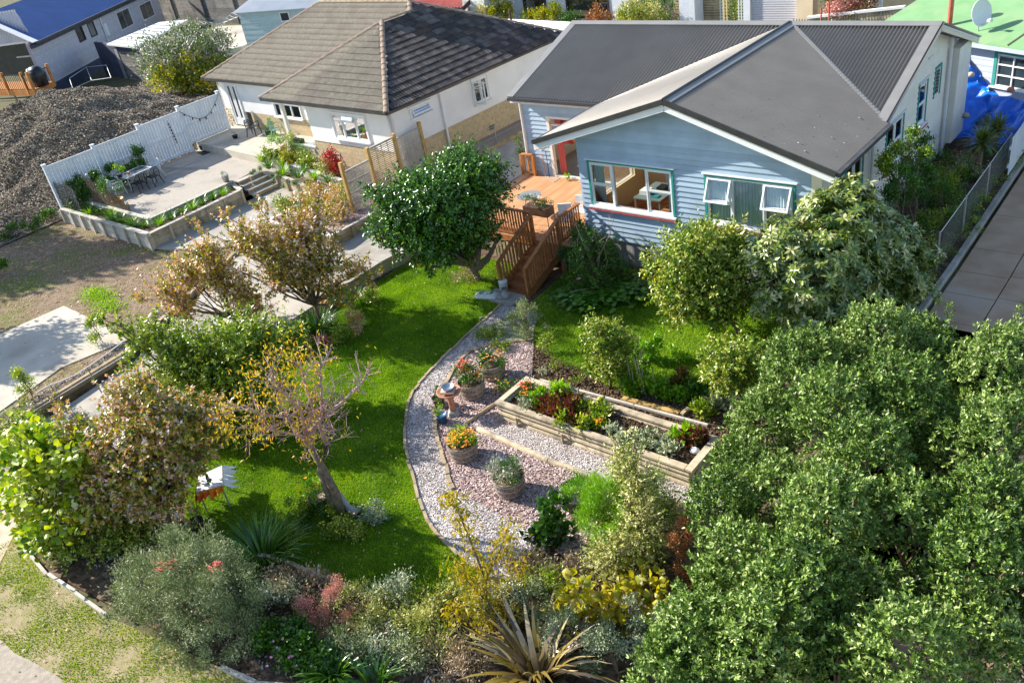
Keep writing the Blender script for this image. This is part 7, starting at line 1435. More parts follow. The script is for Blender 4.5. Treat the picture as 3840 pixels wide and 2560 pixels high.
def edging(name, label, pts, w_, h, m, n0=1, seg=.55, wob=.015):
    t = thing(name, label, 'edging', (*pts[0][:2], 0)); P_ = [np.array([p[0], p[1], h / 2 - .02]) for p in pts]
    for a, b in zip(P_[:-1], P_[1:]):
        L = np.linalg.norm(b - a); n = max(1, int(L / seg))
        for i in range(n): p = a + (b - a) * (i / n); q = a + (b - a) * ((i + .985) / n); pbeam('edging_board', m, t, p + rng.normal(size=3) * [wob, wob, wob * .4], q + rng.normal(size=3) * [wob, wob, wob * .4], w_, h)
    return t
def smoothline(pts, k=4):
    P_ = np.array([[p[0], p[1]] for p in pts], float); out = []
    for i in range(len(P_) - 1):
        p0, p1, p2, p3 = P_[max(0, i-1)], P_[i], P_[i+1], P_[min(len(P_)-1, i+2)]
        for j in range(k):
            t = j / k; out.append(.5 * ((2*p1) + (-p0+p2)*t + (2*p0-5*p1+4*p2-p3)*t*t + (-p0+3*p1-3*p2+p3)*t**3))
    out.append(P_[-1]); return out
edging('path_edging', 'thin timber edging between the lawn and shell path', smoothline(PL), .07, .09, 'timber_old'); edging('path_edging', 'timber edging between the shell path and the bark bed', smoothline(PR, 3), .09, .10, 'timber_old', seg=.9)
edging('lawn_edging', 'pale timber edging along the street side of the lawn', [(-14.6, 6.0)] + LE, .10, .12, 'timber_pale', seg=1.0)
vg = [P('M', 100, 200), P('M', 260, 390), P('M', 460, 590), P('M', 700, 760), P('M', 985, 972)]
edging('verge_edging', 'old split timber edging between verge and front garden', vg, .07, .12, 'timber_silver', seg=.9, wob=.03); edging('verge_edging', 'grey timber edging under the grey shrub at the bottom', [P('M', 2040, 1440), P('M', 2352, 1580), P('N', 500, 1640)], .08, .12, 'timber_silver', seg=1.2)
# folding table under sheets
c = S(782, 1800, .0); lt = thing('draped_table', 'small table draped with white and red cloth by the bushes', 'table', (c[0], c[1], 0)); tt = [S(*p, .72) for p in ((832, 1745), (835, 1818), (735, 1845), (745, 1785))]
MB().slab(tt[::-1], .03).build('table_top', 'cloth_white', lt)
def drape(name, pa, pb, dr, m, k=14, amp=.05):
    pa, pb = np.array(pa), np.array(pb); mb = MB(); d = unit(pb - pa); nn = np.array([d[1], -d[0], 0]); rows = []
    for r in range(5):
        t = r / 4; rows.append([pa + (pb - pa) * i / k + nn * (.02 + amp * t * (1 + math.sin(i * 1.9))) - [0, 0, dr * t * (1 + .22 * math.sin(i * .9))] for i in range(k + 1)])
    for a, b in zip(rows[:-1], rows[1:]):
        for i in range(k): mb.poly([a[i], b[i], b[i+1], a[i+1]])
    return mb.build(name, m, lt, True)
drape('red_cloth', tt[2], tt[1], .16, 'cloth_orange', amp=.11); drape('white_cloth', tt[1], tt[0] , .17, 'cloth_white', amp=.16); drape('red_cloth', tt[3], tt[2], .3, 'cloth_red'); drape('white_cloth', tt[0], tt[3], .2, 'cloth_white')
for p in tt: q = p * .85 + sum(tt) / 4 * .15; MB().tube([q - [0, 0, .03], (q[0], q[1], 0)], .02, 5).build('leg', 'galv', lt)
pb_ = lambda x, y: S(700 + x / 1.92, 1700 + y / 1.92, .02)
pot('dark grey pot with orange marigolds beside the peach trunk', pb_(972, 385), .24, .34, 'pot_brown', 'leaf_bright', .26, 420, (.06, .11)); pot('empty pale rimmed pot lying beside the peach trunk', pb_(1035, 428), .16, .16, 'terracotta'); pot('small dark pot with dry grass at the lawn edge', pb_(85, 540), .17, .24, 'pot_dark', 'leaf_pale', .22, 350, (.06, .12), asp=.2)
flw = thing('marigolds', 'orange marigold heads above the pot beside the peach trunk', 'flowers', pb_(940, 250)); c = pb_(955, 395); flowers(flw, 'petal_orange', [(c[0] + rng.normal() * .15, c[1] + rng.normal() * .15, .7 + rng.uniform(0, .2)) for _ in range(8)], .045)
MB
c = S(990, 1655, 0.02); pot('large pale pot under the autumn shrubs at the lawn edge', c, .24, .36, 'concrete_pale')
tag(MB().lathe(S(1278, 1258, .0), [(.05, 0), (.13, .06), (.13, .16), (.03, .22)], 12).build('stone_ball', 'stone_pot', None, True), 'round grey stone at the bed edge under the autumn tree', 'stone')
# compost bag, spade, buckets by the steps
g_ = [P('F', 2020, 1180, .08), P('F', 2040, 1110, .08), P('F', 2210, 1120, .08), P('F', 2200, 1190, .08)]; cb = thing('compost_bag', 'printed white plastic sack lying on the lawn by the steps', 'bag', sum(g_) / 4)
cc = sum(g_) / 4; ax_ = unit(g_[3] - g_[0]); mb = MB(); n = 10; rows = []
for i in range(n + 1):
    t = i / n * 2 - 1; hh = .11 * (1 - t ** 4) ** .5 + .01; wv = .21 * (1 - .15 * t * t); row = []
    for k in range(10): a = 2 * math.pi * k / 10; row.append(cc * [1, 1, 0] + ax_ * t * .38 + np.array([-ax_[1], ax_[0], 0]) * math.cos(a) * wv + [0, 0, .1 + math.sin(a) * hh + .01 * math.sin(i * 2 + k)])
    rows.append(row)
for a, b in zip(rows[:-1], rows[1:]):
    for k in range(10): j = (k + 1) % 10; mb.poly([a[k], a[j], b[j], b[k]])
mb.poly(rows[0][::-1]); mb.poly(rows[-1]); mb.build('sack', 'bag_paper', cb, True); Rb = np.column_stack([ax_, [-ax_[1], ax_[0], 0], [0, 0, 1.0]])
for t, m, sz in ((-.15, 'ink_green', (.12, .24, .006)), (.08, 'ink_red', (.05, .2, .006)), (.2, 'ink_green', (.08, .2, .006))): piece('print_patch', m, cb, cc * [1, 1, 0] + ax_ * t + [0, 0, .213], sz, Rb)
bq_ = S(1890, 1083, .1); wb = thing('paint_bucket', 'white bucket with black lettering beside the deck steps', 'bucket', bq_ * [1, 1, 0]); MB().lathe(bq_ * [1, 1, 0], [(.13, 0), (.15, .38), (.155, .39), (.15, .4)], 16).build('bucket', 'plastic_white', wb, True)
for i in range(3): piece('lettering', 'ink_black', wb, bq_ * [1, 1, 0] + CR * (-.05 + i * .05) * 0 + unit(-FH) * .148 + np.array([-FH[1], FH[0], 0]) * -(-.05 + i * .05) + [0, 0, .2], (.008, .03, .07), np.column_stack([-FH, [-FH[1], FH[0], 0] , [0, 0, 1.0]]))
sp_ = thing('garden_spade', 'grey handled spade leaning by the steps', 'spade', P('F', 2240, 1090) * [1, 1, 0]); a = P('F', 2245, 1085, .05); b = a + [.1, .25, 1.0]; MB().tube([a, b], .018, 6).build('shaft', 'galv', sp_); MB().tube([b + [-.07, 0, .02], b + [.07, 0, .02]], .02, 6).build('handle', 'galv', sp_); pbeam('blade', 'steel', sp_, a, a - [.02, .06, -.0] + [0, 0, -.02] + [0, -.12, 0], .16, .01)
for k, (x, y, r) in enumerate(((2250, 1170, .11), (2297, 1165, .15))): p = P('F', x, y, .1); tag(MB().lathe(p * [1, 1, 0] + [0, 0, .05], [(r * .6, 0), (r, r * .7), (r * .9, r * 1.3), (r * .4, r * 1.8), (r * .45, r * 1.9)], 14).build('stone_urn', 'stone_pot', None, True), ['smaller round grey pot at the foot of the steps', 'larger round grey pot at the foot of the steps'][k], 'pot')
sp2 = P('J', 2110, 1520 - 1568 + 20, 0)
c = P('F', 2120, 1560, 0); hp = thing('hand_mirror', 'thin wire ring on a stake beside the shell path', 'garden ornament', c); MB().tube([c, c + [0, 0, .6]], .01, 4).build('stake', 'wire', hp); MB().tube([c + [.09 * math.cos(t), .05 * math.cos(t), .7 + .1 * math.sin(t)] for t in np.linspace(0, 6.28, 13)], .01, 4).build('ring', 'wire', hp)
# canes
for k, (x0_, y0_, x1_, y1_) in enumerate(((1108, 450, 1052, 140), (1128, 460, 1100, 260), (1200, 480, 1118, 130), (1218, 480, 1145, 155), (1222, 470, 1172, 100), (1312, 500, 1292, 250))):
    a = P('K', x0_, y0_, .03); ht = SB(*px('K', x1_, y1_), a); tag(MB().tube([a, ht], .013, 5).build('garden_cane', 'timber_pale'), 'thin bamboo cane standing among the bright lettuces', 'cane', 'bamboo canes in the vegetable patch')
# white hand tool
p = S(1872, 1718, .05); tag(MB().tube([p, p + [.18, .02, .0], p + [.28, .0, .03]], [.035, .03, .02], 8).build('plastic_bottle', 'cloth_white'), 'pale plastic bottle lying on the bark behind the barrel', 'bottle')

# ---------------------------------------------------------------- trees and shrubs
q_ = 3840 / 2352
def VB(lst): return [(x * q_, y * q_, k, r) + tuple(e) for x, y, k, r, *e in lst]
def VP(x, y, z=0.0): return S(x * q_, y * q_, z)
# citrus tree by the deck
b = VP(1098, 640, .05)
cit = plant('citrus_tree', 'dense glossy green citrus tree beside the deck steps', 'tree', b, VB([(1000, 470, -.2, 1.05), (1085, 410, .2, .95), (1090, 500, -.3, .85), (905, 480, -.4, .75), (960, 560, -.6, .7), (1010, 590, -.7, .55), (880, 530, -.5, .55), (1130, 450, .4, .75), (1060, 370, .3, .6), (935, 430, 0, .6), (1120, 540, .0, .55), (860, 450, -.3, .4), (1130, 390, .6, .5), (960, 520, -.5, .8), (1060, 560, -.2, .6), (1020, 430, .3, .9), (900, 560, -.7, .45), (980, 620, -.8, .3)]),
    'leaf_citrus', 0, (.08, .14), .48, .10, .22, 60, 'bark_trunk', tw=(4300, 15), low=.3, up=.15, tubes=.1)
mb = MB(); fk = b + [0, 0, .35]
for e in ((1060, 560), (1105, 560), (1130, 580), (1150, 545)): mb.tube(bez(fk, SB(e[0] * q_, e[1] * q_, b, 0), (rng.normal() * .05, 0, -.05), 5, .02), [.11, .09, .08, .07, .06, .05], 8)
mb.build('limb', 'bark_trunk', cit, True)
pts = [C_[:3] + unit(rng.normal(size=3)) * C_[3] * .95 for C_ in [np.array(x[:4]) for x in root_bl[cit.name]] for _ in range(5)]
fm = MB()
for p in pts[:46]: fm.lathe(p - [0, 0, .04], [(.02, 0), (.04, .02), (.04, .05), (.015, .075)], 8)
tag(fm.build('fruit', 'lemon', cit, True), kind='stuff')
# autumn fruit trees in the strip beside the driveway
b1 = VP(740, 745, 0); plant('autumn_fruit_tree', 'loose autumn tree with orange and pink leaves in the middle of the driveway strip', 'tree', b1,
    VB([(690, 640, 0, .8), (620, 590, -.1, .75), (760, 620, .1, .7), (700, 560, .1, .75), (640, 660, -.4, .6), (790, 690, .3, .5), (560, 570, 0, .55), (740, 520, .4, .5), (520, 500, .1, .28), (460, 530, .0, .3), (855, 640, .3, .4), (600, 480, .3, .25), (690, 470, .5, .3), (440, 580, 0, .3)]), 'leaf_autumn', 0, (.08, .14), .55, .05, .3, 60, deep=.6, tw=(1250, 13), up=.9, tubes=.9, tr=.008)
b2 = VP(560, 760, .1); plant('autumn_fruit_tree', 'sparse orange tree arching over the driveway above the parking slab', 'tree', b2,
    VB([(500, 640, 0, .7), (430, 640, 0, .55), (560, 680, -.1, .6), (380, 680, 0, .4), (330, 690, 0, .28), (480, 580, .1, .4), (420, 720, 0, .5), (600, 720, 0, .5)]), 'leaf_autumn', 0, (.08, .14), .55, .04, .3, 40, deep=.5, tw=(650, 13), up=.9, tubes=.9, tr=.008)
b3 = VP(520, 960, .05); plant('apple_tree', 'yellow green apple tree leaning over the driveway', 'tree', b3,
    VB([(480, 830, 0, .8), (400, 810, 0, .65), (560, 790, 0, .75), (330, 780, 0, .45), (270, 760, 0, .35), (240, 735, 0, .22), (300, 900, 0, .4), (440, 900, -.3, .7), (620, 850, 0, .6), (370, 890, -.1, .5), (300, 830, 0, .35), (530, 900, -.4, .6), (610, 770, .3, .5), (350, 750, .2, .35), (500, 900, -.2, .7), (420, 850, 0, .7), (650, 800, .1, .5), (560, 940, -.2, .5), (680, 780, .2, .45)]), 'leaf_apple', 0, (.08, .135), .52, .06, .3, 60, deep=.8, tw=(2100, 14), up=.55, tubes=.3)
b4 = VP(395, 1215, 0); plant('persimmon_tree', 'rusty orange leaved small tree with slanting trunk by the lawn', 'tree', b4,
    VB([(330, 980, .1, .75), (250, 1020, .1, .6), (400, 1000, .2, .7), (300, 1090, -.1, .7), (420, 1080, .0, .6), (230, 1100, 0, .5), (350, 1160, -.3, .5), (480, 1020, .3, .45), (200, 1180, -.2, .5), (270, 920, .4, .45), (440, 950, .4, .5), (390, 1140, 0, .6), (280, 1160, -.1, .6), (450, 1060, .2, .5), (500, 960, .4, .5), (340, 900, .5, .5), (200, 1010, .3, .45), (160, 960, .5, .35)]), 'leaf_autumn_red', 0, (.07, .12), .58, .06, .3, 60, tw=(2300, 14), up=.4, tubes=.3)
b5 = VP(110, 1260, 0); plant('fig_tree', 'large leaved yellow green fig tree at the left edge', 'tree', b5,
    VB([(110, 1050, 0, .75), (60, 1120, 0, .7), (180, 1060, .1, .55), (130, 1180, -.2, .6), (40, 1030, .2, .6), (210, 1130, 0, .5), (220, 1020, .3, .4), (90, 1240, -.4, .4)]), 'leaf_fig', 3600, (.11, .2), .95, .05, .3, 60, clump_r=.16, shell=.5, dens=16, shape=True)
b6 = VP(60, 1030, .1); plant('green_shrub', 'small leaved bright shrub behind the fig at the left edge', 'shrub', b6, VB([(60, 985, 0, .5), (130, 995, 0, .45), (10, 1000, 0, .5), (170, 1020, -.2, .35)]), 'leaf_apple', 6500, (.04, .07), .5, .03, .3, 30, clump_r=.08)
b7 = VP(150, 1270, 0); plant('mixed_shrub', 'dark green shrub with yellow patches along the verge edging', 'shrub', b7,
    VB([(150, 1270, 0, .45), (230, 1270, 0, .5), (300, 1240, .1, .5), (100, 1230, .1, .4), (200, 1320, -.2, .3), (350, 1230, .1, .4), (260, 1190, .3, .45)]), 'leaf_lemon', 0, (.06, .1), .5, .03, .3, 20, tw=(1000, 13), up=.4, tubes=.2)
# shrub masses under the autumn trees
b = VP(560, 1000, 0); plant('green_shrub', 'mid green shrub below the apple tree by the lawn', 'shrub', b, VB([(520, 960, 0, .6), (590, 920, .1, .6), (470, 990, -.1, .5), (560, 1000, -.1, .5), (640, 900, .2, .5), (560, 870, .2, .55), (480, 920, .1, .5), (620, 970, 0, .35)]), 'leaf_apple', 0, (.07, .12), .5, .04, .3, 30, tw=(1700, 13), up=.4, tubes=.2)
b = VP(730, 760, 0); strappy('agapanthus', 'large dark strappy clump beneath the autumn tree', 'agapanthus', b, 210, (.5, .9), .035, spread=.5)
b = VP(820, 700, 0); strappy('agapanthus', 'dark strappy clump by the lawn corner near the driveway wall', 'agapanthus', b, 130, (.4, .8), .03, spread=.35)
for i, (x, y, m, l) in enumerate(((770, 790, 'leaf_apple', 'low leafy plant by the stone at the lawn edge'), (810, 760, 'leaf_autumn', 'reddish low plant at the lawn edge under the autumn tree'), (690, 800, 'leaf_lemon', 'yellow green low plant left of the stone ball'), (640, 830, 'leaf_apple', 'bushy plant below the autumn tree trunks'), (840, 700, 'leaf_lemon', 'small twiggy plant near the driveway wall'))):
    c = VP(x, y, 0); plant('low_shrub', l, 'shrub', c, [(c[0], c[1], .25, .35), (c[0] + .3, c[1] + .1, .22, .3)], m, 1500, (.04, .09), .45, 0, px_=False, clump_r=.08)
c = VP(745, 790, .02); fl_ = thing('pink_sedum', 'patch of dusty pink sedum at the lawn edge', 'flowers', c); flowers(fl_, 'petal_coral', [(c[0] + rng.normal() * .22, c[1] + rng.normal() * .12, .18 + rng.uniform(0, .08)) for _ in range(60)], .045)
# peach tree in the lawn
b = VP(785, 1192, 0); pe = thing('peach_tree', 'half bare peach tree with twin grey trunks in the lawn', 'tree', b)
f1, f2 = SB(728 * q_, 1020 * q_, b, 0), SB(745 * q_, 1040 * q_, b, .1); mb = MB(); lo_ = b + [0, 0, -.05]
mb.tube([lo_, SB(770 * q_, 1130 * q_, b), SB(745 * q_, 1080 * q_, b), SB(715 * q_, 1030 * q_, b)], [.13, .10, .085, .07], 9); mb.tube([b + [.05, .05, 0], SB(757 * q_, 1140 * q_, b, .1), SB(735 * q_, 1080 * q_, b, .1), SB(750 * q_, 1020 * q_, b, .1)], [.1, .085, .08, .065], 9)
mb.build('trunk', 'bark_trunk', pe, True)
def br(mb, pts, r0, r1, k=0.0): 
    P_ = [SB(x * q_, y * q_, b, kk) for x, y, kk in pts]; n = len(P_); mb.tube(P_, [r0 + (r1 - r0) * i / (n - 1) for i in range(n)], 7); return P_
mb = MB(); main = []
for pts, r0 in ((((715, 1030, 0), (705, 1000, 0), (740, 960, 0), (790, 920, 0), (830, 880, .1), (850, 850, .2)), .06), (((750, 1020, .1), (735, 980, .2), (720, 940, .2), (700, 880, .3), (690, 830, .3)), .05), (((715, 1030, 0), (690, 1000, -.2), (640, 990, -.4), (600, 985, -.6)), .045), (((740, 960, 0), (738, 900, .1), (735, 850, .2), (760, 800, .3)), .035), (((705, 1000, 0), (690, 940, -.1), (650, 900, -.2), (610, 860, -.3)), .04), (((690, 940, -.1), (660, 960, -.3), (600, 950, -.4), (560, 930, -.5)), .03), (((750, 1020, .1), (760, 980, 0), (735, 960, -.1)), .03)):
    main.append(br(mb, pts, r0, .014))
mb.build('limb', 'bark_pink', pe, True); mb = MB(); tips = []
for P_ in main:
    for i in range(1, len(P_)):
        for _ in range(10):
            s = P_[i-1] + (P_[i] - P_[i-1]) * rng.uniform(); d = unit(rng.normal(size=3) * .8 + np.array([0, 0, .55]) + unit(P_[i] - P_[0]) * .5); L = rng.uniform(.25, .7); e = s + d * L
            pp = bez(s, e, rng.normal(size=3) * .06, 3, .015); mb.tube(pp, [.012, .010, .007, .004], 4, cap=False); tips.append(e)
            for _ in range(2): s2 = pp[2]; d2 = unit(d + rng.normal(size=3) * .6); mb.tube([s2, s2 + d2 * L * .5], [.006, .003], 4, cap=False); tips.append(s2 + d2 * L * .5)
mb.build('twig', 'bark_pink', pe); tag([c for c in pe.children if c.name.startswith('twig')][0], kind='stuff'); tips = np.array(tips)
mk = tips[(tips @ CR < (b @ CR) - .1) | (rng.uniform(size=len(tips)) < .15)]
bl = pblobs(b, VB([(600, 850, 0, .5), (560, 930, -.3, .4), (650, 800, .2, .5), (700, 810, .4, .4), (590, 1000, -.5, .35), (640, 900, .1, .4), (520, 990, -.5, .25)]), 0)
cp = np.concatenate([mk + rng.normal(size=mk.shape) * .06, cloud(bl, 350, .14, .2, 20)[0]]); NP = 1500; idx = rng.integers(0, len(cp), NP); ps = cp[idx] + rng.normal(size=(NP, 3)) * .09
dd = unit(rng.normal(size=ps.shape) * .6 + np.array([0, 0, -.5])); leaf_mesh('leaves', 'leaf_peach', pe, ps, dd, rng.normal(size=ps.shape), rng.uniform(.08, .14, NP), rng.uniform(.09, .15, NP) * .26, rng.uniform(0, 1, NP), .15, .7)
c = VP(815, 1180, .05); tag(MB().tube([c + [.1, 0, .05], VP(800, 1165, .25), VP(770, 1120, .6), VP(745, 1110, .75)], [.14, .08, .05, .02], 8).build('driftwood', 'stone_pot', None, True), 'bleached driftwood stump leaning by the peach trunk', 'driftwood')
for i, (x, y, m, l) in enumerate(((760, 1215, 'leaf_apple', 'low flowering plants at the foot of the peach tree'), (720, 1200, 'leaf_green', 'leafy green plants left of the peach trunk'), (850, 1185, 'leaf_silver', 'blue grey bushy plant right of the driftwood'), (800, 1230, 'leaf_lemon', 'yellowish low plants below the peach tree'), (690, 1180, 'leaf_apple', 'marigold foliage by the dark pot'))):
    c = VP(x, y, 0); t = plant('low_shrub', l, 'shrub', c, [(c[0], c[1], .18, .3), (c[0] + .25, c[1] + .1, .15, .24)], m, 1300, (.04, .08), .45, 0, px_=False, clump_r=.07)
    if i in (0, 3): flowers(t, 'petal_yellow', [(c[0] + rng.normal() * .2, c[1] + rng.normal() * .15, .35 + rng.uniform(0, .1)) for _ in range(10)], .03)
for nm_, n_, m_, l_ in (('autumn_fruit_tree', 130, 'leaf_autumn', (.4, 1.2)), ('autumn_fruit_tree.001', 70, 'leaf_autumn', (.4, 1.2)), ('apple_tree', 90, 'leaf_apple', (.4, 1.0)), ('persimmon_tree', 60, 'leaf_autumn_red', (.3, .8)), ('fig_tree', 30, 'leaf_apple', (.3, .7)), ('green_shrub', 40, 'leaf_apple', (.2, .5))):
    shoots(bpy.data.objects[nm_], root_bl[nm_], m_, n_, l_, (.08, .13))
# agapanthus by the lawn
b = VP(605, 1290, 0); strappy('agapanthus', 'glossy green strappy clump between the grey shrub and the lawn', 'agapanthus', b, 330, (.6, 1.1), .04, spread=.6)
# grey grevillea
b = VP(430, 1440, 0); gv_ = plant('grevillea', 'wide grey green needle leaved shrub with coral flowers in the lower left', 'shrub', b,
    VB([(440, 1290, .0, .7), (340, 1340, 0, .65), (540, 1350, 0, .65), (440, 1400, -.2, .8), (300, 1420, -.1, .5), (560, 1440, -.3, .6), (420, 1490, -.4, .6), (520, 1500, -.4, .5), (620, 1400, .0, .4), (380, 1260, .3, .45), (500, 1270, .3, .45), (590, 1490, -.5, .45), (260, 1380, 0, .35), (640, 1460, -.3, .35)]), 'leaf_grey', 60000, (.05, .085), .22, .05, .3, 90, clump_r=.09, shell=.7, dens=34, up=.5)
for (x, y) in ((378, 1300), (395, 1293), (500, 1298), (368, 1305), (492, 1302)):
    c = SB(x * q_, y * q_, b, -.45); flowers(gv_, 'petal_coral', [c + rng.normal(size=3) * .05 for _ in range(22)], .035)
# perennials along the lower bed
b = VP(760, 1440, 0); plant('pink_coprosma', 'upright dusty pink shrub at the edge of the lawn', 'shrub', b, VB([(770, 1380, 0, .3), (740, 1420, 0, .3), (790, 1430, 0, .3), (760, 1350, .1, .2), (700, 1400, 0, .2)]), 'leaf_pinkish', 4200, (.03, .06), .3, .02, .3, 50, clump_r=.06, up=1.0, shell=.3)
for i, (x, y, m, n, L, asp, up, l) in enumerate((
    (650, 1480, 'leaf_green', 2600, (.05, .09), .8, .3, 'round leaved geranium clump at the bottom by the grey shrub'), (700, 1520, 'leaf_green', 2600, (.05, .09), .8, .3, 'darker geranium clump at the bottom edge'),
    (690, 1360, 'leaf_dry', 1800, (.06, .1), .4, .3, 'dead brown foliage behind the pink shrub'), (650, 1400, 'leaf_silver', 1600, (.05, .08), .4, .4, 'grey leaved plant beside the pink shrub'), (820, 1400, 'leaf_pale', 1700, (.04, .08), .4, .5, 'pale leaved plant right of the pink shrub'),
    (870, 1440, 'leaf_pale', 2100, (.04, .08), .4, .5, 'pale bushy plant along the timber edging'), (920, 1400, 'leaf_silver', 1900, (.04, .07), .4, .5, 'silver bushy plant overhanging the timber edging'), (960, 1450, 'leaf_pale', 2100, (.04, .08), .4, .5, 'cream tinted plant below the timber edging'),
    (880, 1500, 'leaf_silver', 2300, (.04, .07), .4, .4, 'grey green mound at the bottom centre'), (950, 1520, 'leaf_grey', 2300, (.04, .08), .4, .4, 'dull green mound left of the bronze flax'), (1010, 1480, 'leaf_pale', 2000, (.05, .09), .4, .5, 'straw tinted plant behind the bronze flax'),
    (1050, 1540, 'leaf_dry', 1500, (.06, .12), .2, .5, 'dry twiggy growth at the bottom beside the bronze flax'), (800, 1520, 'leaf_grey', 2000, (.05, .08), .3, .6, 'narrow leaved plant behind the strappy clump'), (1040, 1400, 'leaf_pale', 1700, (.04, .08), .45, .4, 'leafy plant at the near corner of the lawn'), (990, 1390, 'leaf_lemon', 1000, (.05, .09), .3, .8, 'small tufted plant at the end of the timber edging'))):
    c = VP(x, y, 0); plant('perennial', l, 'plant', c, [(c[0], c[1], .3, .42), (c[0] + .3, c[1] + .15, .26, .36), (c[0] - .3, c[1] - .1, .22, .36)], m, n, L, asp, .012, .3, 26, px_=False, clump_r=.1, up=up, shell=.45)
c = VP(655, 1500, .5); t = thing('pink_flowers', 'few bright pink flowers on the geranium at the bottom', 'flowers', c); flowers(t, 'petal_pink', [c + rng.normal(size=3) * [.3, .2, .05] for _ in range(12)], .035)
for x, y, n, l in ((770, 1560, 110, 'bright green strappy clump at the bottom edge, left one'), (860, 1575, 70, 'bright green strappy clump at the bottom edge, right one')): strappy('agapanthus', l, 'agapanthus', VP(x, y, .05), n, (.4, .75), .06, 'leaf_bright' if 0 else 'leaf_strap', spread=.3)
# young peach at the path
b = VP(1120, 1440, 0); yp = thing('young_peach_tree', 'thin young peach tree with drooping ochre leaves beside the path', 'tree', b); mb = MB(); P_ = []
for pts, r0 in ((((1120, 1440, 0), (1115, 1330, 0), (1080, 1240, 0), (1050, 1170, 0), (1030, 1140, 0)), .028), (((1115, 1330, 0), (1150, 1260, .1), (1170, 1200, .1)), .02), (((1120, 1440, 0), (1160, 1350, .2), (1200, 1280, .2)), .02), (((1117, 1380, 0), (1070, 1330, -.1), (1040, 1290, -.2)), .018), (((1120, 1400, 0), (1070, 1390, -.3), (1030, 1410, -.4)), .016), (((1120, 1420, 0), (1150, 1410, -.2), (1190, 1400, -.2)), .016)): P_.append(br(mb, pts, r0, .006))
mb.build('trunk', 'bark_twig', yp, True); ps = []
for pl_ in P_:
    for i in range(1, len(pl_)): ps += [pl_[i-1] + (pl_[i] - pl_[i-1]) * rng.uniform() + rng.normal(size=3) * .12 for _ in range(150)]
ps = np.array(ps); n = len(ps); leaf_mesh('leaves', 'leaf_peach_green', yp, ps, unit(rng.normal(size=ps.shape) * .6 + np.array([0, 0, -.6])), rng.normal(size=ps.shape), rng.uniform(.10, .16, n), rng.uniform(.10, .16, n) * .32, rng.uniform(0, 1, n), .15, .7)
# bronze flax
b = VP(1235, 1560, .0); strappy('bronze_flax', 'bronze flax with arching brown leaves at the bottom edge', 'flax', b, 150, (.9, 1.6), .10, 'leaf_flax', (30, 85), (30, 110), .3)
# silver shrubs around the grape
for (x, y, m, n, l) in ((1160, 1400, 'leaf_silver', 6500, 'silver grey bush behind the bronze flax'), (1320, 1480, 'leaf_silver', 6500, 'silver grey bush right of the bronze flax'), (1420, 1530, 'leaf_silver', 5500, 'silver grey bush against the hedge at the bottom'), (1230, 1400, 'leaf_grey', 4500, 'dull grey bush below the conifer'), (1450, 1460, 'leaf_silver', 4500, 'pale bush between the grape leaves and hedge')):
    c = VP(x, y + 30, 0); plant('silver_bush', l, 'shrub', c, [(c[0], c[1], .45, .5), (c[0] + .4, c[1] + .2, .4, .42), (c[0] - .35, c[1] + .1, .35, .4)], m, n, (.035, .065), .45, .02, .3, 50, px_=False, clump_r=.08, shell=.5)
b = VP(1400, 1440, 0); plant('grape_vine', 'sprawling vine with large yellow leaves by the hedge', 'vine', b, VB([(1420, 1380, 0, .35), (1480, 1370, 0, .35), (1380, 1420, 0, .35), (1450, 1430, -.1, .35), (1340, 1380, 0, .3), (1500, 1420, 0, .25), (1300, 1410, 0, .25), (1360, 1460, -.2, .2)]), 'leaf_grape', 620, (.12, .21), 1.0, .02, .3, 30, clump_r=.16, shell=.3, shape=True)
# conifer and pale bush
b = VP(1400, 1230, 0); plant('conifer_bush', 'bright lime green feathery conifer beside the black tub', 'bush', b, VB([(1390, 1150, -.3, .5), (1370, 1200, -.4, .5), (1440, 1150, -.3, .4), (1420, 1240, -.4, .4), (1340, 1130, -.2, .3), (1430, 1200, -.1, .4), (1460, 1110, .3, .4), (1520, 1120, .4, .35), (1410, 1110, .3, .3), (1500, 1190, .1, .45), (1350, 1180, 0, .28)]), 'leaf_conifer', 48000, (.05, .10), .13, .03, .3, 40, clump_r=.08, up=.7, shell=.6, dens=30)
b = VP(1460, 1300, 0); plant('pale_bush', 'tall straggly pale leaved bush in front of the vegetable bed', 'bush', b, VB([(1440, 1080, .5, .4), (1480, 1130, .3, .45), (1430, 1040, .6, .28), (1470, 1200, .0, .5), (1410, 1280, -.2, .5), (1500, 1260, 0, .5), (1370, 1310, -.3, .4), (1460, 1330, -.4, .4), (1540, 1180, .3, .35), (1450, 1000, .6, .12)]), 'leaf_pale', 0, (.045, .08), .42, .04, .3, 60, tw=(1500, 15), up=.5, tubes=.4)
b = VP(1290, 1250, 0); plant('leafy_plant', 'large leaved green plant on the bark beside the conifer', 'plant', b, VB([(1270, 1160, 0, .2), (1265, 1200, 0, .22), (1290, 1230, 0, .25), (1250, 1240, 0, .2)]), 'leaf_green', 620, (.10, .17), .85, .015, .3, 10, clump_r=.08, shape=True)
b = VP(1240, 1270, 0); t = plant('daisy_clump', 'low green clump with lilac flowers at the corner of the bark bed', 'plant', b, VB([(1225, 1262, 0, .22), (1260, 1275, 0, .2), (1290, 1290, 0, .3), (1250, 1310, -.1, .35)]), 'leaf_green', 4200, (.03, .06), .25, 0, clump_r=.06, up=.8); flowers(t, 'petal_lilac', [SB((1240 + rng.normal() * 25) * q_, (1258 + rng.normal() * 14) * q_, b, -.1) for _ in range(16)], .03)
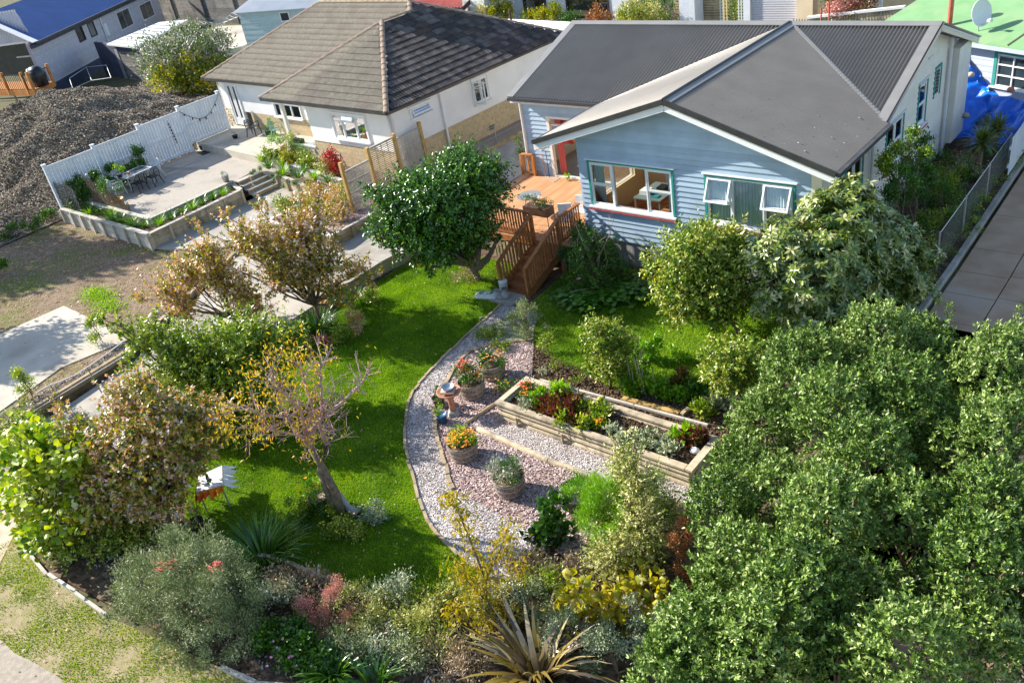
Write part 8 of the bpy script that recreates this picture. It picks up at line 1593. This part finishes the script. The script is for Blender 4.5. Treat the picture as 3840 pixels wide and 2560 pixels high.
for (x, y, l) in ((1200, 1330, 'dry straw coloured growth left of the daisies'), (1260, 1370, 'bushy mixed growth below the daisies'), (1330, 1350, 'tangled brown stems below the conifer')):
    c = VP(x, y, 0); plant('perennial', l, 'plant', c, [(c[0], c[1], .3, .42), (c[0] + .3, c[1] + .15, .3, .36)], 'leaf_dry' if 'brown' in l or 'straw' in l else 'leaf_apple', 2100, (.05, .09), .35, .012, .3, 40, px_=False, clump_r=.1)
b = VP(1570, 1350, 0); t = plant('sedum', 'russet brown dried flower heads beside the hedge', 'plant', b, VB([(1560, 1230, 0, .2), (1545, 1260, 0, .22), (1570, 1290, 0, .22), (1560, 1330, 0, .22), (1580, 1350, -.1, .15), (1575, 1210, .1, .15)]), 'leaf_brown', 4800, (.025, .05), .6, .012, .3, 30, clump_r=.05, shell=.7)
# ---- right hand part of the garden
b = VP(1205, 775, 0); plant('rounded_shrub', 'rounded fine leaved green shrub at the foot of the steps', 'shrub', b, VB([(1205, 720, 0, .38), (1185, 745, 0, .33), (1228, 740, 0, .34), (1205, 765, 0, .3)]), 'leaf_grey', 7000, (.03, .06), .3, .02, .3, 30, clump_r=.06, shell=.75, up=.6)
b = VP(1260, 810, 0); plant('standard_tree', 'tiny standard tree with drooping leaves in the soil bed', 'tree', b, VB([(1260, 780, 0, .16), (1250, 787, 0, .12)]), 'leaf_apple', 420, (.06, .1), .25, .014, .5, 6, clump_r=.06, droop=.6)
b = VP(1375, 670, 0); rs = plant('rose_bush', 'leggy rose bush with pale bare stems against the blue wall', 'rose', b, VB([(1350, 560, .2, .45), (1340, 700, -.3, .35), (1330, 600, 0, .45), (1400, 580, .3, .45), (1370, 640, -.1, .45), (1430, 620, .3, .4), (1320, 650, -.1, .35), (1400, 670, -.1, .4)]), 'leaf_green', 0, (.05, .085), .55, .03, .3, 40, tw=(900, 13), up=.4, tubes=.4)
mb = MB()
for pts in (((1375, 690, -.2), (1370, 640, -.3), (1378, 580, -.3), (1360, 520, -.2)), ((1375, 640, -.3), (1340, 560, -.3), (1320, 510, -.3)), ((1370, 600, -.3), (1400, 540, -.2), (1410, 500, -.1)), ((1370, 660, -.3), (1310, 670, -.4), (1290, 690, -.4)), ((1375, 680, -.3), (1395, 600, -.2), (1380, 545, -.2))):
    br(mb, pts, .016, .006)
    for _ in range(7): s = SB(pts[-1][0] * q_ + rng.normal() * 40, pts[-1][1] * q_ + abs(rng.normal()) * 60, b, -.3); mb.tube([s, s + rng.normal(size=3) * [.15, .15, .1] + [0, 0, .15]], [.006, .003], 4)
mb.build('stem', 'bark_pink', rs); c = SB(1328 * q_, 643 * q_, b, -.5); t = thing('rose_flower', 'single bright pink rose on the leggy rose bush', 'flower', c); flowers(t, 'petal_pink', [c, c + [0, 0, .02], c + [.02, .02, .03]], .06, 9, 'petals')
b = VP(1450, 640, .1); plant('dark_shrub', 'dark glossy shrub at the left end of the blue wall', 'shrub', b, VB([(1340, 545, .9, .4), (1370, 575, .8, .4), (1310, 590, .5, .35)]), 'leaf_green', 5000, (.05, .08), .5, .02, .3, 30, clump_r=.09, tlo=0, thi=.6)
for (x, y, n, l) in ((1330, 700, 300, 'large round nasturtium leaves in the shade by the steps'), (1400, 690, 320, 'large round green leaves in the shade in the middle'), (1450, 680, 240, 'broad leaved plants near the lemon bush')):
    c = VP(x, y, 0); az = rng.uniform(0, 6.28, n); ps = np.stack([c[0] + rng.normal(size=n) * .4, c[1] + rng.normal(size=n) * .25, rng.uniform(.08, .4, n)], 1); t = thing('broad_leaf_plant', l, 'plant', c); d = np.stack([np.cos(az), np.sin(az), np.full(n, -.05)], 1)
    leaf_mesh('leaves', 'leaf_green', t, ps, d, np.tile([0, 0, 1.0], (n, 1)) + rng.normal(size=(n, 3)) * .2, rng.uniform(.12, .24, n), rng.uniform(.14, .24, n), rng.uniform(.2, .9, n), .05, shape=True)
b = VP(1700, 770, 0); lm = plant('lemon_tree', 'yellow green lemon tree in front of the blue wall', 'tree', b, VB([(1560, 600, .1, .75), (1620, 570, .2, .7), (1680, 620, .1, .7), (1540, 670, -.1, .6), (1620, 680, -.1, .75), (1700, 690, 0, .6), (1560, 730, -.3, .4), (1650, 740, -.3, .4), (1500, 620, .2, .35), (1690, 550, .4, .4)]), 'leaf_lemon', 0, (.075, .125), .45, .07, .3, 60, 'bark_trunk', tw=(2500, 14), up=.3, tubes=.15)
fm = MB()
for x in root_bl[lm.name]:
    for _ in range(4): fm.lathe(np.array(x[:3]) + unit(rng.normal(size=3)) * x[3] * .95, [(.02, 0), (.035, .02), (.035, .05), (.01, .075)], 8)
tag(fm.build('fruit', 'lemon', lm, True), kind='stuff')
b = VP(1900, 770, .0); rh = thing('rhododendron', 'large rhododendron with whorls of pale backed leaves by the front corner', 'tree', b)
bl = pblobs(b, VB([(1900, 560, .3, 1.0), (1800, 560, .1, .7), (1960, 500, .6, .8), (2040, 560, .5, .8), (1850, 640, -.2, .9), (1960, 640, 0, .9), (2060, 640, .2, .75), (1760, 600, 0, .55), (1900, 710, -.5, .65), (1790, 700, -.3, .55), (2020, 700, -.2, .55), (2110, 600, .4, .5), (1960, 440, .8, .45), (1930, 470, .7, .5), (1730, 560, .2, .35), (2120, 670, .3, .4), (1850, 740, -.5, .6), (1760, 680, -.3, .55), (1960, 750, -.4, .6), (2060, 720, -.2, .5), (1880, 480, .4, .5)]), .5)
K = 5200; c_, o_, _, _, _ = cloud(bl, K, .08, .75, 60, -.45); m = 9; az = rng.uniform(0, 6.28, K)
ps = np.repeat(c_, m, 0); oo = np.repeat(unit(o_ + np.array([0, 0, .55])), m, 0); t1 = unit(np.cross(oo, np.array([.3, .5, .8]))); t2 = np.cross(oo, t1); an = np.tile(np.arange(m) * 2 * math.pi / m, K) + np.repeat(az, m) + rng.normal(size=K * m) * .2
dv = t1 * np.cos(an)[:, None] + t2 * np.sin(an)[:, None] + oo * rng.uniform(-.25, .6, (K * m, 1)); Ls = rng.uniform(.13, .22, K * m)
leaf_mesh('crown', 'leaf_rhodo', rh, ps, dv, oo + dv * .2 + rng.normal(size=dv.shape) * .15, Ls, Ls * .34, np.clip(rng.beta(2, 2, K * m) + np.repeat(rng.uniform(-.2, .2, K), m), 0, 1), .12, .25)
mb = MB(); limbs(mb, b, b + [0, 0, .5], [np.array(x[:3]) for x in bl], .09, c_[rng.integers(0, K, 90)], .01); mb.build('trunk', 'bark_trunk', rh, True)
b = VP(1400, 890, 0); plant('bay_bush', 'leafy green bush in the middle of the vegetable patch', 'bush', b, VB([(1380, 770, .1, .42), (1420, 790, .1, .42), (1360, 800, 0, .35), (1400, 840, -.1, .42), (1450, 810, .1, .32), (1370, 850, -.1, .3), (1350, 760, .2, .22), (1430, 860, -.1, .3)]), 'leaf_lemon', 0, (.07, .115), .38, .04, .3, 30, tw=(700, 14), up=.5, tubes=.2)
b = VP(1700, 930, 0); plant('citrus_bush', 'young citrus bush above the hedge and right of the vegetable patch', 'bush', b, VB([(1680, 840, .0, .5), (1640, 860, 0, .42), (1720, 820, .1, .5), (1750, 860, 0, .45), (1690, 890, -.1, .4), (1630, 820, .1, .3), (1650, 790, .2, .25)]), 'leaf_lemon', 0, (.07, .11), .42, .04, .3, 30, tw=(850, 14), up=.4, tubes=.2)
b = VP(1530, 830, 0); plant('climbing_beans', 'leafy green growth behind the bamboo canes', 'plant', b, VB([(1480, 830, 0, .35), (1520, 850, 0, .35), (1560, 830, 0, .35), (1600, 860, 0, .3), (1440, 880, -.2, .25), (1490, 790, .2, .25)]), 'leaf_bright', 3000, (.06, .11), .75, .012, .3, 20, clump_r=.09, thi=.7)
for i, (x, y, m, l) in enumerate(((1445, 905, 'leaf_bright', 'frilly lime lettuce at the left of the canes'), (1470, 885, 'leaf_bright', 'frilly lime lettuce behind the leftmost cane'), (1515, 910, 'leaf_bright', 'frilly lime lettuce below the middle canes'), (1550, 925, 'leaf_bright', 'frilly lime lettuce at the right of the canes'), (1490, 905, 'leaf_bright', 'frilly lime lettuce between the canes'), (1570, 890, 'leaf_beet', 'dark leaved vegetable right of the canes'), (1600, 920, 'leaf_green', 'dark green vegetable near the wooden offcut'), (1650, 940, 'leaf_silver', 'broad grey green artichoke by the hedge'), (1690, 955, 'leaf_silver', 'grey green artichoke leaves at the hedge edge'), (1610, 960, 'leaf_apple', 'low green plant at the end of the beam'))):
    c = VP(x, y, 0); plant('vegetable_plant', l, 'vegetable', c, [(c[0], c[1], .16, .22)], m, 420, (.08, .15), .5, 0, px_=False, clump_r=.08, up=.7)
for i, (x, y) in enumerate(((1245, 860), (1275, 850), (1300, 900), (1330, 880), (1220, 890), (1160, 890), (1175, 910))):
    c = VP(x, y, 0); plant('seedling', 'small green seedling in the open soil', 'plant', c, [(c[0], c[1], .1, .12)], 'leaf_apple' if i % 2 else 'leaf_silver', 120, (.05, .09), .4, 0, px_=False, clump_r=.05, up=.9, group='seedlings in the open soil')
c = VP(1160, 885, .3); t = thing('marigolds', 'loose orange marigolds at the left corner of the vegetable bed', 'flowers', c); foliage('foliage', 'leaf_green', t, [(c[0], c[1], .2, .2), (c[0] + .25, c[1] + .2, .2, .2)], 700, (.04, .07), .4, clump_r=.07); flowers(t, 'petal_orange', [c + rng.normal(size=3) * [.25, .25, .06] for _ in range(22)], .032)
for i, (x, y, l) in enumerate(((1105, 775, 'low weedy plants beside the shell path by the ring stake'), (1150, 800, 'yellow green low plants behind the far barrel'), (1130, 770, 'small leafy plant near the top of the path'))):
    c = VP(x, y, 0); plant('low_plant', l, 'plant', c, [(c[0], c[1], .1, .22, .6), (c[0] + .2, c[1], .1, .2, .6)], 'leaf_apple', 600, (.04, .08), .4, 0, px_=False, clump_r=.06)
for i, (x, y, l) in enumerate(((1430, 640, 'yellowing plants under the rose by the wall'), (1060, 640, 'leaf strewn ground plants under the citrus tree'), (1150, 640, 'low plants between the citrus trunk and steps'))):
    c = VP(x, y, 0); plant('low_plant', l, 'plant', c, [(c[0], c[1], .1, .4, .4), (c[0] + .4, c[1], .1, .35, .4)], 'leaf_dry' if i == 1 else 'leaf_lemon', 900, (.04, .08), .4, 0, px_=False, clump_r=.09)
tag(MB().lathe(VP(1475, 595, .0), [(.5, 0), (.5, .12), (.45, .14)], 8, (1.2, .6)).build('stone_slab', 'concrete'), 'grey concrete slab lying under the blue wall', 'slab')
shoots(lm, root_bl[lm.name], 'leaf_lemon', 160, (.2, .5), (.07, .11), per=14); shoots(bpy.data.objects['bay_bush'], root_bl['bay_bush'], 'leaf_lemon', 70, (.15, .4), (.06, .1), per=14); shoots(bpy.data.objects['citrus_tree'], root_bl['citrus_tree'], 'leaf_citrus', 180, (.15, .4), (.07, .12), per=16)
# the big hedge
hb = [(1850, 880, 2.3, .95), (2010, 830, 2.4, .95), (2120, 790, 2.3, .75), (1760, 960, 2.1, .75), (1920, 990, 2.6, .85), (2060, 960, 2.7, .9), (2290, 870, 2.6, .9), (2370, 820, 2.5, .7), (1700, 1060, 2.0, .65), (1790, 1130, 2.2, .8), (1990, 1100, 2.8, .7), (2200, 1020, 2.7, .65), (2300, 1040, 2.9, .8), (1660, 1180, 2.0, .65), (1900, 1230, 2.6, .8), (2090, 1190, 2.9, .6), (2270, 1200, 2.9, .8), (1700, 1300, 2.1, .75), (1830, 1380, 2.5, .8), (1640, 1400, 1.9, .65), (2000, 1360, 2.6, .55), (2230, 1330, 2.8, .6), (1600, 1500, 1.8, .7), (1760, 1500, 2.3, .75), (1930, 1480, 2.5, .7), (2080, 1540, 2.6, .7), (1540, 1580, 1.6, .6), (2330, 1240, 2.9, .6), (2230, 1500, 2.0, .6), (2360, 1420, 2.0, .6), (2150, 880, 2.1, .7), (1660, 1540, 2.1, .6), (2180, 1420, 1.7, .7)]
hr_ = VP(1950, 1500, 0); hd = thing('hedge', 'huge dense grey green hedge filling the lower right corner', 'hedge', hr_); hbl = []
for x, y, z, r in hb: p = S(x * q_, y * q_, z - .15); hbl.append((p[0], p[1], p[2] + .35 * math.sin(x * .05 + y * .031), r * .86))
hb2 = [(x, y, z, r, 1.2) for x, y, z, r in hbl]
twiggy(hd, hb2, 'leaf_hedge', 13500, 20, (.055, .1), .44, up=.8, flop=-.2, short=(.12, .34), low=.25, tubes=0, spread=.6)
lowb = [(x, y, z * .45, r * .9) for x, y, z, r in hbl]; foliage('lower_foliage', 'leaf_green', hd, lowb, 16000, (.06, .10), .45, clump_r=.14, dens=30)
mb = MB()
for i, (x, y, z, r) in enumerate(hbl):
    mb.tube(bez((x + rng.normal() * .2, y + rng.normal() * .2, -.05), (x, y, z), rng.normal(size=3) * .2, 5, .03), [.06, .055, .05, .04, .03, .02], 6)
    for _ in range(5): e = np.array([x, y, z]) + unit(rng.normal(size=3)) * r * .85; mb.tube(bez((x, y, z * .6), e, rng.normal(size=3) * .1, 3, .02), [.025, .02, .012, .006], 5)
mb.build('trunk', 'bark_trunk', hd, True); shoots(hd, hbl, 'leaf_hedge', 200, (.15, .45), (.06, .1), .42, 26, up=1.3)
for x, y, z in ((1995 + 0, 700, 2.2), (2175, 690, 2.2), (2318, 730, 2.6), (2330, 690, 2.6)):
    p = S(x * q_, (y + 35) * q_, z)
sp_pts = [S(3560, 1180, 2.9), S(3795, 1230, 3.1), S(3830, 1190, 3.3)]
for k, p in enumerate(sp_pts): foliage('shoot', 'leaf_hedge', hd, [(p[0], p[1], p[2], .10), (p[0], p[1], p[2] + .18, .07), (p[0], p[1], p[2] - .2, .12)], 130, (.04, .07), .4, clump_r=.03, up=1.2)
# side garden on the right
for k in range(16):
    c = (rng.uniform(-8.0, -6.3), 21.5 + k * .62, .05 + max(0, .05 * (21.5 + k * .62 - 24))); plant('ground_plant', 'low green plant in the shaded strip beside the cream wall', 'plant', c, [(c[0], c[1], c[2] + .25, .4), (c[0] + .3, c[1] + .3, c[2] + .2, .35)], ('leaf_green', 'leaf_apple', 'leaf_strap')[k % 3], 1100, (.05, .1), .4, 0, px_=False, clump_r=.1, group='low plants in the shaded strip')
for (x, y, m, r, n, L, l, name) in ((2090, 350, 'leaf_apple', .55, 2600, (.06, .11), 'green climber below the right hand windows', 'climbing_shrub'), (2060, 420, 'leaf_green', .6, 3000, (.06, .10), 'dark green bush below the right hand windows', 'green_shrub'), (2110, 400, 'leaf_green', .5, 2200, (.05, .09), 'leafy bush beside the right hand downpipe', 'green_shrub'),
        (2200, 410, 'leaf_grey', .7, 4200, (.04, .07), 'bush speckled with small red flowers by the yucca', 'red_flowering_shrub'), (2270, 400, 'leaf_grey', .55, 3200, (.04, .07), 'second red flowered bush beside the mesh fence', 'red_flowering_shrub'), (2150, 480, 'leaf_green', .6, 2800, (.04, .08), 'dark green growth between the wall and the mesh fence', 'green_shrub'), (2180, 530, 'leaf_apple', .5, 2300, (.04, .08), 'mid green growth at the near end of the mesh fence', 'green_shrub'), (2250, 460, 'leaf_lemon', .35, 1600, (.04, .09), 'yellow green fennel like plant at the mesh fence', 'fennel'), (2120, 340, 'leaf_green', .35, 1200, (.06, .1), 'tall leafy stem against the cream wall', 'hollyhock')):
    c = SX(x * q_, y * q_, -7.1); g = max(0, .05 * (c[1] - 24)); t = plant(name, l, 'shrub', (c[0], c[1], g), [(c[0], c[1], max(c[2], g + r * .7), r), (c[0] - .2, c[1] - .4, max(c[2] - .4, g + .3), r * .75)], m, n, L, .5, .02, .3, 40, px_=False, clump_r=.1, shell=.5)
    if 'red flower' in l: flowers(t, 'petal_coral', [np.array([c[0], c[1], max(c[2], g + r * .7)]) + unit(rng.normal(size=3)) * r * rng.uniform(.8, 1.05) for _ in range(70)], .03)
for k, (x, y, h) in enumerate(((2290, 300, 1.3), (2340, 320, 1.1), (2255, 330, .9))):
    c = SX(x * q_, y * q_, -6.6); g = .3; t = thing('yucca', ['tallest spiky yucca head by the blue tarpaulin', 'spiky yucca head at the picket fence', 'lower spiky yucca head on the left of the clump'][k], 'yucca', (c[0], c[1], g)); MB().tube([(c[0], c[1], g - .1), (c[0], c[1], c[2])], [.09, .07], 8).build('trunk', 'bark_trunk', t, True)
    n = 150; az = rng.uniform(0, 6.28, n); blades('leaf_blades', 'leaf_yucca', t, np.tile([c[0], c[1], c[2]], (n, 1)), az, rng.uniform(.5, .8, n), np.full(n, .055), rng.uniform(-25, 88, n), rng.uniform(10, 50, n), seg=3)
kerb_x = -6.0
for k in range(9):
    y = 17.0 + k * 1.7; c = (-6.0 + rng.normal() * .08, y, rz(y)); plant('kerb_weed', 'low weeds growing along the right driveway kerb', 'weed', c, [(c[0], c[1], c[2] + .18, .3), (c[0] + .05, c[1] + .7, c[2] + .15, .28)], 'leaf_apple', 900, (.03, .06), .5, 0, px_=False, clump_r=.08, group='weeds along the driveway kerb')
# top left tree, yard shrubs
b = VP(430, 222, .8); plant('flowering_tree', 'rounded tree with lilac grey bloom above and yellow green leaves below', 'tree', b, VB([(430, 140, .3, 1.5), (370, 150, .2, 1.3), (480, 150, .5, 1.4), (430, 100, 1.0, 1.3), (350, 115, .6, 1.0), (500, 110, 1.0, 1.1)]), 'leaf_lilac', 12000, (.14, .22), .5, .12, .3, 30, 'bark_trunk', clump_r=.25, dens=12, shell=.75)
foliage('lower_foliage', 'leaf_citrus_yellow', bpy.data.objects['flowering_tree'], pblobs(b, VB([(430, 170, -.5, 1.25), (380, 190, -.4, 1.0), (480, 185, -.4, 1.1), (440, 200, -.5, .9), (510, 160, -.3, .8)])), 8500, (.13, .22), .5, clump_r=.28, dens=8, shell=.75)
for i, (x, y, r) in enumerate(((25, 540, .4), (80, 520, .38), (113, 497, .3), (0, 620, .35))):
    c = VP(x, y + 12, .33); plant('young_shrub', ['small green shrub nearest the street in the yard row', 'small green shrub in the middle of the yard row', 'small green shrub nearest the white fence', 'small shrub cut off at the left edge of the yard'][i], 'shrub', c, [(c[0], c[1], .33 + r * .8, r)], 'leaf_green', 900, (.06, .11), .4, .02, .3, 20, px_=False, clump_r=.08, up=.8, group='young shrubs in the yard')
for (x, y, r, l) in ((80, 905, .38, 'small camellia with white flowers in the mulch strip'), (235, 770, .34, 'small leafy shrub with white flowers by the parking slab')):
    c = VP(x, y + 15, .36); t = plant('camellia', l, 'shrub', c, [(c[0], c[1], .36 + r, r), (c[0], c[1], .36 + r * 2.2, r * .5)], 'leaf_apple', 1300, (.05, .08), .5, .015, .3, 20, px_=False, clump_r=.08, up=.6); flowers(t, 'petal_white', [(c[0] + rng.normal() * .2, c[1] + rng.normal() * .2, .8 + rng.normal() * .2) for _ in range(18)], .03)
c = VP(215, 685, .31)
for k, (x, y, n) in enumerate(((225, 680, 900), (245, 705, 500))):
    c = VP(x, y, .31); ps = np.stack([c[0] + rng.normal(size=n) * .5, c[1] + rng.normal(size=n) * .25, np.full(n, .32) + rng.uniform(0, .06, n)], 1); t = tag(leaf_mesh('weed_patch', 'leaf_bright', None, ps, unit(rng.normal(size=(n, 3)) + [0, 0, .8]), rng.normal(size=(n, 3)) + [0, 0, 1], rng.uniform(.05, .1, n), rng.uniform(.03, .06, n), rng.uniform(.4, 1, n)), ['larger patch of bright green weeds in the bare yard', 'smaller patch of bright green weeds by the slab'][k], 'weeds', kind='stuff')
# potted plant by the deck corner, plants at the door
b = S(1968, 585, .9); plant('potted_shrub', 'tall yellow green shrub behind the deck corner', 'shrub', b, [(*SB(1955, 540, b)[:3], .24), (*SB(1965, 570, b)[:3], .2)], 'leaf_apple', 520, (.06, .1), .35, .015, .3, 14, px_=False, clump_r=.09, up=.9)
c = S(2128, 672, ZD + .01); plant('doorway_weed', 'small green plant on the deck at the door sill', 'plant', c, [(c[0], c[1], ZD + .1, .14)], 'leaf_bright', 160, (.05, .08), .4, 0, px_=False, clump_r=.04)
b = S(1935, 440, .95); plant('wall_shrub', 'dark shrub against the tan block wall behind the deck', 'shrub', b, [(*SB(1935, 415, b)[:3], .5), (*SB(1935, 455, b)[:3], .45)], 'leaf_green', 1500, (.06, .1), .5, .02, .3, 14, px_=False, clump_r=.1)
# shrubs along the top
for x, y, Y, r, m, n, l, nm in ((1110, 38, 40.5, .7, 'leaf_citrus_yellow', 2500, 'yellow leaved citrus at the far left of the curtained house', 'citrus_bush'), (1150, 18, 41.0, .8, 'leaf_citrus_yellow', 2800, 'tall yellow leaved citrus before the curtained house', 'citrus_bush'), (1215, 40, 41, .4, 'leaf_citrus_yellow', 900, 'low citrus foliage before the middle window', 'citrus_bush'), (1262, 32, 41, .7, 'leaf_citrus_yellow', 2400, 'red tinged bush before the curtained window', 'citrus_bush'), (1310, 45, 40.5, .4, 'leaf_green', 1000, 'dark low leaves at the white roof edge', 'green_shrub'),
        (1375, 42, 40.5, .55, 'leaf_brown', 1500, 'russet bush before the white wall', 'russet_bush'), (1470, 25, 40.5, 1.0, 'leaf_pale', 3600, 'straw coloured bush at the top beside the pillar', 'pale_bush'), (1450, 45, 39.8, .6, 'leaf_citrus_yellow', 1800, 'yellow flowered bush at the top beside the pillar', 'yellow_bush'), (1525, 8, 42.5, 1.0, 'leaf_green', 2600, 'dark green tree at the top behind the straw bush', 'green_tree'), (1690, 20, 45, .8, 'leaf_apple', 1200, 'green shrub seen between the lattice panels', 'green_shrub'), (1935, 15, 40.6, .55, 'leaf_pinkish', 1600, 'pink flowering bush behind the rear balustrade', 'pink_bush'), (1960, -5, 41.2, 1.1, 'leaf_beet', 2600, 'dark purple tree behind the rear balustrade', 'purple_tree')):
    c = SY(x * q_, y * q_, Y); g = 1.1; plant(nm, l, 'bush' if 'tree' not in nm else 'tree', (c[0], c[1], g), [(c[0], c[1], c[2], r), (c[0] + r * .6, c[1], c[2] - r * .5, r * .7), (c[0] - r * .6, c[1], c[2] - r * .4, r * .7)], m, n, (.09, .15), .5, .04, .3, 20, px_=False, clump_r=.16, dens=12)
# shade trees just outside the left edge
plant('shade_tree', 'broad tree outside the left edge shading the parking slab', 'tree', (-38.5, 4.2, .2), [(-36.2, 5.6, 4.6, 1.2), (-37.3, 4.6, 5.2, 1.3), (-38.5, 4.0, 4.6, 1.5), (-35.4, 6.6, 4.3, .7), (-36.8, 6.9, 4.9, .7), (-38, 6, 5.2, 1.1), (-35.6, 4.6, 3.9, .8)], 'leaf_green', 9000, (.14, .24), .6, .12, .3, 60, px_=False, clump_r=.2, shell=.4)
plant('shade_tree', 'tall tree farther left shading the bare yard', 'tree', (-50, 8, .2), [(-48, 9.5, 8.3, 1.8), (-50, 8.3, 9, 2.2), (-46.5, 10.5, 7.9, 1.3), (-52, 9, 8, 1.8), (-48.5, 7, 7.5, 1.4), (-44.5, 11.2, 6.9, 1.0)], 'leaf_green', 9000, (.2, .34), .6, .16, .4, 60, px_=False, clump_r=.3, shell=.3)
